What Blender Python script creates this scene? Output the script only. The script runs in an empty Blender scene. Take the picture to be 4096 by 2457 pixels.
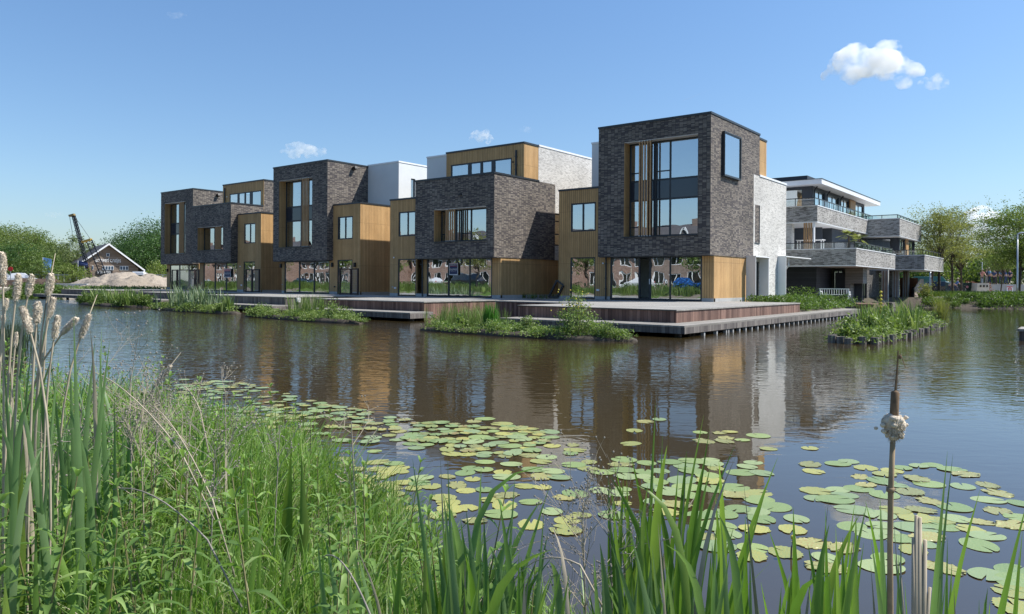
import bpy, math, random
import numpy as np
from math import radians, sin, cos, pi, floor, sqrt
from mathutils import Vector, Matrix
SC = bpy.context.scene
# ---------------------------------------------------------------- camera, light, exposure
H = 1.8                      # eye above the water (z = 0)
F, YAW, ROLL, CY = 2973.3, -0.66187, 0.00658, 1130.6
cd = bpy.data.cameras.new('camera'); cam = bpy.data.objects.new('camera', cd)
SC.collection.objects.link(cam); SC.camera = cam
fw = Vector((sin(YAW), cos(YAW), 0)); rt0 = Vector((cos(YAW), -sin(YAW), 0)); up0 = Vector((0, 0, 1))
rt = cos(ROLL)*rt0 + sin(ROLL)*up0; up = -sin(ROLL)*rt0 + cos(ROLL)*up0
M = Matrix((rt, up, -fw)).transposed().to_4x4(); M.translation = Vector((0, 0, H)); cam.matrix_world = M
cd.sensor_width = 36; cd.lens = F/4096*36; cd.shift_y = -(1228.5-CY)/4096
cd.clip_start = 0.05; cd.clip_end = 9000
SUN = Vector((1.0, 0.87, 1.68)).normalized()
SUN_EL = math.asin(SUN.z); SUN_AZ = math.atan2(SUN.x, SUN.y)
wd = bpy.data.worlds.new('World'); SC.world = wd; wd.use_nodes = True
wn, wl = wd.node_tree.nodes, wd.node_tree.links
sky = wn.new('ShaderNodeTexSky'); sky.sky_type = 'NISHITA'; sky.sun_disc = False
sky.sun_elevation = SUN_EL; sky.sun_rotation = SUN_AZ
sky.air_density = 1.0; sky.dust_density = 0.6; sky.ozone_density = 1.6; sky.altitude = 0
bg = wn['Background']; bg.inputs[1].default_value = 0.125
gm = wn.new('ShaderNodeNewGeometry'); sx = wn.new('ShaderNodeSeparateXYZ'); wl.new(gm.outputs['Incoming'], sx.inputs[0])
ab = wn.new('ShaderNodeMath'); ab.operation = 'ABSOLUTE'; wl.new(sx.outputs[2], ab.inputs[0])
tn = wn.new('ShaderNodeValToRGB'); tn.color_ramp.elements[0].color = (.50, .55, .62, 1); tn.color_ramp.elements[1].position = .45; tn.color_ramp.elements[1].color = (.59, .75, .88, 1)
e_ = tn.color_ramp.elements.new(.12); e_.color = (.56, .65, .73, 1); wl.new(ab.outputs[0], tn.inputs[0])
ml = wn.new('ShaderNodeMixRGB'); ml.blend_type = 'MULTIPLY'; ml.inputs[0].default_value = 1; wl.new(sky.outputs[0], ml.inputs[1]); wl.new(tn.outputs[0], ml.inputs[2]); wl.new(ml.outputs[0], bg.inputs[0])
ld = bpy.data.lights.new('sun', 'SUN'); ld.energy = 4.3; ld.angle = radians(0.5); ld.color = (1, 0.955, 0.88)
lo = bpy.data.objects.new('sun', ld); SC.collection.objects.link(lo)
lo.rotation_euler = SUN.to_track_quat('Z', 'Y').to_euler()
vs = SC.view_settings; vs.view_transform = 'Standard'; vs.look = 'None'; vs.exposure = 0.75; vs.gamma = 1
cy = SC.cycles; cy.max_bounces = 8; cy.diffuse_bounces = 3; cy.glossy_bounces = 4; cy.transmission_bounces = 4
cy.transparent_max_bounces = 12; cy.volume_bounces = 8; cy.caustics_reflective = False; cy.caustics_refractive = False
cy.use_denoising = True; cy.sample_clamp_indirect = 6
cy.use_adaptive_sampling = True; cy.adaptive_threshold = 0.01

# ---------------------------------------------------------------- measuring helpers: photo points to places on known planes
def ray(x, y): x, y = float(x), float(y); return (x-2048)/F*rt - (y-CY)/F*up + fw
def onY(x, y, Y): r = ray(x, y); t = Y/r.y; return (r.x*t, r.z*t+H)         # on a wall facing the water -> X, Z
def onX(x, y, X): r = ray(x, y); t = X/r.x; return (r.y*t, r.z*t+H)         # on a side wall -> Y, Z
def onz(x, y, z=0.0): r = ray(x, y); t = (z-H)/r.z; return (r.x*t, r.y*t)   # on level ground -> X, Y
def ond(x, y, d): d = float(d); r = ray(x, y); return Vector((r.x*d, r.y*d, r.z*d+H))     # at a distance
def fxY(x, Y): return onY(x, 1100, Y)[0]

# ---------------------------------------------------------------- objects
COL = SC.collection
def tag(o, label=None, cat=None, group=None, kind=None):
    if label: o['label'] = label
    if cat: o['category'] = cat
    if group: o['group'] = group
    if kind: o['kind'] = kind
    return o
def empty(name, loc, label, cat, group=None, rz=0):
    o = bpy.data.objects.new(name, None); COL.objects.link(o); o.location = loc; o.rotation_euler.z = rz
    o.empty_display_size = .2
    return tag(o, label, cat, group)
def kids(o): return CH.get(o.name, [])
CH = {}
def setp(o, p):
    o.parent = p; CH.setdefault(p.name, []).append(o)
def copy_tree(o, parent=None):
    c = o.copy(); COL.objects.link(c)
    if parent: setp(c, parent)
    for k in list(kids(o)): copy_tree(k, c)
    return c
def wloc(o):
    v = Vector((0, 0, 0))
    while o is not None: v += Vector(o.location); o = o.parent
    return v
class MB:
    def __init__(s): s.V = []; s.Fc = []; s.mi = []
    def add(s, vs_, fs, m=0):
        b = len(s.V); s.V += [tuple(v) for v in vs_]; s.Fc += [tuple(b+i for i in f) for f in fs]; s.mi += [m]*len(fs); return s
    def box(s, x0, x1, y0, y1, z0, z1, m=0):
        if x0 > x1: x0, x1 = x1, x0
        if y0 > y1: y0, y1 = y1, y0
        if z0 > z1: z0, z1 = z1, z0
        return s.add([(x0,y0,z0),(x1,y0,z0),(x1,y1,z0),(x0,y1,z0),(x0,y0,z1),(x1,y0,z1),(x1,y1,z1),(x0,y1,z1)],
                     [(0,3,2,1),(4,5,6,7),(0,1,5,4),(1,2,6,5),(2,3,7,6),(3,0,4,7)], m)
    def obox(s, c, ax, ay, az, m=0):   # centre + three half-axes
        c, ax, ay, az = map(Vector, (c, ax, ay, az))
        P = [c+i*ax+j*ay+k*az for k in (-1, 1) for j, i in ((-1,-1),(-1,1),(1,1),(1,-1))]
        return s.add(P, [(0,3,2,1),(4,5,6,7),(0,1,5,4),(1,2,6,5),(2,3,7,6),(3,0,4,7)], m)
    def prism(s, poly, z0, z1, m=0):
        n = len(poly)
        V = [(x, y, z0) for x, y in poly]+[(x, y, z1) for x, y in poly]
        return s.add(V, [tuple(range(n-1, -1, -1)), tuple(range(n, 2*n))]+[(i, (i+1) % n, n+(i+1) % n, n+i) for i in range(n)], m)
    def beam(s, a, b, r, m=0):
        a, b = Vector(a), Vector(b); d = (b-a)
        u = d.cross(Vector((0, 0, 1)));  u = u.normalized() if u.length > 1e-5 else Vector((1, 0, 0))
        w = d.cross(u).normalized()
        return s.obox((a+b)/2, d/2, u*r, w*r, m)
    def tube(s, pts, rad, n=6, m=0, cap=True):
        pts = [Vector(p) for p in pts]; rad = rad if hasattr(rad, '__len__') else [rad]*len(pts)
        V = []; Fs = []
        for i, p in enumerate(pts):
            d = (pts[min(i+1, len(pts)-1)]-pts[max(i-1, 0)]).normalized()
            u = d.cross(Vector((0.13, 0.07, 1))); 
            if u.length < 1e-3: u = d.cross(Vector((1, 0, 0)))
            u.normalize(); w = d.cross(u)
            for k in range(n):
                a = 2*pi*k/n; V.append(p+(u*cos(a)+w*sin(a))*rad[i])
        for i in range(len(pts)-1):
            for k in range(n):
                k2 = (k+1) % n; Fs.append((i*n+k, i*n+k2, (i+1)*n+k2, (i+1)*n+k))
        if cap: Fs.append(tuple(range(n-1, -1, -1))); Fs.append(tuple((len(pts)-1)*n+k for k in range(n)))
        return s.add(V, Fs, m)
    def blob(s, c, rx, ry, rz, m=0, n=8, k=5, jit=0, rnd=random):
        V = [(c[0], c[1], c[2]-rz)]; Fs = []
        for j in range(1, k):
            t = pi*j/k
            for i in range(n):
                a = 2*pi*i/n; f = 1+jit*(rnd.random()-.5)
                V.append((c[0]+rx*sin(t)*cos(a)*f, c[1]+ry*sin(t)*sin(a)*f, c[2]-rz*cos(t)*f))
        V.append((c[0], c[1], c[2]+rz)); L = len(V)-1
        for i in range(n):
            i2 = (i+1) % n; Fs.append((0, 1+i2, 1+i)); Fs.append((L, 1+(k-2)*n+i, 1+(k-2)*n+i2))
            for j in range(k-2): Fs.append((1+j*n+i, 1+j*n+i2, 1+(j+1)*n+i2, 1+(j+1)*n+i))
        return s.add(V, Fs, m)
    def build(s, name, mats, parent=None, smooth=False, loc=None):
        o0 = wloc(parent) if parent else Vector(loc or (0, 0, 0))
        me = bpy.data.meshes.new(name)
        me.from_pydata([(v[0]-o0.x, v[1]-o0.y, v[2]-o0.z) for v in s.V], [], s.Fc)
        mats = mats if isinstance(mats, (list, tuple)) else [mats]
        for m_ in mats: me.materials.append(m_)
        if len(mats) > 1: me.polygons.foreach_set('material_index', s.mi)
        if smooth: me.polygons.foreach_set('use_smooth', [True]*len(s.Fc))
        me.update()
        o = bpy.data.objects.new(name, me); COL.objects.link(o)
        if parent: setp(o, parent)
        elif loc: o.location = loc
        return o
def np_mesh(name, V, Q, mats, mi=None, smooth=False, loc=None, parent=None):
    """V (n,3) array, Q (m,4) quads; world coordinates"""
    o0 = wloc(parent) if parent else Vector(loc or (0, 0, 0))
    V = np.asarray(V, dtype=np.float32)-np.array(o0, dtype=np.float32); Q = np.asarray(Q, dtype=np.int32); k = Q.shape[1]
    me = bpy.data.meshes.new(name); me.vertices.add(len(V)); me.vertices.foreach_set('co', V.ravel())
    me.loops.add(Q.size); me.loops.foreach_set('vertex_index', Q.ravel())
    me.polygons.add(len(Q)); me.polygons.foreach_set('loop_start', np.arange(0, Q.size, k, dtype=np.int32))
    mats = mats if isinstance(mats, (list, tuple)) else [mats]
    for m_ in mats: me.materials.append(m_)
    if mi is not None: me.polygons.foreach_set('material_index', np.asarray(mi, dtype=np.int32))
    if smooth: me.polygons.foreach_set('use_smooth', [True]*len(Q))
    me.update(calc_edges=True); me.validate()
    o = bpy.data.objects.new(name, me); COL.objects.link(o)
    if parent: setp(o, parent)
    elif loc: o.location = loc
    return o

# ---------------------------------------------------------------- materials
class NT:
    def __init__(s, name):
        s.m = bpy.data.materials.new(name); s.m.use_nodes = True; s.t = s.m.node_tree
        s.b = s.t.nodes['Principled BSDF']; s.out = s.t.nodes['Material Output']
    def n(s, typ, **kw):
        nd = s.t.nodes.new('ShaderNode'+typ)
        for k, v in kw.items(): setattr(nd, k, v)
        return nd
    def put(s, sock, v):
        if isinstance(v, bpy.types.NodeSocket): s.t.links.new(v, sock)
        elif isinstance(v, bpy.types.Node): s.t.links.new(v.outputs[0], sock)
        elif v is not None: sock.default_value = (*v, 1) if (hasattr(v, '__len__') and len(v) == 3 and sock.type == 'RGBA') else v
    def math(s, op, a, b=None, c=None, clamp=False):
        nd = s.n('Math', operation=op, use_clamp=clamp)
        for i, v in enumerate((a, b, c)):
            if v is not None: s.put(nd.inputs[i], v)
        return nd.outputs[0]
    def mix(s, f, a, b, mode='MIX'):
        nd = s.n('MixRGB', blend_type=mode); s.put(nd.inputs[0], f); s.put(nd.inputs[1], a); s.put(nd.inputs[2], b); return nd.outputs[0]
    def ramp(s, f, stops, const=False):
        nd = s.n('ValToRGB'); r = nd.color_ramp
        if const: r.interpolation = 'CONSTANT'
        while len(r.elements) < len(stops): r.elements.new(0.5)
        for e, (p, c) in zip(r.elements, stops): e.position = p; e.color = (*c, 1) if len(c) == 3 else c
        s.put(nd.inputs[0], f); return nd.outputs[0]
    def noise(s, vec, scale, det=2, rough=.5, dist=0):
        nd = s.n('TexNoise'); s.put(nd.inputs['Vector'], vec); nd.inputs['Scale'].default_value = scale
        nd.inputs['Detail'].default_value = det; nd.inputs['Roughness'].default_value = rough; nd.inputs['Distortion'].default_value = dist
        return nd.outputs[0]
    def comb(s, x, y, z=0.0):
        nd = s.n('CombineXYZ'); s.put(nd.inputs[0], x); s.put(nd.inputs[1], y); s.put(nd.inputs[2], z); return nd.outputs[0]
    def pos(s):
        g = s.n('NewGeometry'); sp = s.n('SeparateXYZ'); s.t.links.new(g.outputs['Position'], sp.inputs[0])
        s.g = g; return g.outputs['Position'], sp.outputs[0], sp.outputs[1], sp.outputs[2]
    def wallu(s):
        p, x, y, z = s.pos(); sn = s.n('SeparateXYZ'); s.t.links.new(s.g.outputs['True Normal'], sn.inputs[0])
        ax = s.math('ABSOLUTE', sn.outputs[0]); m_ = s.math('GREATER_THAN', ax, .7)
        u = s.math('ADD', s.math('MULTIPLY', y, m_), s.math('MULTIPLY', x, s.math('SUBTRACT', 1.0, m_)))
        return p, u, z
    def bump(s, h, st=.3, dist=.02):
        nd = s.n('Bump'); nd.inputs['Strength'].default_value = st; nd.inputs['Distance'].default_value = dist
        s.put(nd.inputs['Height'], h); s.t.links.new(nd.outputs[0], s.b.inputs['Normal']); return nd
    def fin(s, col=None, rough=.7, metal=0, spec=.4):
        s.put(s.b.inputs['Base Color'], col); s.put(s.b.inputs['Roughness'], rough); s.b.inputs['Metallic'].default_value = metal
        s.b.inputs['Specular IOR Level'].default_value = spec; return s.m
def plain(name, col, rough=.6, metal=0, var=.12, scale=3.0, spec=.4, bump=0.0):
    t = NT(name); p = t.pos()[0]; n = t.noise(p, scale, 4)
    c = t.mix(1.0, col, t.ramp(n, [(.25, (1-var,)*3), (.75, (1+var*.6,)*3)]), 'MULTIPLY')
    if bump: t.bump(t.noise(p, scale*8, 3), bump, .01)
    return t.fin(c, rough, metal, spec)
def brick(name, cols, mortar, bw=.215, bh=.0634, off=0.0, big=.12, mw=.07, mh=.2, rough=.75, bumps=.5):
    t = NT(name); p, u, v = t.wallu()
    vv = t.math('DIVIDE', v, bh); row = t.math('FLOOR', vv)
    uu = t.math('ADD', t.math('DIVIDE', u, bw), t.math('MULTIPLY', t.math('MODULO', row, 2.0), off)); col = t.math('FLOOR', uu)
    wnz = t.n('TexWhiteNoise'); wnz.noise_dimensions = '2D'; t.put(wnz.inputs['Vector'], t.comb(col, row))
    c = t.ramp(wnz.outputs[0], cols, True)
    mk = t.math('MAXIMUM', t.math('LESS_THAN', t.math('FRACT', uu), mw), t.math('LESS_THAN', t.math('FRACT', vv), mh))
    c = t.mix(mk, c, mortar)
    lo_ = t.noise(p, .55, 3); g = t.ramp(lo_, [(.3, (1-big,)*3), (.7, (1+big*.7,)*3)])
    c = t.mix(1.0, c, g, 'MULTIPLY')
    fine = t.noise(t.comb(t.math('MULTIPLY', u, 9.0), t.math('MULTIPLY', v, 40.0)), 1.0, 3)
    c = t.mix(1.0, c, t.ramp(fine, [(.3, (.82,)*3), (.7, (1.16,)*3)]), 'MULTIPLY')
    t.bump(t.math('SUBTRACT', t.math('MULTIPLY', fine, .4), mk), bumps, .012)
    return t.fin(c, rough)
def boards(name, c1, c2, w=.14, groove=(.05, .035, .02), gw=.09, horiz=False, top=None, rough=.7, joint=0, contrast=.25, streak=0.25):
    t = NT(name)
    if top: p, x, y, z = t.pos(); u, v = (x, y) if top == 'x' else (y, x)
    else:
        p, u, v = t.wallu()
        if horiz: u, v = v, u
    uu = t.math('DIVIDE', u, w); col = t.math('FLOOR', uu)
    wnz = t.n('TexWhiteNoise'); wnz.noise_dimensions = '1D'; t.put(wnz.inputs['W'], col)
    c = t.mix(wnz.outputs[0], c1, c2)
    gr = t.noise(t.comb(t.math('MULTIPLY', u, 45.0), t.math('MULTIPLY', v, 2.2), t.math('MULTIPLY', col, 3.7)), 1.0, 4, .6)
    c = t.mix(1.0, c, t.ramp(gr, [(.25, (1-streak,)*3), (.75, (1+streak*.7,)*3)]), 'MULTIPLY')
    big = t.noise(p, .8, 3); c = t.mix(1.0, c, t.ramp(big, [(.3, (1-contrast*.6,)*3), (.7, (1+contrast*.4,)*3)]), 'MULTIPLY')
    mk = t.math('LESS_THAN', t.math('FRACT', uu), gw)
    if joint:
        j = t.math('LESS_THAN', t.math('FRACT', t.math('DIVIDE', t.math('ADD', v, .13), joint)), .012/joint)
        mk = t.math('MAXIMUM', mk, t.math('MULTIPLY', j, .8))
    c = t.mix(mk, c, groove); t.bump(t.math('SUBTRACT', t.math('MULTIPLY', gr, .25), mk), .5, .012)
    return t.fin(c, rough)
def leafm(name, c1, c2, trans=.35, rough=.5, c3=None, spec=.35):
    t = NT(name); g = t.n('NewGeometry'); r = g.outputs['Random Per Island']
    st = [(0.0, c1), (.55, c2)]+([(1.0, c3)] if c3 else [])
    c = t.ramp(r, st); n = t.noise(g.outputs['Position'], 1.6, 4, .7)
    c = t.mix(1.0, c, t.ramp(n, [(.3, (.72,)*3), (.7, (1.22,)*3)]), 'MULTIPLY')
    t.fin(c, rough, 0, spec)
    tr = t.n('BsdfTranslucent'); t.put(tr.inputs[0], t.mix(1.0, c, (1.25, 1.35, .7), 'MULTIPLY'))
    mx = t.n('MixShader'); mx.inputs[0].default_value = trans
    t.t.links.new(t.b.outputs[0], mx.inputs[1]); t.t.links.new(tr.outputs[0], mx.inputs[2]); t.t.links.new(mx.outputs[0], t.out.inputs[0])
    return t.m
def glassm(name, refl=.5, tint=(.72, .8, .8), wob=.0, gcol=(.92, .97, 1)):
    t = NT(name); p = t.pos()[0]
    gl = t.n('BsdfGlossy'); gl.inputs['Roughness'].default_value = 0.0; t.put(gl.inputs['Color'], gcol)
    tr = t.n('BsdfTransparent'); t.put(tr.inputs[0], tint); mx = t.n('MixShader')
    fr = t.n('Fresnel'); fr.inputs[0].default_value = 1.5
    f = t.math('ADD', t.math('MULTIPLY', fr.outputs[0], 1-refl), refl, clamp=True); t.put(mx.inputs[0], f)
    if wob:
        nd = t.n('Bump'); nd.inputs['Strength'].default_value = wob; nd.inputs['Distance'].default_value = .02
        t.put(nd.inputs['Height'], t.noise(p, 1.1, 1)); t.t.links.new(nd.outputs[0], gl.inputs['Normal'])
    t.t.links.new(tr.outputs[0], mx.inputs[1]); t.t.links.new(gl.outputs[0], mx.inputs[2]); t.t.links.new(mx.outputs[0], t.out.inputs[0])
    t.t.nodes.remove(t.b); return t.m
M_DARK = brick('dark_brick', [(0, (.085, .073, .072)), (.3, (.135, .117, .104)), (.5, (.195, .168, .142)), (.78, (.25, .218, .182))], (.030, .025, .025), mw=.07, mh=.2, big=.25)
M_WHITE = brick('white_brick', [(0, (.50, .48, .45)), (.15, (.62, .60, .56)), (.55, (.70, .68, .64)), (.94, (.46, .44, .41))], (.40, .385, .36), bw=.21, off=.5, mh=.2, big=.15)
M_GREYB = brick('pale_brick', [(0, (.26, .245, .225)), (.2, (.40, .385, .36)), (.55, (.50, .48, .45)), (.9, (.17, .16, .15))], (.22, .21, .19), bw=.24, off=.37, bh=.058, big=.2)
M_TAN = boards('tan_cladding', (.47, .28, .115), (.57, .355, .155), w=.14, groove=(.12, .07, .03), gw=.14, joint=3.05)
M_STUC = plain('grey_stucco', (.66, .68, .68), .85, var=.05, scale=1.2)
M_ANTH = plain('anthracite_metal', (.030, .036, .042), .4, 0, var=.1)
M_CAPW = plain('white_metal', (.78, .79, .80), .4, 0, var=.05)
M_CONC = plain('concrete', (.40, .40, .39), .85, var=.2, scale=2.5, bump=.2)
M_DECKW = boards('deck_wall_boards', (.10, .050, .038), (.26, .155, .118), w=.15, groove=(.012, .01, .01), gw=.07, rough=.75, contrast=.3, streak=.35)
M_DECKG = boards('deck_wall_grey_boards', (.085, .072, .068), (.22, .195, .175), w=.145, groove=(.012, .01, .01), gw=.07, rough=.75, contrast=.3, streak=.35)
M_DECKT = boards('deck_top_boards', (.25, .24, .22), (.37, .355, .325), w=.145, groove=(.10, .09, .08), gw=.05, top='y', rough=.8, streak=.2)
M_LEDGE = boards('ledge_boards', (.20, .185, .165), (.32, .30, .265), w=.145, groove=(.08, .07, .06), gw=.06, top='x', rough=.8)
M_LOUV = plain('louvre_wood', (.44, .26, .12), .6, var=.2, scale=6)
M_GLASS = glassm('window_glass', .50, (.62, .70, .70), .10)
M_GLASSG = glassm('shop_glass', .60, (.72, .80, .78), .16)
M_CLEAR = glassm('balustrade_glass', .12, (.80, .88, .88))
M_INT = plain('interior_plaster', (.62, .62, .58), .9)
M_FLOOR = plain('interior_floor', (.22, .2, .17), .5)
M_CURT = boards('curtain_cloth', (.40, .47, .46), (.52, .58, .57), w=.09, groove=(.3, .36, .35), gw=.2, rough=.9)
M_ROOFG = plain('roof_gravel', (.22, .22, .21), .9, var=.3, scale=20)
M_BLACK = plain('black_metal', (.016, .015, .016), .45)
M_WOODD = boards('dark_post_wood', (.06, .045, .038), (.13, .10, .085), w=.1, groove=(.02, .015, .012), gw=.04)
M_STEEL = plain('galvanised_steel', (.42, .44, .46), .35, .8)
# ---------------------------------------------------------------- water and ground
def inside_dist(P, poly):
    """signed distance, positive inside"""
    x, y = P[:, 0], P[:, 1]; ins = np.zeros(len(P), bool); d = np.full(len(P), 1e9)
    for i in range(len(poly)):
        (ax, ay), (bx, by) = poly[i], poly[(i+1) % len(poly)]
        c = ((ay > y) != (by > y)) & (x < (bx-ax)*(y-ay)/((by-ay) if by != ay else 1e-9)+ax); ins ^= c
        L2 = (bx-ax)**2+(by-ay)**2; t = np.clip(((x-ax)*(bx-ax)+(y-ay)*(by-ay))/L2, 0, 1)
        d = np.minimum(d, np.hypot(x-ax-t*(bx-ax), y-ay-t*(by-ay)))
    return np.where(ins, d, -d)
_nr = np.random.RandomState(3)
def vnoise(x, y, s, seed=0):
    x = x/s; y = y/s; xi = np.floor(x).astype(int); yi = np.floor(y).astype(int); fx = x-xi; fy = y-yi; fx = fx*fx*(3-2*fx); fy = fy*fy*(3-2*fy)
    def h(a, b): 
        n = (a*374761393+b*668265263+seed*1442695041) & 0x7fffffff; n = (n ^ (n >> 13))*1274126177 & 0x7fffffff; return ((n ^ (n >> 16)) & 0xffff)/65535.0
    return (h(xi, yi)*(1-fx)+h(xi+1, yi)*fx)*(1-fy)+(h(xi, yi+1)*(1-fx)+h(xi+1, yi+1)*fx)*fy
B_ = 4000
NEAR = [(-10.6, 2.1), (-9.8, 3.7), (-7.8, 4.3), (-6.0, 4.0), (-5.0, 3.9), (-4.2, 3.75), (-3.3, 3.15), (-2.3, 2.6), (-1.0, 2.3), (2, 2.3), (12, 2.0), (60, 4), (B_, 4), (B_, -B_), (-B_, -B_), (-B_, -12), (-160, -9), (-60, -4), (-14, -1.5)]
FARP = [(-B_, 20), (-150, 22), (-95, 26), (-84, 27.5), (-80, 31.5), (-68, 38), (-60, 38), (-40, 37), (-26, 37), (-18, 37), (-12.6, 38.7), (-11.6, 39.5), (-11.6, 49.5), (-14, 52), (-14.6, 58), (-13, 66), (-11.5, 67.5), (-9.3, 68.4), (-4.2, 69.8), (8, 72), (60, 84), (B_, 600), (B_, B_), (-B_, B_)]
def land_h(x, y):
    x = np.atleast_1d(np.asarray(x, float)); y = np.atleast_1d(np.asarray(y, float)); P = np.stack([x, y], 1)
    dn = inside_dist(P, NEAR); df = inside_dist(P, FARP)
    hn = np.clip(.02+dn*.22, -.9, .34)+np.clip((-y-3)*.06, 0, .7)*(dn > 0)+np.clip(dn, 0, 1)*(vnoise(x, y, .7)-.5)*.10
    ft = np.where((x > -11.0) & (y > 60), .80, .78); fs = np.where((x > -11) & (y > 60), .36, .8)
    hf = np.clip(.0+df*fs, -.9, ft)+np.clip(df, 0, 1)*(vnoise(x, y, 2.3, 5)-.5)*.06*(x > -12)
    return np.maximum(hn, hf)
def axis_(c, near, far, n1, n2):
    a = np.linspace(-near, near, n1); e = near*(far/near)**(np.linspace(0, 1, n2)[1:]); return c+np.concatenate([-e[::-1], a, e])
gx = np.unique(np.concatenate([np.arange(-100, 10, 1.3), np.arange(-12, 5, .22), axis_(-40, 60, 4000, 3, 26)])); gy = np.unique(np.concatenate([np.arange(-30, 90, 1.3), np.arange(-1.5, 5, .22), axis_(20, 70, 4000, 3, 26)]))
GX, GY = np.meshgrid(gx, gy); hh = land_h(GX.ravel(), GY.ravel())
idx = np.arange(GX.size).reshape(GX.shape); Q = np.stack([idx[:-1, :-1], idx[:-1, 1:], idx[1:, 1:], idx[1:, :-1]], -1).reshape(-1, 4)
t = NT('ground_soil'); p, x, y, z = t.pos()
n1 = t.noise(p, .35, 4); n2 = t.noise(p, 7, 4)
soil = t.mix(n2, (.10, .085, .065), (.22, .19, .155)); gr = t.mix(n2, (.045, .085, .018), (.10, .15, .035))
c = t.mix(t.ramp(n1, [(.46, (0, 0, 0)), (.56, (1, 1, 1))]), soil, gr)
sand = t.mix(n2, (.40, .35, .29), (.52, .46, .38)); sm = t.math('MULTIPLY', t.math('LESS_THAN', x, -76.0), t.math('GREATER_THAN', x, -128.0))
sm = t.math('MULTIPLY', sm, t.math('MULTIPLY', t.math('GREATER_THAN', t.math('ADD', y, t.math('MULTIPLY', n1, 8)), 35.0), t.math('LESS_THAN', y, 75.0)))
c = t.mix(sm, c, sand); c = t.mix(t.math('MULTIPLY', t.math('GREATER_THAN', x, -16.0), t.math('GREATER_THAN', y, 60.0)), c, t.mix(n2, (.055, .047, .038), (.13, .11, .09))); t.bump(n2, .5, .05); M_SOIL = t.fin(c, .95, spec=.1)
np_mesh('ground', np.stack([GX.ravel(), GY.ravel(), hh], 1), Q, M_SOIL, smooth=True)['kind'] = 'structure'
# water
t = NT('pond_water'); p, x, y, z = t.pos()
g = t.n('NewGeometry'); cdn = t.n('VectorMath', operation='LENGTH'); t.put(cdn.inputs[0], t.comb(x, y)); dist = cdn.outputs['Value']
calm = t.ramp(t.noise(t.comb(x, y), .05, 2), [(.35, (.25,)*3), (.65, (1.0,)*3)])
w1 = t.noise(t.comb(t.math('ADD', t.math('MULTIPLY', x, .79), t.math('MULTIPLY', y, .61)), t.math('MULTIPLY', t.math('SUBTRACT', t.math('MULTIPLY', y, .79), t.math('MULTIPLY', x, .61)), 1.9)), 3.0, 2, .5, .5)
w0 = t.noise(t.comb(x, y), .9, 1, .5, .3)
w2 = t.noise(t.comb(x, t.math('MULTIPLY', y, 1.2)), 6.0, 2, .5, .3)
amp = t.n('MapRange'); t.put(amp.inputs[0], dist); amp.inputs[1].default_value = 6; amp.inputs[2].default_value = 24; amp.inputs[3].default_value = .10; amp.inputs[4].default_value = 1.0
far = t.n('MapRange'); t.put(far.inputs[0], dist); far.inputs[1].default_value = 20; far.inputs[2].default_value = 60; far.inputs[3].default_value = 1.0; far.inputs[4].default_value = .8
lf = t.n('MapRange'); t.put(lf.inputs[0], x); lf.inputs[1].default_value = -60; lf.inputs[2].default_value = -22; lf.inputs[3].default_value = 4.0; lf.inputs[4].default_value = 1.0
calm = t.math('MULTIPLY', calm, lf.outputs[0])
hgt = t.math('MULTIPLY', t.math('ADD', w1, t.math('ADD', t.math('MULTIPLY', w2, .12), t.math('MULTIPLY', w0, .9))), t.math('MULTIPLY', t.math('MULTIPLY', amp.outputs[0], far.outputs[0]), calm))
bp = t.n('Bump'); bp.inputs['Strength'].default_value = 1.0; bp.inputs['Distance'].default_value = .019; t.put(bp.inputs['Height'], hgt)
gl = t.n('BsdfGlossy'); gl.inputs['Roughness'].default_value = .02; gl.inputs['Color'].default_value = (.92, .95, .98, 1); t.t.links.new(bp.outputs[0], gl.inputs['Normal'])
df_ = t.n('BsdfDiffuse'); t.put(df_.inputs[0], (.050, .036, .015)); fr = t.n('Fresnel'); fr.inputs[0].default_value = 1.75; t.t.links.new(bp.outputs[0], fr.inputs['Normal'])
mx = t.n('MixShader'); t.put(mx.inputs[0], t.math('ADD', t.math('MULTIPLY', fr.outputs[0], .98), .03)); t.t.links.new(df_.outputs[0], mx.inputs[1]); t.t.links.new(gl.outputs[0], mx.inputs[2]); t.t.links.new(mx.outputs[0], t.out.inputs[0])
o = MB().add([(-600, -300, 0), (600, -300, 0), (600, 200, 0), (-600, 200, 0)], [(0, 1, 2, 3)]).build('water', t.m); o['kind'] = 'structure'
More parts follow.
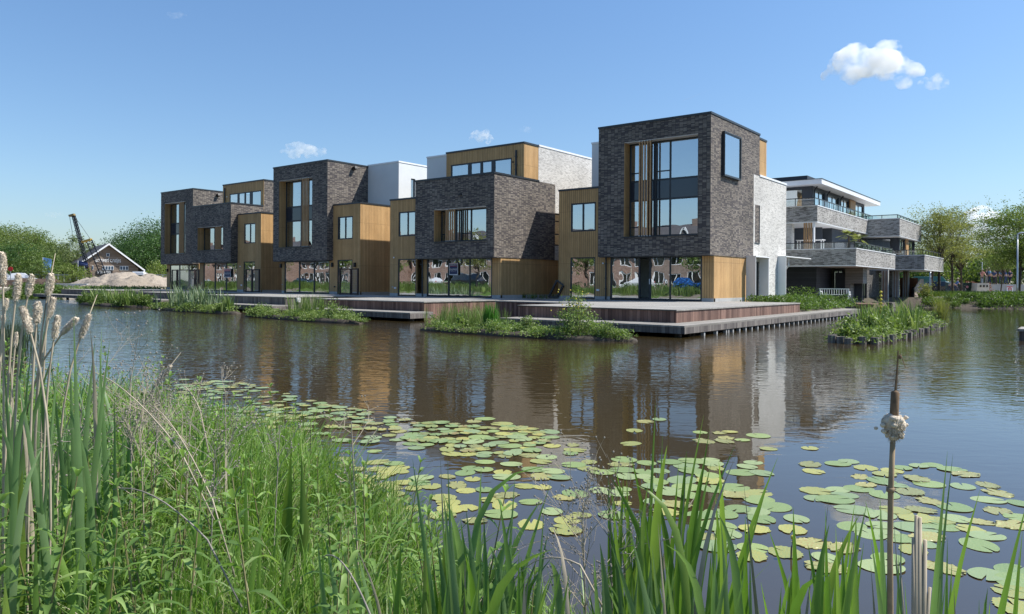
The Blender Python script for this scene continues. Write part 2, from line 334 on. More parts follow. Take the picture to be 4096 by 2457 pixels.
# ---------------------------------------------------------------- walls with openings
def panel(mb, axis, c, a0, a1, z0, z1, holes=(), th=.14, out=-1, m=0, mr=None):
    """wall on plane axis=c ('y': spans X, 'x': spans Y); out = sign of the outward normal; holes = [(a0,a1,z0,z1)]"""
    if a0 > a1: a0, a1 = a1, a0
    hs = [(max(min(h[0], h[1]), a0), min(max(h[0], h[1]), a1), max(h[2], z0), min(h[3], z1)) for h in holes]
    A = sorted({a0, a1, *[h[0] for h in hs], *[h[1] for h in hs]}); Z = sorted({z0, z1, *[h[2] for h in hs], *[h[3] for h in hs]})
    def solid(i, j):
        if i < 0 or j < 0 or i >= len(A)-1 or j >= len(Z)-1: return False
        ca, cz = (A[i]+A[i+1])/2, (Z[j]+Z[j+1])/2
        return not any(h[0] < ca < h[1] and h[2] < cz < h[3] for h in hs)
    ci = c-out*th
    def P(a, d, z): return (a, d, z) if axis == 'y' else (d, a, z)
    flip = (out > 0) != (axis == 'x')
    def q(pts, rev=False, mm=m):
        mb.add(pts, [(0, 1, 2, 3) if (flip == rev) else (3, 2, 1, 0)], mm)
    mr = m if mr is None else mr
    for i in range(len(A)-1):
        for j in range(len(Z)-1):
            if not solid(i, j): continue
            x0, x1, y0, y1 = A[i], A[i+1], Z[j], Z[j+1]
            q([P(x0, c, y0), P(x1, c, y0), P(x1, c, y1), P(x0, c, y1)])
            q([P(x0, ci, y0), P(x1, ci, y0), P(x1, ci, y1), P(x0, ci, y1)], True)
            for (di, dj, e) in ((-1, 0, ((x0, y0), (x0, y1))), (1, 0, ((x1, y1), (x1, y0))), (0, -1, ((x1, y0), (x0, y0))), (0, 1, ((x0, y1), (x1, y1)))):
                if not solid(i+di, j+dj):
                    (ea, ez), (fa, fz) = e
                    q([P(ea, c, ez), P(fa, c, fz), P(fa, ci, fz), P(ea, ci, ez)], False, mr)
def volume(root, part, mat, X0, X1, Y0, Y1, Z0, Z1, holes={}, sides='FRBL', roof=True, floor_=True, th=.16):
    mb = MB()
    if X0 > X1: X0, X1 = X1, X0
    if 'F' in sides: panel(mb, 'y', Y0, X0, X1, Z0, Z1, holes.get('F', ()), th, -1)
    if 'B' in sides: panel(mb, 'y', Y1, X0, X1, Z0, Z1, holes.get('B', ()), th, 1)
    e0 = Y0+th if 'F' in sides else Y0; e1 = Y1-th if 'B' in sides else Y1
    if 'R' in sides: panel(mb, 'x', X1, e0, e1, Z0, Z1, holes.get('R', ()), th, 1)
    if 'L' in sides: panel(mb, 'x', X0, e0, e1, Z0, Z1, holes.get('L', ()), th, -1)
    o = mb.build(part, mat, root)
    sx0, sx1 = X0+(th+.002 if 'L' in sides else .002), X1-(th+.002 if 'R' in sides else .002)
    if roof: MB().box(sx0, sx1, e0+.002, e1-.002, Z1-.42, Z1-.2).build('roof', M_ROOFG, root)
    if floor_: MB().box(sx0, sx1, e0+.002, e1-.002, Z0+.004, Z0+.16).build('floor_slab', M_CONC, root)
    return o
def cap(root, X0, X1, Y0, Y1, Z, mat=None, sides='FRBL', w=.3, h=.09, ov=.035):
    mb = MB(); mat = mat or M_ANTH
    if X0 > X1: X0, X1 = X1, X0
    X0 -= ov; X1 += ov; Y0 -= ov; Y1 += ov
    if 'F' in sides: mb.box(X0, X1, Y0, Y0+w, Z-.02, Z+h)
    if 'B' in sides: mb.box(X0, X1, Y1-w, Y1, Z-.02, Z+h)
    a = Y0+w if 'F' in sides else Y0; b = Y1-w if 'B' in sides else Y1
    if 'R' in sides: mb.box(X1-w, X1, a, b, Z-.02, Z+h)
    if 'L' in sides: mb.box(X0, X0+w, a, b, Z-.02, Z+h)
    return mb.build('roof_edge', mat, root)
def window(root, axis, c, a0, a1, z0, z1, cols=(), rows=(), fw_=.085, mu=.075, out=-1, glass=None, name='window', fmat=None, dep=.07, cut=None):
    """frame with mullions at absolute positions cols / rows=(z) ; pane child"""
    if a0 > a1: a0, a1 = a1, a0
    fmat = fmat or M_ANTH; mb = MB()
    def bx(p, q_, r, s_):
        d0, d1 = (c, c-out*dep)
        if axis == 'y': mb.box(p, q_, min(d0, d1), max(d0, d1), r, s_)
        else: mb.box(min(d0, d1), max(d0, d1), p, q_, r, s_)
    bx(a0, a0+fw_, z0, z1); bx(a1-fw_, a1, z0, z1); bx(a0+fw_, a1-fw_, z0, z0+fw_); bx(a0+fw_, a1-fw_, z1-fw_, z1)
    for k in cols:
        k, w_ = k if isinstance(k, tuple) else (k, mu)
        bx(k-w_/2, k+w_/2, z0+fw_, z1-fw_)
    xs = [a0+fw_]+sorted([(k[0] if isinstance(k, tuple) else k) for k in cols])+[a1-fw_]
    ws = [0]+[(k[1] if isinstance(k, tuple) else mu) for k in sorted(cols, key=lambda k: k[0] if isinstance(k, tuple) else k)]+[0]
    for r in rows:
        rz, w_, sel = (r+(None,))[:3] if isinstance(r, tuple) else (r, mu, None)
        for i in range(len(xs)-1):
            if sel is None or i in sel: bx(xs[i]+ws[i]/2, xs[i+1]-ws[i+1]/2, rz-w_/2, rz+w_/2)
    o = mb.build(name, fmat, root)
    g = MB(); gi = c-out*dep*.5
    for i in range(len(xs)-1):
        if cut and i in cut: continue
        p, q_ = xs[i]+ws[i]/2-.005, xs[i+1]-ws[i+1]/2+.005
        if axis == 'y': g.add([(p, gi, z0+.02), (q_, gi, z0+.02), (q_, gi, z1-.02), (p, gi, z1-.02)], [(0, 1, 2, 3) if out < 0 else (3, 2, 1, 0)])
        else: g.add([(gi, p, z0+.02), (gi, q_, z0+.02), (gi, q_, z1-.02), (gi, p, z1-.02)], [(0, 1, 2, 3) if out > 0 else (3, 2, 1, 0)])
    g.build('pane', glass or M_GLASS, o)
    return o
def R_(x0, x1, yt, yb, Y, xr=None):
    """opening in a wall facing the water, measured at its left edge -> (X0, X1, Z0, Z1)"""
    xr = xr or x0
    return (fxY(x0, Y), fxY(x1, Y), onY(xr, yb, Y)[1], onY(xr, yt, Y)[1])
def louvres(root, xs, Y, z0, z1, w=.07, d=.07):
    for x in xs:
        X = fxY(x, Y)
        l = MB().box(X-w/2, X+w/2, Y+.02, Y+.02+d, z0+.05, z1-.05).build('louvre', M_LOUV, root)
        MB().box(X-.03, X+.03, Y+.025, Y+.085, z0-.002, z0+.05).build('bracket', M_STEEL, l); MB().box(X-.03, X+.03, Y+.025, Y+.085, z1-.05, z1+.002).build('bracket', M_STEEL, l)
M_SPAN = plain('spandrel_glass', (.022, .032, .05), .08, var=.05, spec=.6)
def niche(root, Y, h, xw, cols, rows, slats, mat_wall, glass=None, curtain=None, pipe=None, band=None):
    """deep window niche in a brick front: wood reveal left, white soffit, metal sill, window set back"""
    X0, X1, Z0, Z1 = h; Yw = onX(xw, 1000, X0)[0]
    MB().box(X0-.03, X0, Y+.165, Yw+.1, Z0, Z1).box(X0, X0+.02, Y+.01, Yw, Z0, Z1).build('wood_reveal', M_TAN, root)
    MB().box(X0+.02, X1, Y+.01, Yw, Z1-.02, Z1).box(X0, X1+.03, Y+.165, Yw+.1, Z1, Z1+.03).build('soffit', M_CAPW, root)
    MB().box(X1, X1+.03, Y+.165, Yw+.1, Z0, Z1).build('reveal', M_ANTH, root)
    MB().box(X0-.06, X1, Y-.05, Yw, Z0-.05, Z0+.0).build('sill', M_ANTH, root)
    C = [((fxY(k[0], Yw)), k[1]) if isinstance(k, tuple) else fxY(k, Yw) for k in cols]
    window(root, 'y', Yw, X0+.02, X1, Z0, Z1-.02, C, rows, glass=glass)
    if band: MB().box(X0+.08, X1-.06, Yw+.012, Yw+.03, band[0]+.05, band[1]-.05).build('spandrel_panel', M_SPAN, root)
    if curtain:
        for (a, b, zz0, zz1) in curtain:
            MB().box(fxY(a, Yw), fxY(b, Yw), Yw+.25, Yw+.29, zz0, zz1).build('curtain', M_CURT, root)
    louvres(root, slats, Y, Z0, Z1)
    return Yw
def interior(root, X0, X1, Y0, Y1, Z0, Z1):
    """plain plastered back and side walls seen through the glass"""
    MB().box(X0, X1, Y0, Y0+.1, Z0, Z1).build('inner_wall', M_INT, root)
def pipe(root, x, Y, z0, z1, r=.045, wdt=None):
    X = fxY(x, Y); mb = MB().tube([(X, Y-r-.01, z0), (X, Y-r-.01, z1)], r, 8)
    for z in (z0+.6, (z0+z1)/2, z1-.4): mb.box(X-r-.02, X+r+.02, Y-2*r-.02, Y, z, z+.03)
    mb.build('downpipe', M_ANTH, root)
def lampbox(root, x, y, Y):
    X, Z = onY(x, y, Y); MB().box(X-.07, X+.07, Y-.14, Y-.002, Z-.16, Z+.16).build('wall_lamp', M_BLACK, root)
def dot(root, x, y, Y, mat, r=.05, name='vent_cap'):
    X, Z = onY(x, y, Y); MB().tube([(X, Y-.002, Z), (X, Y-.04, Z)], r, 12).build(name, mat, root)
def wbox(root, x, y, Y, w=.09, h=.055, mat=None, name='socket_box'):
    X, Z = onY(x, y, Y); MB().box(X-w, X+w, Y-.05, Y-.002, Z-h, Z+h).build(name, mat or M_CAPW, root)
def plinth(root, X0, X1, Y, z0=.87, z1=1.05, right=None):
    mb = MB().box(X0, X1, Y-.012, Y+.15, z0-.1, z1)
    if right: mb.box(X1-.15, X1+.012, Y+.15, right, z0-.1, z1)
    mb.build('plinth', M_CONC, root)
FL = .87
def glazing(root, Y, x0, x1, z1, cols, glass=None, cut=None, z0=FL+.02, mu=.08):
    C = [(fxY(k[0], Y), k[1]) if isinstance(k, tuple) else fxY(k, Y) for k in cols]
    return window(root, 'y', Y+.02, fxY(x0, Y), fxY(x1, Y), z0, z1, C, (), fw_=.09, mu=mu, glass=glass or M_GLASSG, name='glazed_front', cut=cut)
GRP = 'modern waterside houses in a row'
# ===== house 4 (nearest, three storeys, white brick side)
def house4():
    Y, XR = 35.9, -15.25; XL = fxY(2391.4, Y); Z0, Z1 = 3.27, 10.46; Yg = 36.51; XT = -24.95
    r = empty('townhouse', (-19.5, 36.6, FL), 'nearest house with tall dark brick cube, louvred two-storey window and projecting side window', 'house', GRP)
    h = R_(2493.8, 2788.6, 571.6, 948.2, Y)
    a = onX(2887.7, 524, XR)[0]; a1, zt = onX(2966.8, 549, XR+.17); zb = onX(2899.5, 703, XR+.17)[1]; zt = onX(2901, 524, XR+.17)[1]
    volume(r, 'dark_brick_wall', M_DARK, XL, XR, Y, 42.94, Z0, Z1, {'F': [h], 'R': [(a+.05, a1-.05, zb+.05, zt-.05)]})
    cap(r, XL, XR, Y, 42.94, Z1)
    MB().box(XL+.05, XR-.05, Y+.05, 42.0, Z0-.03, Z0-.001).build('soffit', M_ANTH, r)
    zz = lambda y: onY(2677, y, 36.5)[1]
    Yw = niche(r, Y, h, 2515, [(2560, .09), (2619, .12), (2678, .09)], [(zz(716), .1), (zz(795), .1), (zz(682), .06, (0, 2)), (zz(905), .06, (0, 2))], [2554, 2564.6, 2575, 2586, 2597], M_DARK, band=(zz(795), zz(716)))
    MB().box(h[0], h[1], Yw+.3, Yw+.5, 6.2, 7.25).build('spandrel_floor', M_BLACK, r)
    interior(r, XL+.2, XR-.2, 40.5, 0, 3.5, 10.2)
    # projecting window on the side
    w = MB(); x0, x1 = XR-.02, XR+.17; tk = .05
    w.box(x0, x1, a, a+tk, zb, zt).box(x0, x1, a1-tk, a1, zb, zt).box(x0, x1, a+tk, a1-tk, zb, zb+tk).box(x0, x1, a+tk, a1-tk, zt-tk, zt)
    o = w.build('projecting_window', M_ANTH, r); window(r, 'x', XR+.15, a+tk, a1-tk, zb+tk, zt-tk, fw_=.05, out=1)
    MB().box(XR-.4, XR-.36, a+.1, a1-.1, zb, zt).build('curtain', M_CURT, r)
    # white brick side wing and set-back top
    wy0, wz0 = onX(3015, 969, XR); wy1, wz1 = onX(3037, 817, XR); wz1 = onX(3015, 817, XR)[1]
    dy0, dz1 = onX(3022, 1037, XR); dy1 = onX(3036, 1037, XR)[0]
    volume(r, 'white_brick_wall', M_WHITE, -24.9, XR+.004, 42.0, 47.75, FL-.1, 8.08, {'R': [(wy0+.16, wy1, wz0, wz1), (42.3, 43.0, FL, 3.1)]}, sides='RB')
    cap(r, -24.9, XR+.004, 42.97, 47.75, 8.08, M_CAPW, 'RB')
    window(r, 'x', XR-.08, wy0+.16, wy1, wz0, wz1, (), [wz0+.5, wz0+.9, wz1-.4], out=1)
    MB().box(XR-.1, XR+.03, wy0+.1, wy1+.06, wz0-.08, wz0-.01).box(XR-.1, XR+.03, wy1, wy1+.05, wz0, wz1).build('window_surround', M_ANTH, r)
    volume(r, 'tan_cladding', M_TAN, -21.8, XR-.1, 42.95, 44.37, 7.9, 10.3, sides='RBL', floor_=False); cap(r, -21.8, XR-.1, 42.98, 44.37, 10.3, sides='RBL')
    # ground floor
    gz = onY(2440.9, 1029, Yg)[1]
    volume(r, 'tan_cladding', M_TAN, XL+.0, XR-.04, Yg, 42.0, FL-.06, Z0, {'F': [(fxY(2440.9, Yg), fxY(2808, Yg), FL, gz)]}, sides='FR', roof=False)
    hz = R_(2281.9, 2380.9, 815, 928.6, Yg); hl = R_(2280.9, 2380.3, 1030.4, 1204, Yg); hl = (hl[0], hl[1], FL+.02, hl[3])
    volume(r, 'tan_cladding', M_TAN, XT, XL-.002, Yg, 45, FL-.06, 7.24, {'F': [hz, hl]}, sides='FL'); cap(r, XT, XL-.04, Yg, 45, 7.24, sides='FL')
    window(r, 'y', Yg+.02, *hz, [(fxY(2330, Yg), .1)]); window(r, 'y', Yg+.02, *hl, fw_=.07, glass=M_GLASSG)
    glazing(r, Yg, 2440.9, 2808, gz, [(2556, .1), (2599.5, .1), 2679.5], cut=(1,))
    plinth(r, XT+.01, fxY(2281, Yg), Yg); plinth(r, fxY(2380.3, Yg), fxY(2440.9, Yg), Yg); plinth(r, fxY(2808, Yg), XR-.04, Yg, right=40.8)
    pipe(r, 2425.5, Yg, FL, Z0); dot(r, 2412.6, 1053.5, Yg, M_CAPW); wbox(r, 2392, 1160.8, Yg)
    mbk = MB().box(fxY(2600, Yg)-.03, fxY(2600, Yg)+.0, Yg-.05, Yg-.01, 1.75, 2.05); mbk.build('door_handle', M_CAPW, r)
    interior(r, XL, XR-.2, 39.8, 0, FL, 3.2); MB().box(XT+.2, XR-.2, Yg+.2, 41.8, FL-.05, FL+.01).build('inner_floor', M_FLOOR, r)
    interior(r, XT+.2, XL, 38.6, 0, FL, 7.0); MB().box(XT+.17, XL-.02, Yg+.17, 38.5, 3.6, 3.9).build('inner_floor', M_CONC, r)
    # stucco block behind
    volume(r, 'stucco_wall', M_STUC, -24.82, XL+1, 39.95, 46, 6.9, 10.55, sides='FLB', floor_=False); cap(r, -24.82, XL+1, 39.95, 46, 10.55, M_CAPW, 'FLB')
    # white entrance fins and canopies
    def fin_(xa, xb, yb):
        Ya = onX(xa, yb, XR)[0]; Xo = onY(xb, yb, Ya)[0]; zt_ = onY(xb, 1028, Ya)[1]
        MB().box(XR+.006, Xo, Ya, Ya+.05, FL, zt_).build('entrance_fin', M_CAPW, r); return Ya, Xo, zt_
    A = fin_(2983, 3021.8, 1210); B = fin_(3037, 3074, 1210); zc = 3.25
    MB().box(XR+.006, A[1]+.02, A[0]-.02, B[0]+.07, A[2], A[2]+.06).build('canopy', M_CAPW, r)
    window(r, 'x', XR-.04, 42.3, 43.0, FL+.02, 3.1, (), (), out=1, name='door')
    C_ = fin_(3109.5, 3143, 1208)
    MB().box(XR+.006, C_[1]+.02, C_[0]-.02, 51.3, C_[2], C_[2]+.06).build('canopy', M_CAPW, r)
    MB().tube([(XR+.1, 48.0, C_[2]), (XR+.1, 48.0, C_[2]-.5), (XR-.2, 48.1, C_[2]-.8)], .06, 8).build('downpipe', M_CAPW, r)
house4()
# ===== house 3 (two-storey cube, penthouse, VERKOCHT board)
def house3():
    Y, XR = 33.5, -27.45; XL = fxY(1659.5, Y); Z0, Z1 = 3.27, 8.17; Yg = 34.19; XT = fxY(1559, Yg)
    r = empty('townhouse', (-31, 34.3, FL), 'house with two-storey dark brick cube, tan penthouse and tall white brick side wall', 'house', GRP)
    h = R_(1734.3, 1942.9, 839.8, 967.8, Y)
    volume(r, 'dark_brick_wall', M_DARK, XL, XR, Y, 39.73, Z0, Z1, {'F': [h]}, roof=False)
    MB().box(XL+.17, XR-.17, Y+.17, 36.3, Z1-.5, Z1-.3).build('roof', M_ROOFG, r)
    cap(r, XL, XR, Y, 37.9, Z1, sides='FRL')
    MB().box(XL+.05, XR-.05, Y+.05, 39.7, Z0-.03, Z0-.001).build('soffit', M_ANTH, r)
    zz = lambda y: onY(1880, y, 34.1)[1]
    niche(r, Y, h, 1762.3, [(1780, .06), (1822, .2), (1843, .1), (1883, .09)], [(zz(933), .06, (0, 3))], [1781.8, 1789.2, 1797.6, 1805.7, 1813.8], M_DARK)
    interior(r, XL+.2, XR-.2, 38.2, 0, 3.5, 8)
    # right side: tan ground floor; white brick rear wall
    gz = onY(1707, 1034.5, Yg)[1]
    volume(r, 'tan_cladding', M_TAN, XL, XR-.04, Yg, 46, FL-.06, Z0, {'F': [(fxY(1707, Yg), fxY(1968.3, Yg), FL, gz)]}, sides='FR', roof=False)
    sy0, sz0 = onX(2222, 983, XR); sz1 = onX(2222, 853, XR)[1]
    volume(r, 'white_brick_wall', M_WHITE, XL, XR+.004, 37.86, 48, Z0, 10.4, {'R': [(37.86, 39.74, Z0, Z1), (39.74, 41.6, sz0, sz1)]}, sides='RB', th=.18)
    cap(r, XL, XR, 37.92, 48, 10.4, M_CAPW, 'RBL')
    window(r, 'x', XR-.08, 39.74, 41.6, sz0, sz1, (), (sz0+.75, sz0+1.6), out=1)
    Yp = 36.36; XP = fxY(1782.5, Yp); zt = 10.36
    pz = onY(1800.3, 661, Yp)[1]
    volume(r, 'tan_cladding', M_TAN, XP, XR-.003, Yp, 37.85, Z1-.3, zt, {'F': [(fxY(1800.3, Yp), fxY(2043.5, Yp), Z1-.28, pz)]}, sides='FRL', floor_=False)
    cap(r, XP, XR, Yp, 37.86, zt, sides='FRL')
    C = [(fxY(k, Yp), w) for k, w in ((1874.5, .28), (1922, .2), (1969, .3))]
    window(r, 'y', Yp+.02, fxY(1800.3, Yp), fxY(2043.5, Yp), Z1-.28, pz, C, ())
    interior(r, XP+.2, XR-.2, 40, 0, 8, 10.3); pipe(r, 2063.5, Yp, Z1, onY(2063, 602, Yp)[1], .06); dot(r, 2053, 649, Yp, M_BLACK, .06)
    # tan wing left
    hz = R_(1592.8, 1661, 849, 947, Yg); hl = R_(1591.6, 1663.4, 1036.5, 1189, Yg); hl = (hl[0], hl[1], FL+.02, hl[3])
    T1 = onY(1559, 803.4, Yg)[1]; Xj = fxY(1664.5, Yg)
    volume(r, 'tan_cladding', M_TAN, XT, Xj, Yg, 44, FL-.06, T1, {'F': [hz, hl]}, sides='FL'); cap(r, XT, XL-.04, Yg, 44, T1, sides='FL')
    window(r, 'y', Yg+.02, *hz, [(fxY(1629, Yg), .09)]); window(r, 'y', Yg+.02, *hl, fw_=.07, glass=M_GLASSG)
    glazing(r, Yg, 1707, 1968.3, gz, [(1793, .12), 1877.7])
    plinth(r, XT+.01, hl[0], Yg); plinth(r, hl[1], fxY(1707, Yg), Yg); plinth(r, fxY(1968.3, Yg), XR-.04, Yg, right=45)
    pipe(r, 1692, Yg, FL, Z0); dot(r, 1576, 1030.7, Yg, M_CAPW); wbox(r, 1581.5, 1152, Yg); dot(r, 1571, 1148, Yg, M_STEEL, .05, 'tap'); dot(r, 1683.5, 1058, Yg, M_BLACK)
    interior(r, XL, XR-.2, 38.5, 0, FL, 3.2); interior(r, XT+.2, Xj, 37.0, 0, FL, 7.0); MB().box(XT+.17, Xj, Yg+.17, 36.9, 3.6, 3.9).build('inner_floor', M_CONC, r)
    MB().box(XT+.2, XR-.2, Yg+.2, 44, FL-.05, FL+.01).build('inner_floor', M_FLOOR, r)
    volume(r, 'stucco_wall', M_STUC, -37.35, XP-.002, 38.0, 45, 7, 10.62, sides='FLB', floor_=False); cap(r, -37.35, XP-.1, 38.0, 45, 10.62, M_CAPW, 'FLB')
    X_, Z_ = onY(1842, 778, Y); MB().box(X_-.1, X_+.1, Y-.09, Y-.002, Z_-.06, Z_+.05).build('vent_hood', M_BLACK, r)
house3()
# ===== house 2 (three-storey cube, tan wing on the right, stucco block)
def house2():
    Y, XR = 34.4, -43.9; XL = fxY(1091, Y); Z0, Z1 = 3.34, 10.6; Yg = 34.95; XW = -40.9
    r = empty('townhouse', (-46, 35, FL), 'middle house with three-storey dark brick cube, curtained tall window and tan wing on its right', 'house', GRP)
    h = R_(1114, 1246.4, 724.7, 990.8, Y)
    volume(r, 'dark_brick_wall', M_DARK, XL, XR, Y, 42, Z0, Z1, {'F': [h]}); cap(r, XL, XR, Y, 42, Z1, sides='FRL')
    MB().box(XL+.05, XR-.05, Y+.05, 42, Z0-.03, Z0-.001).build('soffit', M_ANTH, r)
    Yw = 35.0; zz = lambda y: onY(1170, y, Yw)[1]
    Yw = niche(r, Y, h, 1141.6, [(1203, .12), (1232, .1)], [(zz(829), .12), (zz(885), .12)], [1206, 1211.7, 1217.4, 1223.2, 1228.9], M_DARK, band=(zz(885), zz(829)), curtain=[(1146, 1175, h[2], zz(885)), (1146, 1175, zz(829), h[3])])
    MB().box(h[0], h[1], Yw+.3, Yw+.5, zz(885), zz(829)).build('spandrel_floor', M_BLACK, r)
    interior(r, XL+.2, XR-.2, 38.5, 0, 3.5, 10.2)
    gz = onY(1137.6, 1046, Yg)[1]
    volume(r, 'tan_cladding', M_TAN, XL+.4, XR, Yg, 45, FL-.06, Z0, {'F': [(fxY(1137.6, Yg), fxY(1317.9, Yg), FL, gz)]}, sides='FL', roof=False)
    glazing(r, Yg, 1137.6, 1317.9, gz, [(1196.5, .12), (1255.5, .12)])
    hz = R_(1349.2, 1409.5, 868.5, 959, Yg); hl = R_(1349.2, 1409.5, 1040, 1181, Yg); hl = (hl[0], hl[1], FL+.02, hl[3]); T1 = 7.36
    volume(r, 'tan_cladding', M_TAN, XR+.002, XW, Yg, 46, FL-.06, T1, {'F': [hz, hl]}, sides='FR'); cap(r, XR, XW, Yg, 38.1, T1, sides='FR'); cap(r, XR, XW, 38.2, 46, T1, sides='R')
    window(r, 'y', Yg+.02, *hz, [(fxY(1379.5, Yg), .1)]); window(r, 'y', Yg+.02, *hl, fw_=.07, glass=M_GLASSG, name='door')
    plinth(r, XL+.4, fxY(1137.6, Yg), Yg); plinth(r, fxY(1317.9, Yg), hl[0], Yg); plinth(r, hl[1], XW, Yg, right=45)
    for (x, y) in ((1126, 1063), (1331.5, 1060), (1421.5, 1060)): lampbox(r, x, y, Yg)
    wbox(r, 1339.5, 1147, Yg, .06, .05, M_BLACK); dot(r, 1130, 1138.5, Yg, M_STEEL, .05, 'tap')
    interior(r, XL+.6, XR, 38.5, 0, FL, 3.2); interior(r, XR, XW-.2, 37.4, 0, FL, 7.0); MB().box(XR+.02, XW-.17, Yg+.17, 37.3, 3.6, 3.9).build('inner_floor', M_CONC, r)
    MB().box(XL+.6, XW-.2, Yg+.2, 44, FL-.05, FL+.01).build('inner_floor', M_FLOOR, r)
    Ys = 38.25; XS = -40.5; wy0, wz0 = onX(1643.7, 792, XS); wy1 = onX(1661, 792, XS)[0]; wz1 = onX(1643.7, 714, XS)[1]
    volume(r, 'stucco_wall', M_STUC, XR+.004, XS, Ys, 46, T1-.1, 10.68, {'R': [(wy0, wy1, wz0, wz1)]}, sides='FRB', floor_=False); cap(r, XR, XS, Ys, 46, 10.68, M_CAPW, 'FRB')
    window(r, 'x', XS-.08, wy0, wy1, wz0, wz1, out=1)
    y_, z_ = onX(1413, 671, XR); MB().obox((XR+.18, y_, z_-.05), (.16, 0, .05), (0, .12, 0), (-.04, 0, .1)).build('floodlight', M_BLACK, r)
house2()
# ===== house 1 (two-storey cube + penthouse + tan wing, TE KOOP board)
def house1():
    Y, XR = 34.95, -57.4; XL = fxY(768.2, Y); Z0, Z1 = 3.4, 8.36; Yg = 35.6; XW = fxY(1042.8, Yg)
    r = empty('townhouse', (-60, 35.7, FL), 'house with two-storey dark brick cube below a tan penthouse, sale board at its glass front', 'house', GRP)
    h = R_(789, 890.6, 910.6, 1003, Y)
    volume(r, 'dark_brick_wall', M_DARK, XL, XR, Y, 38.1, Z0, Z1, {'F': [h]}, sides='FRL', roof=False)
    MB().box(XL+.17, XR-.17, Y+.17, 38.0, Z1-.5, Z1-.3).build('roof', M_ROOFG, r); cap(r, XL, XR, Y, 38.05, Z1, sides='FRL')
    MB().box(XL+.05, XR-.05, Y+.05, 38, Z0-.03, Z0-.001).build('soffit', M_ANTH, r)
    niche(r, Y, h, 814.4, [(857, .1), (881, .08)], [], [859.9, 864.6, 869.3, 874, 878.8], M_DARK)
    Yp = 38.1; XP = fxY(889.5, Yp); zt = 10.66; pz = onY(914.8, 777, Yp)[1]
    volume(r, 'dark_brick_wall', M_DARK, XP, XR, Yp+.02, 44, Z0, zt, sides='RB', floor_=False)
    volume(r, 'tan_cladding', M_TAN, XP, XR-.002, Yp, Yp+.3, Z1-.3, zt-.002, {'F': [(fxY(914.8, Yp), fxY(1041.8, Yp), Z1-.28, pz)]}, sides='F', roof=False, floor_=False, th=.018)
    cap(r, XP, XR, Yp, 44, zt, sides='FRL')
    C = [(fxY(k, Yp), w) for k, w in ((949.5, .28), (976.5, .2), (1000.5, .4))]
    window(r, 'y', Yp+.03, fxY(914.8, Yp), fxY(1041.8, Yp), Z1-.28, pz, C, ()); interior(r, XP+.1, XR-.2, 41, 0, 8, 10.4)
    pipe(r, 899, Yp, Z1, onY(899, 753, Yp)[1], .06); dot(r, 908, 788, Yp, M_CAPW)
    interior(r, XL+.2, XR-.2, 37.9, 0, 3.5, 8.0)
    gz = onY(813.4, 1051.5, Yg)[1]
    volume(r, 'tan_cladding', M_TAN, XL+.1, XR, Yg, 44, FL-.06, Z0, {'F': [(fxY(813.4, Yg), fxY(949, Yg), FL, gz)]}, sides='FL', roof=False)
    glazing(r, Yg, 813.4, 949, gz, [(859, .14), (904, .14)])
    hz = R_(975.5, 1020.3, 895.5, 975, Yg); hl = R_(973.8, 1019.3, 1047, 1169, Yg); hl = (hl[0], hl[1], FL+.02, hl[3]); T1 = onY(1042.8, 852, Yg)[1]
    volume(r, 'tan_cladding', M_TAN, XR+.002, XW, Yg, 46, FL-.06, T1, {'F': [hz, hl]}, sides='FR'); cap(r, XR+.04, XW, Yg, 46, T1, sides='FR')
    window(r, 'y', Yg+.02, *hz, [(fxY(999, Yg), .1)]); window(r, 'y', Yg+.02, *hl, fw_=.07, glass=M_GLASSG, name='door')
    plinth(r, XL+.1, fxY(813.4, Yg), Yg); plinth(r, fxY(949, Yg), hl[0], Yg); plinth(r, hl[1], XW, Yg, right=45)
    wbox(r, 966.5, 1141, Yg); dot(r, 961, 1066, Yg, M_CAPW); dot(r, 806.5, 1133, Yg, M_STEEL, .05, 'tap')
    interior(r, XL+.3, XR, 39, 0, FL, 3.3); interior(r, XR, XW-.2, 38, 0, FL, 7.0); MB().box(XR+.02, XW-.17, Yg+.17, 37.9, 3.6, 3.9).build('inner_floor', M_CONC, r)
    MB().box(XL+.3, XW-.2, Yg+.2, 43, FL-.05, FL+.01).build('inner_floor', M_FLOOR, r)
house1()
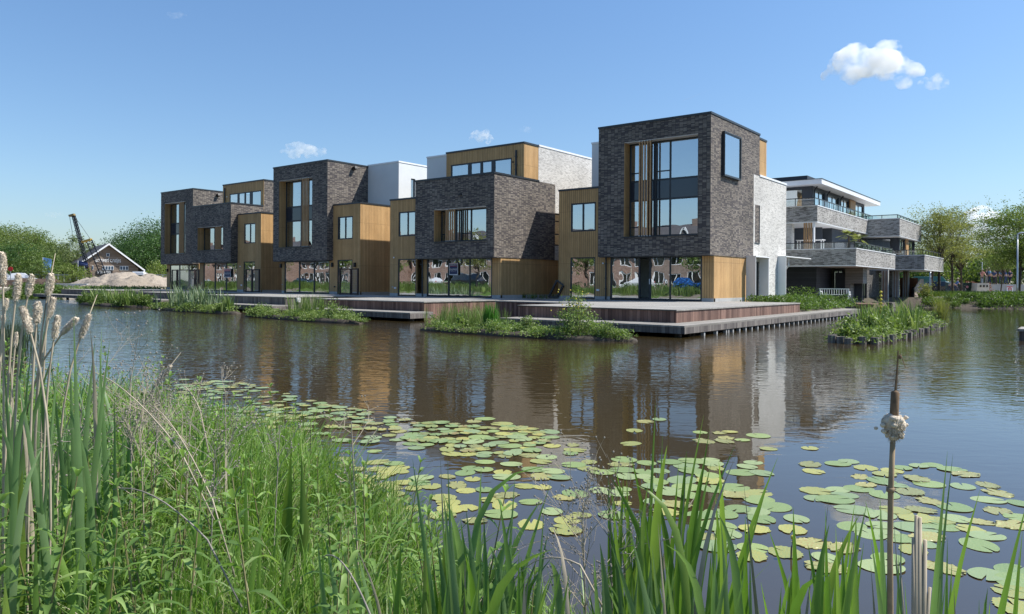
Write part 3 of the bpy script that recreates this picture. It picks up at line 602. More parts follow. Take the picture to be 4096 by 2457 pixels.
# ===== house 0 (farthest, three storeys)
def house0():
    Y, XR = 38.6, -70.15; XL = fxY(642.2, Y); Z0, Z1 = 3.47, 10.86; Yg = 39.2
    r = empty('townhouse', (-73, 39.3, FL), 'farthest house at the left end with narrow three-storey dark brick cube', 'house', GRP)
    h = R_(657, 739.6, 815, 1016.7, Y)
    volume(r, 'dark_brick_wall', M_DARK, XL, XR, Y, 47, Z0, Z1, {'F': [h]}); cap(r, XL, XR, Y, 47, Z1)
    MB().box(XL+.05, XR-.05, Y+.05, 47, Z0-.03, Z0-.001).build('soffit', M_ANTH, r)
    zz = lambda y: onY(700, y, 39.4)[1]
    Yw = niche(r, Y, h, 680.6, [(715, .12), (735, .1)], [(zz(896), .12), (zz(938), .12)], [715.7, 719.4, 723.1, 726.8, 730.5], M_DARK, band=(zz(938), zz(896)), curtain=[(684, 705, h[2], zz(938)), (684, 700, zz(896), h[3])])
    MB().box(h[0], h[1], Yw+.3, Yw+.5, zz(938), zz(896)).build('spandrel_floor', M_BLACK, r)
    interior(r, XL+.2, XR-.2, 43, 0, 3.5, 10.4); gz = onY(680, 1060, Yg)[1]
    Xa = fxY(667, Yg)
    volume(r, 'tan_cladding', M_TAN, Xa, XR+.1, Yg, 46, FL-.06, Z0, {'F': [(fxY(680, Yg), fxY(789, Yg), FL, gz)]}, sides='FRL', roof=False)
    glazing(r, Yg, 680, 789, gz, [(717, .18), (754, .14)]); plinth(r, Xa, fxY(680, Yg), Yg); lampbox(r, 671.5, 1082, Yg)
    MB().box(Xa+.2, XR-.1, Yg+.2, 45, FL-.05, FL+.01).build('inner_floor', M_FLOOR, r); interior(r, Xa+.2, XR, 45, 0, FL, 3.4)
    y_, z_ = onX(870, 779, XR); MB().obox((XR+.18, y_, z_-.05), (.16, 0, .05), (0, .14, 0), (-.04, 0, .11)).build('floodlight', M_BLACK, r)
house0()
# ---------------------------------------------------------------- timber decks over the water
DK = []
def deck(label, X0, X1, Y0, Y1, mat, ledge=None, extra=(), wallz=.4, step=2.6, lw=None):
    """platform with boarded skirts; ledge=(x0,x1,y0[,yend]) lower walkway in front, z .4"""
    r = empty('timber_deck', ((X0+X1)/2, (Y0+Y1)/2, .6), label, 'deck', 'timber decks along the water')
    tp = MB().box(X0-.04, X1+.04, Y0-.04, Y1, FL-.045, FL)
    sk = MB(); sk.box(X0, X1, Y0, Y0+.05, wallz-.02, FL-.047).box(X1-.05, X1, Y0+.05, Y1, -.3, FL-.047).box(X0, X0+.05, Y0+.05, Y1, wallz-.02, FL-.047)
    sk.box(X0, X1, Y0+1.4, Y0+1.45, -.4, wallz)      # dark inner quay wall under the ledge
    for (a, b, c, d) in extra:
        tp.box(a, b, c, d, FL-.049, FL-.004); sk.box(a, b, c+.04, c+.09, -.3, FL-.051)
    tp.build('deck_boards', M_DECKT, r); sk.build('skirt', mat, r)
    if ledge:
        a, b, c = ledge[:3]; mb = MB().box(a, b, c, Y0-.003, .34, .40); fa = MB().box(a, b, c+.02, c+.07, .13, .339)
        fa.box(a, a+.05, c+.07, Y0, .13, .339).box(b-.05, b, c+.07, Y0, .13, .339)
        if len(ledge) > 3:
            mb.box(X1+.003, b, Y0-.003, ledge[3], .34, .40); fa.box(b-.05, b, Y0, ledge[3], .13, .339)
        mb.build('walkway_boards', M_LEDGE, r); fa.build('fascia', M_DECKG, r)
        n = max(2, int((b-a)/step))
        for i in range(n): 
            x = a+.5+i*(b-a-1)/(n-1); MB().box(x-.09, x+.09, c+.5, c+.68, -.5, .13).build('post', M_WOODD, r)
    DK.append(r); return r
d4 = deck('nearest timber deck with lower walkway wrapping its right side', -18.67, -11.62, 24.4, 38.6, M_DECKW, (-18.5, -10.6, 22.9, 46.6), [(-24.0, -18.71, 29.4, 36.5), (-27.3, -18.71, 36.2, 36.52)])
# closely set white posts under the side walkway
for i in range(34):
    y = 24.6+i*.66 if i > 2 else 24.6+i*1.1
    MB().box(-10.75, -10.63, y-.05, y+.05, -.4, .13).build('pile', M_CONC, d4)
MB().box(-11.4, -11.3, 24.8, 46.5, -.4, .33).build('quay_wall', M_WOODD, d4)
deck('timber deck in front of the house with the sold board', -33.1, -24.9, 25.2, 34.2, M_DECKW, (-32.5, -24.3, 23.7), [(-37.3, -33.14, 30.7, 34.2)])
deck('timber deck before the middle house, small white box on its side', -46.97, -37.2, 26.2, 34.95, M_DECKG, (-45.6, -36.4, 24.7), [(-53.7, -47.01, 32, 35)])
deck('timber deck before the for-sale house, half hidden by reeds', -60.2, -53.5, 28.1, 35.6, M_DECKG, (-60.1, -52.7, 26.6), [(-67.5, -60.24, 33.3, 38)])
deck('leftmost timber deck reaching past the row towards the sand', -79.3, -69.2, 30.2, 39.2, M_DECKG, (-81.5, -68.4, 28.5))
# power box on the side of the middle deck
x_, z_ = onY(1141, 1200, 26.9); MB().box(-37.19, -37.08, 26.9, 27.15, .55, .82).build('junction_box', M_CAPW, DK[2])
# mesh screens standing on the decks
def screen(label, x0, x1, yt, Y, folds, cells=.12):
    X0, X1 = fxY(x0, Y), fxY(x1, Y); zt = onY(x0, yt, Y)[1]; r = empty('mesh_screen', ((X0+X1)/2, Y, FL), label, 'screen')
    f = MB()
    for (a, b, ya, yb) in folds:
        p, q = Vector((X0+(X1-X0)*a, Y+ya, 0)), Vector((X0+(X1-X0)*b, Y+yb, 0)); up_ = Vector((0, 0, 1))
        for s in (p, q): f.box(s.x-.05, s.x+.05, s.y-.05, s.y+.05, FL, zt)
        for z in (FL+.06, zt-.05): f.beam(p+up_*z, q+up_*z, .045)
        n = int((q-p).length/cells); g = MB()
        for i in range(1, n): g.beam(p+(q-p)*i/n+up_*(FL+.1), p+(q-p)*i/n+up_*(zt-.1), .005)
        for i in range(1, int((zt-FL)/cells)): g.beam(p+up_*(FL+i*cells), q+up_*(FL+i*cells), .005)
        g.build('mesh', M_STEEL, r)
    f.build('screen_frame', plain('screen_wood', (.035, .022, .02), .6), r)
screen('brown folding mesh screen before the tan wing of the middle house', 1378.5, 1432, 1074, 34.2, [(0, .48, -.4, 0), (.52, 1, 0, 0)])
screen('brown folding mesh screen on the deck of the for-sale house', 984.4, 1037, 1077, 34.9, [(0, .45, 0, 0), (.5, 1, 0, 0)])
screen('long brown mesh screen on the leftmost deck', 689, 795, 1079, 38.3, [(0, .18, 0, 0), (.22, .85, 0, 0), (.9, 1, 0, 0)])
# white barbecue cabinet behind the long screen
r_ = empty('deck_cabinet', (fxY(765, 38.7), 38.7, FL), 'small black and grey cabinet behind the long mesh screen', 'cabinet'); X_ = fxY(765, 38.7)
MB().box(X_-.35, X_+.1, 38.6, 38.95, FL, 1.95).build('cabinet_body', M_BLACK, r_); MB().box(X_+.12, X_+.3, 38.6, 38.9, FL, 1.95).build('side_panel', M_STEEL, r_)
# sale boards
def text(body, size, loc, mat, parent, w=None):
    cu = bpy.data.curves.new('lettering', 'FONT'); cu.body = body; cu.size = size; cu.extrude = .002; cu.align_x = 'CENTER'; cu.align_y = 'CENTER'
    o = bpy.data.objects.new('lettering', cu); COL.objects.link(o); cu.materials.append(mat)
    bpy.context.view_layer.update(); dg = bpy.context.evaluated_depsgraph_get(); me = bpy.data.meshes.new_from_object(o.evaluated_get(dg)); bpy.data.objects.remove(o)
    o = bpy.data.objects.new('lettering', me); COL.objects.link(o); setp(o, parent); o.location = Vector(loc)-wloc(parent); o.rotation_euler = (pi/2, 0, 0)
    if w:
        xs = [v.co.x for v in me.vertices]; k = w/(max(xs)-min(xs)); o.scale = (k, 1, 1)
    return o
def board(x0, x1, yt, yb, Y, top, label, white_head):
    a, b = fxY(x0, Y), fxY(x1, Y); z1, z0 = onY(x0, yt, Y)[1], onY(x0, yb, Y)[1]; c = (a+b)/2; h = z1-z0; w = b-a
    r = empty('sale_board', (c, Y, z0), label, 'sign')
    navy = plain('navy_print', (.02, .03, .10), .4); red = plain('red_print', (.50, .03, .05), .4); wh = plain('white_print', (.8, .8, .8), .4)
    MB().box(a, b, Y-.02, Y, z0, z1).build('board_back', wh, r)
    MB().box(a+.03, b-.03, Y-.026, Y-.0205, z0+.06*h, z1-.28*h if not white_head else z1-.03).build('navy_field', navy, r)
    if white_head: MB().box(a+.03, b-.03, Y-.031, Y-.0265, z1-.27*h, z1-.24*h).box(a+.03, b-.03, Y-.031, Y-.0265, z1-.07*h, z1-.05*h).build('red_stripe', red, r)
    else: MB().box(a+.03, b-.03, Y-.026, Y-.0205, z1-.27*h, z1-.03).build('red_field', red, r)
    text(top, .17*h, (c, Y-.034, z1-.155*h), wh, r, w*.84)
    text('DUPREE', .2*h, (c, Y-.034, z1-.54*h), wh, r, w*.84); text('MAKELAARS O.G.', .05*h, (c, Y-.034, z1-.67*h), wh, r, w*.6)
board(1798.2, 1831.9, 1053.3, 1100.5, 34.14, 'VERKOCHT', 'navy estate board reading VERKOCHT on the glass front', True)
board(897.6, 923.6, 1075.5, 1110, 35.55, 'TE KOOP', 'red and navy estate board reading TE KOOP on the glass', False)
# grey frame leaning in the gap beside the nearest tan wing
r_ = empty('leaning_frame', (-25.6, 36.3, FL), 'dark metal frame leaning against the tan wing in the gap', 'frame')
a_, b_ = Vector((fxY(2196, 36.1), 36.1, .95)), Vector((fxY(2228, 36.1), 36.1, 1.95))
MB().beam(a_, b_, .05).beam(a_+Vector((.4, .3, 0)), b_+Vector((.25, .3, -.3)), .05).beam(a_, a_+Vector((.4, .3, 0)), .05).beam(b_, b_+Vector((.25, .3, -.3)), .05).build('frame_bars', M_ANTH, r_)
# ---------------------------------------------------------------- apartment block behind the nearest house
def apartment():
    r = empty('apartment_building', (-16, 60, .6), 'pale brick apartment building with stacked balconies and thin white overhanging roof', 'building')
    SL = plain('slate_panel', (.035, .042, .055), .55, var=.15)
    SLB = boards('slate_siding', (.030, .036, .048), (.045, .052, .066), w=.17, groove=(.012, .014, .02), gw=.08, horiz=True)
    GB = boards('grey_siding', (.20, .195, .18), (.28, .27, .25), w=.2, groove=(.06, .06, .055), gw=.08, horiz=True)
    SCR = plain('screen_cloth', (.045, .055, .075), .7)
    def band(X0, X1, Y0, Y1, Z0, Z1, sides='FR', part='balcony'):
        mb = MB()
        panel(mb, 'y', Y0, X0, X1, Z0, Z1, (), .22, -1); panel(mb, 'x', X1, Y0+.22, Y1, Z0, Z1, (), .22, 1); panel(mb, 'y', Y1+.22, X0, X1, Z0, Z1, (), .22, 1)
        o = mb.build(part, M_GREYB, r)
        MB().box(X0, X1+.03, Y0-.03, Y0+.26, Z1, Z1+.06).box(X1-.23, X1+.03, Y0+.26, Y1+.25, Z1, Z1+.06).build('coping', M_CAPW, o)
        MB().box(X0, X1-.01, Y0+.01, Y1+.2, Z0-.07, Z0-.002).box(X0, X1-.225, Y0+.225, Y1, Z0+.002, Z0+.2).build('balcony_floor', M_CAPW, o)
        return o
    def rail(pts, z, hgt=.42, glassy=True):
        """glass balustrade along points"""
        f = MB(); g = MB()
        for a, b in zip(pts[:-1], pts[1:]):
            a, b = Vector((*a, z)), Vector((*b, z)); n = max(1, round((b-a).length/1.25)); u = Vector((0, 0, 1))
            f.beam(a+u*hgt, b+u*hgt, .028)
            for i in range(n+1):
                p = a+(b-a)*i/n; f.box(p.x-.022, p.x+.022, p.y-.022, p.y+.022, z, z+hgt)
            g.add([a+u*.04, b+u*.04, b+u*(hgt-.03), a+u*(hgt-.03)], [(0, 1, 2, 3)])
        o = f.build('balustrade', M_ANTH, r); g.build('balustrade_glass', M_CLEAR, o)
    band(-30, -12.16, 52.26, 64.4, 3.1, 4.16); band(-30, -14.7, 52.57, 69.4, 6.1, 7.15)
    band(-30, -10.6, 67.68, 77.2, 3.1, 4.2); band(-30, -12.3, 67.0, 76.5, 5.85, 7.2)
    rail([(-30, 52.4), (-14.85, 52.4), (-14.85, 69.3)], 7.2, .5); rail([(-30, 52.42), (-12.3, 52.42), (-12.3, 64.3)], 4.21, .42)
    rail([(-14.3, 67.85), (-10.75, 67.85), (-10.75, 77)], 4.25, .42); rail([(-16, 67.2), (-12.5, 67.2), (-12.5, 76)], 7.25, .3)
    # roof slab and dark setback
    MB().box(-30, -15.39, 56.08, 75, 9.1, 9.45).build('roof_slab', M_CAPW, r)
    MB().box(-30, -15.36, 56.05, 75.03, 9.45, 9.49).build('roof_edge', M_ANTH, r)
    MB().box(-30, -18.1, 61.9, 74, 9.49, 10.6).build('roof_setback', SL, r)
    # level 2 rooms
    volume(r, 'dark_wall', SL, -29, -16.3, 57.0, 73, 7.15, 9.09, {'F': [(-28, -17.0, 7.3, 8.95)], 'R': [(57.5, 60.3, 7.2, 8.9), (60.9, 64.3, 7.2, 8.9), (64.7, 67.5, 7.2, 8.9), (69.5, 72.6, 7.2, 8.9)]}, sides='FR', roof=False)
    window(r, 'y', 57.05, -28, -17.0, 7.3, 8.95, (-26, -24, -22, -20)); MB().box(-28, -17.2, 57.5, 57.55, 7.3, 8.9).build('curtain', M_CURT, r)
    for a, b in ((57.5, 60.3), (60.9, 64.3), (64.7, 67.5), (69.5, 72.6)): window(r, 'x', -16.35, a, b, 7.2, 8.9, ((a+b)/2,), out=1); MB().box(-18.6, -18.55, a, b, 7.2, 8.9).build('curtain', M_CURT, r)
    MB().box(-16.32, -16.2, 67.6, 69.4, 7.2, 9.05).build('wood_panel', M_LOUV, r)
    for y in (57.2, 60.6, 64.5): MB().tube([(-16.2, y, 7.2), (-16.2, y, 8.8), (-16.0, y, 9.05)], .05, 6).build('downpipe', M_BLACK, r)
    # level 1 rooms
    Yb = 58.5
    volume(r, 'dark_wall', SL, -30, -15.3, Yb, 73, 4.2, 6.03, {'F': [(-17.6, -16.0, 4.4, 5.9)], 'R': [(59.2, 62.3, 4.3, 5.9), (62.8, 66.4, 4.3, 5.9)]}, sides='FR', roof=False)
    window(r, 'y', Yb+.05, -17.6, -16.0, 4.4, 5.9); MB().box(-16.9, -16.45, 52.7, 53.3, 4.2, 6.05).build('brick_pier', M_WHITE, r)
    for a, b in ((59.2, 62.3), (62.8, 66.4)): MB().box(-15.36, -15.3, a, b, 4.3, 5.9).build('sun_screen', SCR, r)
    MB().box(-17.6, -15.6, 57.0, 57.1, 4.3, 6.0).build('sun_screen', SCR, r)
    for x in (-15.57, -15.43, -15.27, -15.12): MB().box(x-.04, x+.04, 52.6, 52.76, 4.24, 6.03).build('louvre', M_LOUV, r)
    MB().box(-15.0, -14.9, 52.62, 52.8, 4.24, 6.03).build('white_post', M_CAPW, r)
    # second volume
    volume(r, 'dark_wall', SL, -25, -12.7, 69.0, 76, 4.25, 5.83, {'F': [(-15.8, -13.3, 4.35, 5.75)], 'R': [(69.4, 71.4, 4.35, 5.75), (72.8, 75.6, 4.35, 5.75)]}, sides='FR', roof=False)
    window(r, 'y', 69.05, -15.8, -13.3, 4.35, 5.75); MB().box(-15.8, -13.4, 69.5, 69.54, 4.35, 5.75).build('curtain', M_CURT, r)
    for a, b in ((69.4, 71.4), (72.8, 75.6)): window(r, 'x', -12.75, a, b, 4.35, 5.75, ((a+b)/2,), out=1)
    MB().box(-12.72, -12.6, 71.5, 72.6, 4.3, 5.8).build('wood_panel', M_LOUV, r)
    # ground floor
    volume(r, 'slate_siding', SLB, -30, -15.3, 54.6, 58.5, .5, 3.02, sides='FR', roof=False)
    volume(r, 'grey_brick_wall', brick('dark_grey_brick', [(0, (.09, .085, .08)), (.5, (.15, .14, .13)), (.9, (.22, .21, .2))], (.07, .07, .065), off=.4), -30, -14.2, 58.5, 76, .3, 3.02, {'F': [(-15.2, -14.5, .5, 2.9)], 'R': [(59, 60.8, .5, 2.9), (63, 64.6, .5, 2.9), (69, 70.5, .5, 2.9)]}, sides='FR', roof=False)  # darker grey brick than the balcony bands
    window(r, 'y', 58.55, -15.2, -14.5, .5, 2.9, (-14.85,))
    for a, b in ((59, 60.8), (63, 64.6), (69, 70.5)): window(r, 'x', -14.25, a, b, .5, 2.9, ((a+b)/2,), out=1)
    MB().box(-14.1, -12.9, 57.5, 58.6, 1.9, 3.02).box(-14.1, -13.75, 57.5, 58.6, .6, 1.9).build('siding_portal', GB, r)
    MB().box(-13.75, -13.2, 58.62, 58.7, .6, 1.95).build('door', SL, r); MB().box(-14.9, -14.15, 57.9, 58.0, .6, 2.7).build('door', SL, r)
    for (a, b, y) in ((3526, 3553, 66.3), (3570, 3596, 68.5), (3611, 3635, 71)):
        X0, X1 = fxY(a, y), fxY(b, y); c_ = MB().box(X0, X1, y, y+.25, .35, 3.05).build('concrete_column', M_CONC, r)
        MB().box(X0+.12, X0+.17, y-.04, y, .6, 2.95).box(X1-.17, X1-.12, y-.04, y, .6, 2.95).build('rusty_strip', plain('rust', (.20, .10, .05), .8), c_)
    # jetties at the water
    MB().box(-15, -12.35, 64.6, 69.2, .30, .42).box(-12.4, -12.3, 64.6, 69.2, .02, .30).box(-15, -12.4, 64.5, 64.6, .02, .42).build('jetty', M_DECKG, r)
    MB().box(-14.6, -12.9, 65, 65.5, -.3, .02).box(-14.6, -12.9, 67.8, 68.2, -.3, .02).build('footing', M_CONC, r)
    MB().box(-14.2, -11.35, 53.6, 57.4, .42, .52).box(-11.45, -11.35, 53.6, 57.4, .3, .42).box(-14.2, -11.45, 53.5, 53.6, .3, .52).build('jetty', M_DECKW, r); MB().box(-12.6, -12.0, 54.5, 54.8, -.3, .3).build('footing', M_CONC, r)
    MB().box(-13, -11.0, 70.8, 73, .30, .42).box(-11.1, -11.0, 70.8, 73, .1, .3).build('jetty', M_DECKW, r)
apartment()
# balcony plants and furniture
GL_ = leafm('palm_leaf', (.14, .17, .03), (.24, .26, .06), .3)
def palm(x, y, z, label, s=1.0, seed=1):
    rn = random.Random(seed); r = empty('potted_palm', (x, y, z), label, 'palm', None)
    MB().tube([(x, y, z), (x, y, z+.35)], [.16*s, .2*s], 10).build('pot', M_BLACK, r)
    MB().tube([(x, y, z+.3), (x+.02, y, z+1.25*s)], [.09*s, .07*s], 8).build('trunk', plain('palm_bark', (.14, .10, .06), .9), r)
    V = []; Qs = []
    for i in range(17):
        a = i*2.4+rn.random(); e = rn.uniform(-.3, 1.1); L = rn.uniform(.75, 1.15)*s
        o = Vector((x, y, z+1.27*s)); d = Vector((cos(a)*cos(e), sin(a)*cos(e), sin(e)))
        for j in range(12):
            t0 = .45+.55*j/11; p = o+d*L*t0+Vector((0, 0, -.35*L*t0*t0)); sd = d.cross(Vector((0, 0, 1))).normalized()
            for sg in (-1, 1):
                q = p+(sd*sg*.8+d*.6).normalized()*L*.38+Vector((0, 0, -.06)); b = len(V); n = d*.02
                V += [p-n, p+n, q+n*.3, q-n*.3]; Qs.append((b, b+1, b+2, b+3))
            b = len(V); w = Vector((0, 0, .008)); pp = o+d*L*(t0-.06)+Vector((0, 0, -.35*L*(t0-.06)**2)); V += [pp-w, pp+w, p+w, p-w]; Qs.append((b, b+1, b+2, b+3))
    MB().add(V, Qs).build('fronds', GL_, r)
palm(-12.75, 52.8, 4.2, 'left potted palm on the corner of the first balcony', 0.66, 2); palm(-12.75, 55.6, 4.2, 'right potted palm farther along the first balcony', 0.62, 5)
def dining(x, y, z, label):
    r = empty('dining_table', (x, y, z), label, 'table'); MB().box(x-.9, x+.9, y-.4, y+.4, z+.70, z+.74).build('tabletop', M_CAPW, r)
    for a in (-.8, .8):
        for b in (-.3, .3): MB().box(x+a-.03, x+a+.03, y+b-.03, y+b+.03, z, z+.70).build('leg', M_CAPW, r)
dining(-15.6, 54.2, 4.2, 'white dining table on the balcony behind the wooden louvres')
def bench(x, y, z):
    r = empty('white_bench', (x, y, z), 'white slatted garden bench standing on the planted bank', 'bench')
    MB().box(x-.9, x+.9, y, y+.45, z+.42, z+.46).build('seat', M_CAPW, r)
    b = MB().box(x-.9, x+.9, y-.05, y, z+.78, z+.84)
    for i in range(13): b.box(x-.88+i*.146, x-.85+i*.146, y-.04, y-.01, z+.46, z+.78)
    b.build('backrest', M_CAPW, r)
    for a in (-.86, .82): 
        MB().box(x+a, x+a+.05, y+.38, y+.43, z, z+.62).build('leg', M_CAPW, r); MB().box(x+a, x+a+.05, y-.05, y, z, z+.78).build('leg', M_CAPW, r)
        MB().box(x+a, x+a+.05, y, y+.43, z+.62, z+.66).build('armrest', M_CAPW, r)
bench(-12.9, 49.9, .72)
def urn(x, y, z):
    pr = [(0, .12), (.1, .2), (.45, .17), (.62, .10), (.72, .13), (.85, .10), (.95, .05)]
    MB().tube([(x, y, z+a*1.3) for a, b in pr], [b*1.0 for a, b in pr], 12).build('garden_statue', M_BLACK, smooth=True, loc=(x, y, z))
urn(-12.0, 71.2, .42); tag(bpy.data.objects['garden_statue'], 'dark vase-like statue on the jetty beside the concrete columns', 'statue')
# timber fence at the end of the building
r = empty('timber_fence', (-12.6, 76, .4), 'reddish brown timber privacy fence with a pale sloped end panel', 'fence')
RW = boards('red_fence_wood', (.20, .09, .05), (.32, .15, .085), w=.25, groove=(.05, .02, .012), gw=.06)
yf = 74.5
MB().box(fxY(3600, yf), fxY(3672, yf), yf, yf+.06, .6, onY(3640, 1112, yf)[1]).build('panel', RW, r)
X0, X1 = fxY(3674, 72.2), fxY(3690, 72.2); 
MB().add([(X0, 70.2, .1), (X0, 74.45, .1), (X0, 74.45, 2.35), (X0, 72.9, 2.35), (X0, 70.2, 1.55), (X0+.05, 70.2, .1), (X0+.05, 74.45, .1), (X0+.05, 74.45, 2.35), (X0+.05, 72.9, 2.35), (X0+.05, 70.2, 1.55)],
    [(0, 1, 2, 3, 4), (9, 8, 7, 6, 5), (0, 5, 6, 1), (1, 6, 7, 2), (2, 7, 8, 3), (3, 8, 9, 4), (4, 9, 5, 0)]).build('end_panel', boards('pale_fence_wood', (.34, .26, .22), (.42, .34, .30), w=.15), r)
# ---------------------------------------------------------------- foliage helpers
rs = np.random.RandomState(11)
def rquads(C, L, W, rs=rs, flat=.0, D=None):
    """leaf diamonds at centres C"""
    n = len(C); d = rs.normal(size=(n, 3)) if D is None else D; d[:, 2] *= (1-flat); d /= np.linalg.norm(d, axis=1)[:, None]+1e-9
    e = rs.normal(size=(n, 3)); e = np.cross(d, e); e /= np.linalg.norm(e, axis=1)[:, None]+1e-9
    L = np.broadcast_to(np.asarray(L), (n,))[:, None]; W = np.broadcast_to(np.asarray(W), (n,))[:, None]
    V = np.stack([C-d*L/2, C+e*W/2-d*L*.05, C+d*L/2, C-e*W/2-d*L*.05], 1).reshape(-1, 3)
    return V, np.arange(4*n).reshape(-1, 4)
LF_DARK = leafm('dark_foliage', (.030, .072, .020), (.060, .125, .030), .3, c3=(.09, .17, .045))
LF_MID = leafm('mid_foliage', (.075, .12, .028), (.12, .18, .04), .35, c3=(.17, .23, .06))
LF_LIGHT = leafm('light_foliage', (.10, .15, .030), (.16, .215, .050), .4, c3=(.23, .28, .08))
LF_OLIVE = leafm('olive_foliage', (.15, .165, .045), (.23, .24, .075), .4, c3=(.30, .31, .12))
LF_FAR = leafm('far_foliage', (.11, .15, .055), (.16, .205, .07), .35, c3=(.22, .26, .10))
BARK = plain('bark', (.085, .066, .05), .95, var=.4, scale=9, bump=.4)
BARKG = plain('grey_bark', (.16, .145, .125), .95, var=.4, scale=9, bump=.4)
TG = 'trees'
def tree(loc, hgt, cw, z0, label, group=None, name='broadleaf_tree', mat=None, n=60, per=42, leaf=.3, trunk=.16, seed=1, layered=0.0, top=1.0, bark=None, open_=.55, wisp=0):
    """trunk with limbs up into leaf clumps; crown from z0 to hgt, half-width cw"""
    mat = mat or LF_MID; rn = np.random.RandomState(seed); x, y, z = loc
    r = empty(name, (x, y, z), label, 'tree', group)
    c0 = np.array([x, y, z+(z0+hgt)/2]); hz = (hgt-z0)/2
    P = []
    while len(P) < n:
        p = rn.uniform(-1, 1, 3); q = np.linalg.norm(p)
        if q > 1 or q < open_*rn.random(): continue
        w = 1-.25*max(0, p[2])*top
        P.append(c0+np.array([p[0]*cw*w, p[1]*cw*w, p[2]*hz]))
    P = np.array(P); sc = .22*cw+.15
    K = rn.normal(size=(n, per, 3)); K /= np.linalg.norm(K, axis=2)[:, :, None]; K *= 1.75*rn.random((n, per, 1))**.45; K = K*np.array([sc, sc, sc*(.6-.36*layered)])*rn.uniform(.6, 1.25, (n, 1, 1))
    C = (P[:, None, :]+K).reshape(-1, 3)
    if wisp:
        W_ = []
        for i in range(wisp):
            a = rn.uniform(0, 2*pi); q = c0+np.array([cos(a)*cw*rn.uniform(.2, .9), sin(a)*cw*rn.uniform(.2, .9), hz*rn.uniform(.3, .95)]); d = np.array([cos(a), sin(a), rn.uniform(.2, 1.3)]); d /= np.linalg.norm(d)
            k = rn.random((26, 1)); W_.append(q+d*k*cw*.55+rn.normal(size=(26, 3))*.14)
        C = np.concatenate([C]+W_)
    V, Q = rquads(C, leaf*rn.uniform(.6, 1.3, len(C)), leaf*.5*rn.uniform(.6, 1.3, len(C)), rn, flat=.55*layered)
    np_mesh('crown', V, Q, mat, parent=r)
    mb = MB(); tp = Vector((x+rn.uniform(-.1, .1)*cw, y, z+z0+(hgt-z0)*.8)); lean = Vector((rn.uniform(-.15, .15), rn.uniform(-.15, .15), 0))
    path = [Vector((x, y, z-.2)), Vector((x, y, z+.25)), Vector((x, y, z+z0*.7))+lean, Vector((x, y, z+z0+hz*.6))+lean*2, tp]
    mb.tube(path, [trunk*1.35, trunk, trunk*.85, trunk*.55, trunk*.12], 8)
    for i in range(0, n, max(1, n//22)):
        e = Vector(P[i]); k = min(.95, max(.35, (e.z-z)/(hgt)*.75)); s = Vector((x, y, z))+lean+Vector((0, 0, (hgt)*k*.75)); 
        if s.z > e.z-.1: s.z = e.z-.25*(e-Vector((x, y, e.z))).length
        s.z = max(s.z, z+z0*.6); m_ = s.lerp(e, .5)+Vector((0, 0, .12*(e-s).length)); mb.tube([s, m_, e], [trunk*.34, trunk*.2, trunk*.06], 5)
    mb.build('trunk', bark or BARK, r, smooth=True)
    return r
# ---------------------------------------------------------------- right bank: plaza, trees, people, vehicles
def gp(px, d, z=None):
    p = ond(px, 1141, d); return (p.x, p.y, float(land_h(p.x, p.y)[0]) if z is None else z)
t = NT('paving'); p, x, y, z = t.pos(); M_PAVE = t.fin(t.mix(t.noise(p, 2, 4), (.28, .25, .22), (.38, .35, .31)), .9)
a, b, c, d = gp(3680, 63.6), gp(4130, 64.6), gp(4130, 64.9), gp(3680, 63.9)
o = MB().add([(*a[:2], .82), (*b[:2], .82), (*c[:2], .82), (*d[:2], .82), (*a[:2], .4), (*b[:2], .4), (*c[:2], .4), (*d[:2], .4)], [(0, 1, 2, 3), (4, 5, 1, 0), (5, 6, 2, 1), (7, 4, 0, 3)]).build('path_kerb', M_CAPW); o['kind'] = 'structure'
P4 = [gp(3690, 72), gp(4500, 72), gp(4500, 100), gp(3600, 100)]
o = MB().add([(q[0], q[1], .815) for q in P4], [(0, 1, 2, 3)]).build('plaza_paving', M_PAVE); o['kind'] = 'structure'
a, b = gp(3676, 60.2), gp(4400, 62.4)
MB().beam((a[0], a[1], .04), (b[0], b[1], .06), .13).build('bank_edging', M_WOODD); tag(bpy.data.objects['bank_edging'], 'dark timber edging along the waterline of the right bank', 'edging')
tree(gp(3756, 68), 8.0, 2.3, 3.1, 'yellow-green young oak at the end of the brick balcony', TG, 'oak_tree', LF_OLIVE, 74, 120, .15, .13, 4, .9, top=2.6, wisp=34)
tree(gp(3811, 74), 8.6, 2.4, 3.2, 'airy yellow-green oak between the parked bicycles and the container', TG, 'oak_tree', LF_OLIVE, 74, 120, .15, .12, 9, .9, top=2.8, wisp=36)
tree(gp(3845, 77), 6.4, 2.6, 2.9, 'low spreading yellow-green oak in front of the green container', TG, 'oak_tree', LF_OLIVE, 60, 110, .15, .10, 14, .95, wisp=12)
tree(gp(3725, 86), 6.6, 2.3, 3.1, 'oak with dark trunk just under the lowest balcony corner', TG, 'oak_tree', LF_OLIVE, 50, 90, .15, .14, 19, .9, top=2, wisp=14)
tree(gp(3985, 92), 7.8, 2.7, 2.8, 'sparse brownish oak behind the people on the bridge', TG, 'oak_tree', leafm('brown_foliage', (.13, .11, .06), (.18, .165, .08), .3), 36, 46, .17, .12, 23, .8, wisp=34, open_=.8)
tree(gp(4075, 69), 8.6, 3.6, 2.9, 'large bright green oak at the right edge of the picture', TG, 'oak_tree', LF_LIGHT, 150, 130, .17, .15, 31, .9, wisp=24)
tree(gp(4003, 82), 5.2, 2.3, 2.7, 'thin-stemmed bright green oak before the concrete bridge', TG, 'oak_tree', LF_LIGHT, 60, 100, .16, .07, 37, .9, wisp=8)
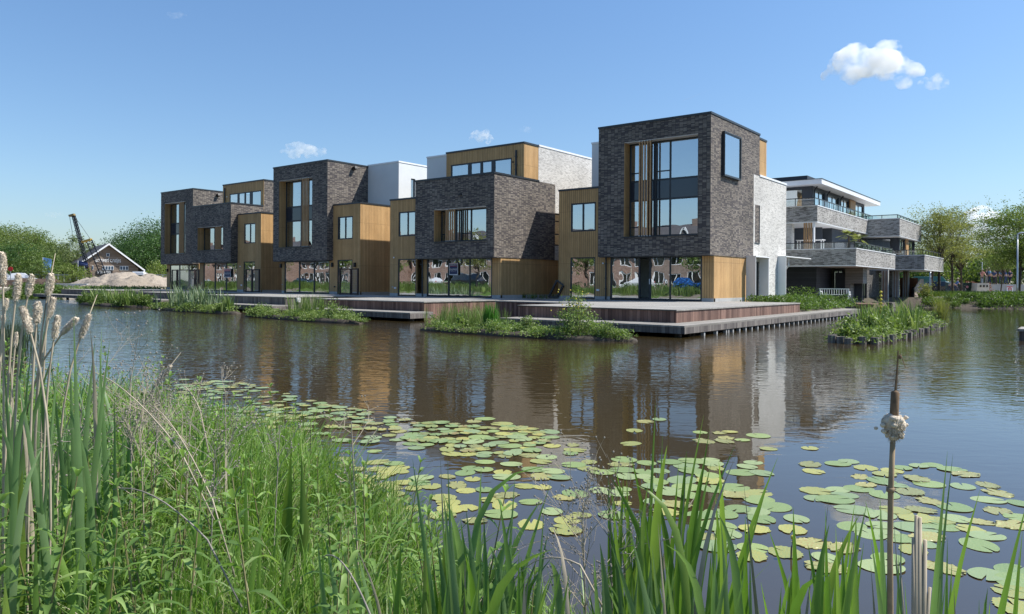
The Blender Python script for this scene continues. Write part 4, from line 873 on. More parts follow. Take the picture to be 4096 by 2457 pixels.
for i, (px, d_, hh_, cw_, m_, l_) in enumerate([(3585, 120, 6.5, 5, LF_DARK, 'dark round tree seen under the brick balconies'), (3660, 125, 6.8, 6, LF_MID, 'mid green tree behind the timber fence'), (3740, 118, 6.2, 6, LF_LIGHT, 'drooping light green willow behind the green van'), (3820, 130, 6.5, 6, LF_DARK, 'dark bushy tree behind the airy oaks'), (3900, 128, 6.3, 6, LF_MID, 'mid green tree behind the red-leaved bush'), (3975, 125, 7.0, 5, LF_DARK, 'dark tree rising behind the concrete bridge'), (4060, 115, 7, 6, LF_MID, 'broad green tree behind the lamp post at the right edge'), (4150, 110, 11, 7, LF_MID, 'green tree half outside the right edge')]):
    tree(gp(px, d_, .8), hh_, cw_, .6, l_, TG, 'background_tree', m_, 90, 44, .42, .2, 50+i)
# shrubs and ground plants on the bank
def tuft_cloud(name, pts, z0f, n, hgt, leaf, mat, label=None, cat=None, seed=5, spread=.25, kind='stuff', blade=False):
    rn = np.random.RandomState(seed); P = np.array(pts, float)
    k = rn.randint(0, len(P), n); C = P[k, :2]+rn.normal(size=(n, 2))*spread; h = rn.random(n)**1.4*hgt*(.5+vnoise(C[:, 0], C[:, 1], .9, seed)*.9)
    base = z0f(C[:, 0], C[:, 1]); C3 = np.column_stack([C, base+h])
    if blade:
        a = rn.uniform(0, 2*pi, n); w = leaf*.08; d = np.column_stack([cos(a) if 0 else np.cos(a), np.sin(a), np.zeros(n)]); tip = np.column_stack([C+rn.normal(size=(n, 2))*hgt*.3, base+hgt*rn.uniform(.5, 1.1, n)]); b0 = np.column_stack([C, base-.03])
        V = np.stack([b0-d*w, b0+d*w, tip+d*w*.2, tip-d*w*.2], 1).reshape(-1, 3); Q = np.arange(4*n).reshape(-1, 4)
    else: V, Q = rquads(C3, leaf*rn.uniform(.6, 1.3, n), leaf*.42*rn.uniform(.6, 1.3, n), rn)
    o = np_mesh(name, V, Q, mat); tag(o, label, cat, None, kind); return o
bk = []
for i in range(260):
    px = random.Random(i).uniform(3690, 4300); q = gp(px, random.Random(i+900).uniform(60.9, 62.6)); bk.append(q[:2])
bk = [(-10.9+i*.045, 68.2+i*.0135+random.Random(i).uniform(.1, 2.2)) for i in range(320)]
M_PLANT = leafm('bank_plants', (.06, .11, .02), (.11, .18, .04), .35, c3=(.16, .24, .06))
tuft_cloud('bank_plants', [b for b in bk if b[0] < -6.6][::7], lambda x, y: land_h(x, y), 6500, .4, .16, M_PLANT, seed=3)
tuft_cloud('bank_plants', [b for b in bk if b[0] >= -6.6], lambda x, y: land_h(x, y), 14000, .6, .17, M_PLANT, seed=4, spread=.35)
gs = [gp(random.Random(i).uniform(3690, 4300), random.Random(i+50).uniform(65, 69.5))[:2] for i in range(500)]
tuft_cloud('verge_grass', gs, lambda x, y: land_h(x, y), 9000, .5, .28, LF_MID, seed=6, spread=.2, blade=True)
sl = [(random.Random(i).uniform(-14.6, -11.7), random.Random(i+77).uniform(39.3, 50.5)) for i in range(300)]
tuft_cloud('slope_plants', sl, lambda x, y: np.maximum(land_h(x, y), .5), 9000, .34, .17, M_PLANT, seed=8, spread=.2)
tuft_cloud('slope_plants', [(-11.9, 49), (-12.2, 50), (-14, 48.4), (-15, 48.6), (-12.6, 47.5)], lambda x, y: np.maximum(land_h(x, y), .5), 1500, .75, .15, M_PLANT, seed=9, spread=.3)
sh = tuft_cloud('corner_shrub', [(gp(3700, 62)[:2])], lambda x, y: land_h(x, y), 700, 1.3, .17, LF_OLIVE, 'straggly shrub growing where the fence meets the right bank', 'shrub', seed=12, spread=.3, kind=None)
rb = tuft_cloud('red_bush', [gp(px, 84)[:2] for px in (3870, 3885, 3900, 3915, 3930)], lambda x, y: y*0+1.2, 4200, 1.0, .2, leafm('red_leaf', (.16, .05, .045), (.30, .13, .11), .3, c3=(.42, .26, .22)), 'red-leaved bush rising behind the green container', 'bush', seed=13, spread=.4, kind=None)
# container, ramp block, bridge wall
def boxo(name, px0, px1, yt, yb, d, dep, mat, label, cat):
    a, b = ond(px0, yb, d), ond(px1, yb, d); zt = ond(px0, yt, d).z; zb = .8; u = (b-a); u.z = 0; n = Vector((-fw.x, -fw.y, 0))*-1
    c = (a+b)/2; r = empty(name, (c.x, c.y, zb), label, cat); return r, a, b, zb, zt, u, n
r, a, b, zb, zt, u, n = boxo('storage_container', 3833, 3896, 1131, 1174, 80, 2.4, None, 'dark green storage container on the plaza behind the parked bikes', 'container')
DG = plain('dark_green_paint', (.012, .035, .028), .45); c = (a+b)/2
MB().obox((c.x+n.x*1.2, c.y+n.y*1.2, (zb+zt)/2), u/2, n*1.2, (0, 0, (zt-zb)/2)).build('container_body', DG, r)
g = MB(); 
for i in range(5): q = a+u*(i+.1)/5; g.beam((q.x-n.x*.02, q.y-n.y*.02, zb), (q.x-n.x*.02, q.y-n.y*.02, zt), .02)
g.build('door_bars', DG, r)
q = a+u*.55-n*.03; MB().tube([(q.x, q.y, zt-.45), (q.x-n.x*.03, q.y-n.y*.03, zt-.45)], .14, 14).build('round_sign', plain('pink_sign', (.5, .2, .22)), r)
r, a, b, zb, zt, u, n = boxo('white_kiosk', 3910, 3957, 1133, 1173, 79, 2.2, None, 'cream coloured sloping block with black bollard marks beside the container', 'kiosk'); c = (a+b)/2
V = [(a.x-u.x*.12, a.y-u.y*.12, zb), (b.x, b.y, zb), (b.x, b.y, zt), (a.x, a.y, zt)]; V += [(v[0]+n.x*2, v[1]+n.y*2, v[2]) for v in V]
MB().add(V, [(0, 1, 2, 3), (7, 6, 5, 4), (0, 4, 5, 1), (1, 5, 6, 2), (2, 6, 7, 3), (3, 7, 4, 0)]).build('kiosk_body', plain('cream_paint', (.60, .55, .47), .7), r)
for k in (.25, .52, .8):
    q = a+u*k-n*.05; MB().box(q.x-.07, q.x+.07, q.y-.04, q.y+.02, zt-.42, zt-.2).build('bollard_hook', M_BLACK, r)
r, a, b, zb, zt, u, n = boxo('concrete_bridge', 3957, 4350, 1137, 1176, 86, 4, None, 'long low concrete bridge deck with people standing on it', 'bridge'); c = (a+b)/2
MB().obox((c.x+n.x*2, c.y+n.y*2, zt-.55), u/2, n*2, (0, 0, .55)).build('bridge_deck', M_CONC, r)
for k in (.02, .35, .7): q = a+u*k+n*.6; MB().box(q.x-.3, q.x+.3, q.y-.3, q.y+.3, zb, zt-1.1).build('pier', M_CONC, r)
q = a+u*.205-n*.05; MB().obox((q.x, q.y, zt-.55), u.normalized()*.36, n*.02, (0, 0, .36)).build('sign_plate', M_CAPW, r)
MB().obox((q.x-n.x*.03, q.y-n.y*.03, zt-.55), u.normalized()*.2, n*.01, (0, 0, .05)).obox((q.x-n.x*.03, q.y-n.y*.03, zt-.29), u.normalized()*.34, n*.01, (0, 0, .05)).build('sign_marks', plain('sign_red', (.5, .03, .03)), r)
pts = [q.xyz if 0 else Vector((q.x, q.y, zt-.58))-n*.035 + (u.normalized()*cos(t_)+Vector((0, 0, 1))*sin(t_))*.2 for t_ in np.linspace(0, 2*pi, 20)]
MB().tube(pts, .025, 5).build('sign_ring', bpy.data.materials['sign_red'], r)
BR = (a, u, n, zt)
q = a+u*.18-n*.02; MB().obox((q.x, q.y, zb+.12), u.normalized()*.3, n*.2, (0, 0, .14)).build('blue_crate', plain('blue_plastic', (.03, .12, .4)), None, loc=(q.x, q.y, zb)); tag(bpy.data.objects['blue_crate'], 'small blue crate below the concrete bridge', 'crate')
# lamp post near and distant one
def lamp_post(px, d, ytop, label, arm, w=.075, mat=None):
    x, y, z = gp(px, d); zt = ond(px, ytop, d).z; r = empty('street_lamp', (x, y, z), label, 'street lamp', 'street lamps'); mat = mat or M_STEEL
    MB().tube([(x, y, z), (x, y, z+.9), (x, y, zt)], [w*1.25, w, w*.75], 10).build('pole', mat, r, smooth=True)
    s = Vector((rt.x, rt.y, 0))*arm; MB().tube([(x, y, zt), Vector((x, y, zt+.12))+s*.35, Vector((x, y, zt+.12))+s], [w*.8, w, w*.9], 8).build('lamp_head', mat, r)
lamp_post(4069, 63.5, 937, 'tall pale grey lamp post at the right edge on the bank', .8)
lamp_post(3928, 96, 1020, 'thin lamp post with long arm between the oaks', -1.0, .05)
lamp_post(3721, 72, 1085, 'pale pole standing under the lowest brick balcony', .05, .09)
# ---------------------------------------------------------------- people
SKIN = plain('skin', (.55, .34, .25), .5); HAIR = plain('hair', (.10, .07, .045), .8); HATM = plain('straw_hat', (.55, .5, .4), .8)
CL = {}
def cloth(c):
    k = str(c)
    if k not in CL: CL[k] = plain('cloth_%d' % len(CL), c, .9)
    return CL[k]
def skin_body(verts, edges, rad, name, mat, parent, sub=1):
    me = bpy.data.meshes.new(name); me.from_pydata([Vector(v)-wloc(parent) for v in verts], edges, []); o = bpy.data.objects.new(name, me); COL.objects.link(o)
    m = o.modifiers.new('s', 'SKIN')
    for i, q in enumerate(rad): me.skin_vertices[0].data[i].radius = (q, q)
    me.skin_vertices[0].data[0].use_root = True
    o.modifiers.new('u', 'SUBSURF').levels = sub
    bpy.context.view_layer.update(); me2 = bpy.data.meshes.new_from_object(o.evaluated_get(bpy.context.evaluated_depsgraph_get())); bpy.data.objects.remove(o)
    me2.materials.clear(); me2.materials.append(mat)
    for p_ in me2.polygons: p_.use_smooth = True
    o = bpy.data.objects.new(name, me2); COL.objects.link(o); setp(o, parent); return o
def person(x, y, z, az, label, shirt, trousers, h=1.72, hat=False, pose='stand', group='people on and near the bridge', seed=0):
    rn = random.Random(seed); r = empty('person', (x, y, z), label, 'person', group); s = h/1.72
    f = Vector((cos(az), sin(az), 0)); l = Vector((-sin(az), cos(az), 0)); u = Vector((0, 0, 1)); O = Vector((x, y, z))
    def P(a, b, c): return O+(f*a+l*b+u*c)*s
    hip = .92; st = rn.uniform(.02, .22); lean = .12 if pose == 'lean' else 0
    if pose == 'ride': hip = .98; kn = [(.32, .1, .80), (.28, -.1, .55)]; ft = [(.18, .1, .42), (.12, -.1, .16)]; toe = [(.36, .1, .40), (.30, -.1, .14)]; lean = .2
    else: kn = [(.04+st*.5, .1, .49), (-.02-st*.3, -.1, .49)]; ft = [(st, .1, .08), (-st, -.1, .08)]; toe = [(st+.17, .11, .03), (-st+.17, -.11, .03)]
    V = [P(0, 0, hip), P(lean*.3, 0, 1.12), P(lean*.8, 0, 1.34), P(lean, 0, 1.47), P(lean+.03, 0, 1.60), P(lean+.03, 0, 1.70)]; E = [(0, 1), (1, 2), (2, 3), (3, 4), (4, 5)]; Rr = [.14, .125, .14, .06, .09, .085]
    for k, sg in enumerate((1, -1)):
        b = len(V)
        if pose == 'stand': el, ha = P(-.02, sg*.26, 1.10), P(.12, sg*.22, .88)
        else: el, ha = P(lean+.2, sg*.25, 1.15), P(lean+.42, sg*.16, 1.08)
        V += [P(lean*.85, sg*.19, 1.40), el, ha]; E += [(2, b), (b, b+1), (b+1, b+2)]; Rr += [.06, .045, .032]
        b = len(V); V += [P(0, sg*.1, hip-.08), P(*kn[k]), P(*ft[k]), P(*toe[k])]; E += [(0, b), (b, b+1), (b+1, b+2), (b+2, b+3)]; Rr += [.095, .062, .045, .035]
    skin_body(V, E, [q*s for q in Rr], 'body', SKIN, r)
    # shirt and trousers as shells round torso and legs
    skin_body([V[0], V[1], V[2], P(lean, 0, 1.43)]+[v for k in (6, 13) for v in (V[k], V[k].lerp(V[k+1], .7))], [(0, 1), (1, 2), (2, 3), (2, 4), (4, 5), (2, 6), (6, 7)], [q*s for q in (.155, .145, .158, .075, .075, .062, .075, .062)], 'shirt', cloth(shirt), r)
    skin_body([P(0, 0, hip+.03), V[9], V[10], V[11], V[16], V[17], V[18]], [(0, 1), (1, 2), (2, 3), (0, 4), (4, 5), (5, 6)], [q*s for q in (.15, .11, .078, .06, .11, .078, .06)], 'trousers', cloth(trousers), r)
    hd = P(lean+.02, 0, 1.68); MB().blob(hd+u*.02, .098, .098, .10, n=10, k=6).build('hair', HAIR, r, smooth=True)
    if hat: MB().tube([hd+u*.04, hd+u*.055], .17, 12).blob(hd+u*.07, .10, .10, .08, n=10).build('hat', HATM, r)
    return r
a, u, n, zt = BR
def onbr(px, k=.8):
    d = 87; p = ond(px, 1137, d); return p.x+n.x*k, p.y+n.y*k, zt
pp = [(3945, 'person in a salmon shirt and hat leaning at the left end of the bridge', (.55, .25, .2), (.2, .18, .16), True, 'lean'),
      (3963, 'person in dark clothes standing second on the bridge', (.04, .04, .06), (.30, .28, .25), False, 'stand'),
      (3975, 'person in a light blue shirt and cap near the left end of the bridge', (.25, .42, .6), (.03, .04, .08), True, 'stand'),
      (3994, 'person in navy half hidden by the thin tree on the bridge', (.05, .07, .15), (.04, .04, .05), False, 'stand'),
      (4022, 'person in a blue checked shirt beside the pale lamp post', (.16, .3, .42), (.05, .06, .1), False, 'stand'),
      (4042, 'person in denim blue bending at the bridge rail', (.06, .12, .3), (.05, .07, .14), False, 'lean'),
      (4058, 'person in dark navy nearest the pale lamp post', (.03, .04, .1), (.03, .03, .05), False, 'stand')]
for i, (px, lab, sh_, tr_, ht, po) in enumerate(pp):
    x, y, z = onbr(px); person(x, y, z, -1.2+i*.9, lab, sh_, tr_, 1.7+.06*(i % 3), ht, po, seed=i)
# ---------------------------------------------------------------- bicycles
def bicycle(x, y, z, az, label, col=(.03, .04, .06), group='bicycles on the plaza'):
    r = empty('bicycle', (x, y, z), label, 'bicycle', group); f = Vector((cos(az), sin(az), 0)); u = Vector((0, 0, 1)); O = Vector((x, y, z))
    P = lambda a, b: O+f*a+u*b
    for sx in (-.53, .53):
        w = MB().tube([P(sx+.33*cos(t_), .35+.33*sin(t_)) for t_ in np.linspace(0, 2*pi, 21)], .022, 5, cap=False).build('wheel', M_BLACK, r)
        sp = MB(); 
        for k in range(8): sp.beam(P(sx, .35), P(sx+.32*cos(k*pi/4), .35+.32*sin(k*pi/4)), .004)
        sp.build('spokes', M_STEEL, w)
    fm = cloth(col); mb = MB()
    for p_, q_ in (((-.53, .35), (-.05, .30)), ((-.53, .35), (-.16, .85)), ((-.05, .30), (-.18, .92)), ((-.05, .30), (.38, .78)), ((-.16, .82), (.36, .85)), ((.36, .92), (.53, .35))): mb.beam(P(*p_), P(*q_), .018)
    mb.build('frame', fm, r); MB().blob(P(-.2, .97), .14, .08, .035).build('saddle', M_BLACK, r)
    l = u.cross(f); MB().tube([P(.30, 1.05)-l*.28, P(.38, 1.02), P(.30, 1.05)+l*.28], .015, 6).build('handlebar', M_BLACK, r)
for i, (px, d, az, lab) in enumerate([(3712, 74, .3, 'dark bicycle parked left of the pale pole'), (3735, 73.5, .5, 'bicycle with tall child seat right of the pale pole'), (3855, 76, 1.9, 'bicycle leaning on the green container'), (3803, 78, .2, 'blue bicycle ridden behind the oak trunks'), (3822, 79, .1, 'dark bicycle ridden beside the second oak trunk')]):
    bicycle(*gp(px, d, .815), az, lab, (.04, .07, .2) if i == 3 else (.02, .025, .03))
for px, d, sh_, lab in ((3797, 78, (.5, .5, .5), 'cyclist in a white top left of the oak trunk'), (3822, 79, (.08, .16, .4), 'cyclist in blue right of the oak trunk')):
    x, y, z = gp(px, d, .815); person(x, y, z, .2, lab, sh_, (.06, .06, .09), 1.7, True, 'ride', 'cyclists on the plaza')
# ---------------------------------------------------------------- cars
def car(x, y, z, az, label, col, name='parked_car', van=False, L=4.2, W=1.75, Ht=1.45, group='parked cars'):
    r = empty(name, (x, y, z), label, 'van' if van else 'car', group); f = Vector((cos(az), sin(az), 0)); l = Vector((-sin(az), cos(az), 0)); u = Vector((0, 0, 1)); O = Vector((x, y, z))
    if van: prof = [(-.5, .3), (-.5, 1.0), (-.49, 1.0*Ht), (.22, 1.0*Ht), (.34, .62*Ht), (.48, .5*Ht), (.5, .3)]; gl_ = [(-.1, .60*Ht), (-.1, .93*Ht), (.2, .93*Ht), (.31, .62*Ht)]
    else: prof = [(-.5, .35), (-.495, .62*Ht), (-.44, .66*Ht), (-.36, .95*Ht), (-.2, Ht), (.02, .99*Ht), (.2, .67*Ht), (.42, .58*Ht), (.495, .45*Ht), (.5, .3)]; gl_ = [(-.38, .68*Ht), (-.33, .92*Ht), (-.2, .955*Ht), (.01, .94*Ht), (.165, .67*Ht)]
    def shell(pr, w0, w1, m_, nm, par):
        n_ = len(pr); V = []
        for sg in (-1, 1):
            for a_, b_ in pr: w = w0 if b_ < .68*Ht else w1; V.append(O+f*a_*L+l*sg*w/2+u*b_)
        return MB().add(V, [tuple(range(n_-1, -1, -1)), tuple(range(n_, 2*n_))]+[(i, (i+1) % n_, n_+(i+1) % n_, n_+i) for i in range(n_)]).build(nm, m_, par)
    paint = NT('car_paint'); paint.fin(col, .25, .0, .6); paint.b.inputs['Coat Weight'].default_value = .8
    bd = shell(prof, W, W*.84, paint.m, 'body', r); bv = bd.modifiers.new('b', 'BEVEL'); bv.width = .06; bv.segments = 2
    shell(gl_, W*.86, W*.86+.0, CARG, 'side_window', r)
    wp = [(.035, .975*Ht), (.195, .69*Ht)] if not van else [(.225, .96*Ht), (.335, .64*Ht)]
    (a0, b0), (a1, b1) = wp; MB().add([O+f*(a0*L+.03)-l*W*.38+u*(b0+.02), O+f*(a0*L+.03)+l*W*.38+u*(b0+.02), O+f*(a1*L+.03)+l*W*.41+u*(b1+.02), O+f*(a1*L+.03)-l*W*.41+u*(b1+.02)], [(0, 1, 2, 3)]).build('windscreen', CARG, r)
    for sx in (-.31, .31):
        for sg in (-1, 1):
            c = O+f*sx*L+l*sg*(W/2-.1)+u*.32; wl_ = MB().tube([c-l*.11*sg, c+l*.12*sg], .32, 18).build('wheel', M_BLACK, r); MB().tube([c+l*.121*sg, c+l*.135*sg], .2, 14).build('rim', M_STEEL, wl_)
    for sg in (-1, 1): c = O+f*L*.492+l*sg*W*.36+u*.5*Ht; MB().blob(c, .08, .14, .08).build('headlight', M_CAPW, r); c = O-f*L*.497+l*sg*W*.4+u*.58*Ht; MB().blob(c, .03, .1, .12).build('tail_light', bpy.data.materials['sign_red'], r)
    return r
CARG = plain('car_glass', (.01, .012, .014), .05, spec=.8)
x, y, z = gp(3780, 86, .815); car(x, y, z, -YAW*0+.0, 'black estate car parked behind the oak trunks on the plaza', (.012, .013, .016), L=4.6)
x, y, z = gp(3735, 104, .815); car(x, y, z, .1, 'dark green van parked behind the black car', (.02, .10, .06), 'parked_van', True, 5.0, 1.9, 2.2)
# jetty corner cut by the right edge of the picture
x, y = onz(4092, 1362, 0); r = empty('mooring_jetty', (x+.8, y, 0), 'corner of a dark timber jetty at the right edge on the water', 'jetty')
MB().box(x-.15, x+1.8, y-.1, y+1.6, .30, .38).build('jetty_top', M_LEDGE, r); MB().box(x-.1, x+1.75, y-.05, y+.03, -.3, .30).box(x-.1, x-.02, y+.03, y+1.5, -.3, .30).build('jetty_side', M_WOODD, r)
# ---------------------------------------------------------------- left background: barn, crane, sand, woods
def gq(px, d, z=None): p = ond(px, 1118, d); return (p.x, p.y, float(land_h(p.x, p.y)[0]) if z is None else z)
def barn():
    d = 128; A = ond(433, 978.5, d); B2 = ond(365, 992, 145); dv = B2-A; dv.z = 0; D = dv.length; n = -dv.normalized(); u = Vector((-n.y, n.x, 0))
    if u.dot(rt) < 0: u = -u
    r = empty('barn', (A.x, A.y, .8), 'brown weatherboarded barn with white gable boards and lettering', 'barn')
    hR, hL = 5.45, 4.15; c = Vector((A.x, A.y, 0)); za = A.z; sl_ = .825
    W = boards('weatherboard', (.16, .115, .085), (.26, .20, .155), w=.22, groove=(.05, .035, .025), gw=.12, horiz=True)
    P = lambda a, z, b=0.0: c+u*a+Vector((0, 0, z))-n*b
    wR, wL = hR*.86, hL*.86; zR, zL = za-.1-wR*sl_, za-.1-wL*sl_
    MB().add([P(-wL, .6), P(wR, .6), P(wR, zR), P(0, za-.1), P(-wL, zL)]+[P(-wL, .6, D), P(wR, .6, D), P(wR, zR, D), P(0, za-.1, D), P(-wL, zL, D)], [(0, 1, 2, 3, 4), (9, 8, 7, 6, 5), (0, 4, 9, 5), (1, 6, 7, 2)]).build('wall', W, r)
    RF = plain('dark_roof_tiles', (.075, .072, .075), .8, var=.25, scale=1.5); ov = -.7
    mb = MB()
    for sg in (-1, 1):
        hw = hR if sg > 0 else hL; ze = za-hw*sl_; a, b = P(0, za, ov), P(sg*hw*1.02, ze, ov); a2, b2 = P(0, za, D), P(sg*hw*1.02, ze, D); k = Vector((0, 0, .22))
        mb.add([a, b, b2, a2, a+k, b+k, b2+k, a2+k], [(0, 3, 2, 1) if sg > 0 else (0, 1, 2, 3), (4, 5, 6, 7) if sg > 0 else (7, 6, 5, 4), (0, 1, 5, 4), (1, 2, 6, 5), (2, 3, 7, 6), (3, 0, 4, 7)])
    rf = mb.build('roof', RF, r); fa = MB()
    for sg in (-1, 1):
        hw = hR if sg > 0 else hL; ze = za-hw*sl_; a, b = P(0, za+.1, ov-.05), P(sg*hw*1.04, ze+.1, ov-.05); fa.add([a+Vector((0, 0, .10)), b+Vector((0, 0, .10)), b-Vector((0, 0, .2)), a-Vector((0, 0, .2)), a+Vector((0, 0, .10))+n*.06, b+Vector((0, 0, .10))+n*.06, b-Vector((0, 0, .2))+n*.06, a-Vector((0, 0, .2))+n*.06], [(0, 1, 2, 3), (4, 5, 6, 7), (0, 4, 5, 1), (3, 2, 6, 7), (1, 5, 6, 2), (0, 3, 7, 4)])
    fa.build('barge_board', M_CAPW, rf)
    def win(px0, px1, yt, yb, k):
        q = lambda px, py: (lambda rr: Vector((0, 0, H))+rr*((c-Vector((0, 0, H))+n*.03).dot(n)/rr.dot(n)))(ray(px, py))
        a, b, e = q(px0, yb), q(px1, yb), q(px0, yt); uu = b-a; h_ = Vector((0, 0, e.z-a.z)); cc = (a+b)/2+h_/2
        f = MB().obox(cc, uu/2, n*.05, h_/2*1.0).build('window', M_CAPW, r); g_ = MB()
        for i in range(k): g_.obox(cc-uu/2+uu*(i+.5)/k+n*.06, uu/k*.39, n*.01, h_*.41)
        g_.build('pane', plain('dark_pane', (.05, .08, .12), .1), f)
    for w in ((425, 438, 1014, 1026.5, 1), (409, 454.5, 1064, 1080.5, 4), (479, 513, 1065, 1081.5, 3), (338, 350, 1064, 1079, 1), (368, 374, 1063, 1079, 1)): win(*w)
    wh = M_CAPW; q = lambda px, py: (lambda rr: Vector((0, 0, H))+rr*((c-Vector((0, 0, H))+n*.12).dot(n)/rr.dot(n)))(ray(px, py))
    rz = math.atan2(u.y, u.x)
    def tx(body, x0, x1, yy, sz, par, mat_=wh):
        p0, p1 = q(x0, yy), q(x1, yy); o_ = text(body, sz, (p0+p1)/2, mat_, par, (p1-p0).length); o_.rotation_euler = (pi/2, 0, rz); return o_
    tx('jachtwerf c.rutjes', 380, 483.5, 1041, 1.15, r)
    p0, p1 = q(386, 1089), q(450, 1089); sb = MB().obox((p0+p1)/2+Vector((0, 0, -.1)), (p1-p0)/2, n*.03, (0, 0, .42)).build('sign_strip', M_BLACK, r); tx('SPORT & POOL', 390, 444, 1089.5, .62, r).location += n*.05
barn()
# old crane
def crane():
    d = 108; b = ond(372, 1100, d); t_ = ond(294.5, 864, d); b.z = .8; r = empty('lattice_crane', (b.x, b.y, .8), 'black lattice crane leaning left over the sand heaps', 'crane')
    side = Vector((rt.x, rt.y, 0)).normalized()*.0; ax = (t_-b).normalized(); s1 = Vector((rt.x, rt.y, 0)).normalized(); s1 = (s1-ax*s1.dot(ax)).normalized(); s2 = ax.cross(s1); YE = plain('yellow_paint', (.42, .28, .05), .6)
    mb = MB(); L = (t_-b).length; w = .21; n = 24
    C = [s1*w+s2*w, s1*w-s2*w, -s1*w-s2*w, -s1*w+s2*w]
    for c_ in C: mb.beam(b+c_, t_+c_*.7, .045)
    for i in range(n):
        for k in range(4):
            p, q = b+ax*L*i/n+C[k], b+ax*L*(i+1)/n+C[(k+1) % 4]; mb.beam(p, q, .022)
    mb.build('boom', M_BLACK, r)
    MB().obox(t_+ax*.15-s1*.2, s1*.38, s2*.25, ax*.14).build('boom_head', plain('dull_yellow', (.22, .16, .06), .6), r)
    k1 = ond(347, 963, d); ff = ond(352, 1094, d); e = ond(408, 1085, d); e.z = 2
    m2 = MB(); m2.beam(k1+Vector((0, 0, -.2)), e, .055); m2.beam(k1+s1*.7, e+s1*.9, .055)
    for i in range(12):
        p = k1.lerp(e, i/12); q = (k1+s1*.7).lerp(e+s1*.9, (i+1)/12); m2.beam(p, q, .022); m2.beam(p, (k1+s1*.7).lerp(e+s1*.9, i/12), .035)
    m2.build('back_mast', M_BLACK, r); MB().obox(k1, s1*.7, s2*.25, Vector((0, 0, .13))).build('mast_head', YE, r)
    MB().beam(ond(345, 1045, d), ond(362, 1100, d), .16).build('strut', plain('rusty_brown', (.16, .09, .05), .8), r)
    c_ = MB(); c_.tube([t_, ond(300, 868, d), k1+s1*.6], .03, 4).tube([k1+s1*.6, ond(395, 1003, d), ond(470, 1075, d)], .03, 4).tube([t_-s1*.6, ond(288.5, 925, d), ond(288, 1000, d)], .035, 4); c_.build('cables', M_BLACK, r)
crane()
# sand heaps
def heap(px, d, w, dp, hh_, label, seed, col=(.35, .30, .245)):
    x0, y0, z0 = gq(px, d); rn = np.random.RandomState(seed); n = 90; g = np.linspace(-1, 1, n); A, B = np.meshgrid(g, g)
    R0 = np.sqrt(A*A+B*B); ang = np.arctan2(B, A); Rr = R0/(1+.16*np.sin(ang*2+seed)+.1*np.sin(ang*5+seed*2))
    Z = np.clip(1-Rr, 0, 1)**.85; Z = Z*hh_*(1-.25*np.clip(1-Rr*2.2, 0, 1)**2)
    X = x0+(A*w*rt.x+B*dp*fw.x); Y = y0+(A*w*rt.y+B*dp*fw.y); Z = Z+(vnoise(X.ravel(), Y.ravel(), 1.3, seed).reshape(n, n)-.5)*.6*(Z > .02)+(vnoise(X.ravel(), Y.ravel(), .4, seed+1).reshape(n, n)-.5)*.2*(Z > .02)
    idx = np.arange(n*n).reshape(n, n); Q = np.stack([idx[:-1, :-1], idx[:-1, 1:], idx[1:, 1:], idx[1:, :-1]], -1).reshape(-1, 4)
    t = NT('sand'); p = t.pos()[0]; nn = t.noise(p, 5, 6, .7); t.bump(nn, .9, .15)
    m_ = t.fin(t.mix(nn, tuple(c*.78 for c in col), tuple(c*1.18 for c in col)), .95, spec=.1)
    o = np_mesh('sand_heap', np.stack([X.ravel(), Y.ravel(), (z0-.12+Z.ravel())], 1), Q, m_, smooth=True, loc=(x0, y0, z0)); tag(o, label, 'sand heap', 'sand heaps on the building site')
heap(395, 92, 4.2, 4, 1.75, 'left sand heap with a long low slope', 2); heap(472, 90, 4.4, 4.5, 2.75, 'tallest sand heap in front of the barn', 3); heap(435, 84, 4.8, 3, 1.1, 'low pale sand spill at the foot of the heaps', 4)
heap(520, 84, 4.0, 3.5, 1.7, 'greyish sand heap with rough crumbly top', 5, (.29, .25, .205)); heap(607, 93, 4.6, 4, 2.35, 'smooth sand heap beside the leftmost house', 6)
# dark soil bank, fence line and site clutter
for (px, d, w, h_, lab) in ((130, 100, 7, 1.5, 'dark soil bank at the left behind the fence'), (270, 98, 6.5, 1.35, 'dark soil bank between the fence and the sand')):
    heap(px, d, w, 2.5, h_, lab, px, (.085, .062, .048))
heap(655, 100, 2.5, 2, 2.0, 'heap of brushwood and rubble beside the leftmost house', 8, (.20, .17, .14))
def line_fence():
    r = empty('site_fence', gq(240, 104), 'low grey board fence running across the building site', 'fence'); a, b = Vector(gq(20, 106)), Vector(gq(330, 102)); m_ = MB(); m_.beam(a+Vector((0, 0, 1.75)), b+Vector((0, 0, 1.65)), .09); m_.build('rail', M_STEEL, r)
    for i in range(14): p = a.lerp(b, i/13); MB().box(p.x-.06, p.x+.06, p.y-.06, p.y+.06, p.z-.2, p.z+1.8).build('post', M_STEEL, r)
    r = empty('site_fence', gq(640, 106), 'low fence rail between the sand heaps and the dark trees', 'fence'); a, b = Vector(gq(575, 108)), Vector(gq(670, 108)); MB().beam(a+Vector((0, 0, 1.8)), b+Vector((0, 0, 1.8)), .05).build('rail', M_STEEL, r)
    for i in range(6): p = a.lerp(b, i/5); MB().box(p.x-.05, p.x+.05, p.y-.05, p.y+.05, p.z-.2, p.z+1.8).build('post', M_STEEL, r)
line_fence()
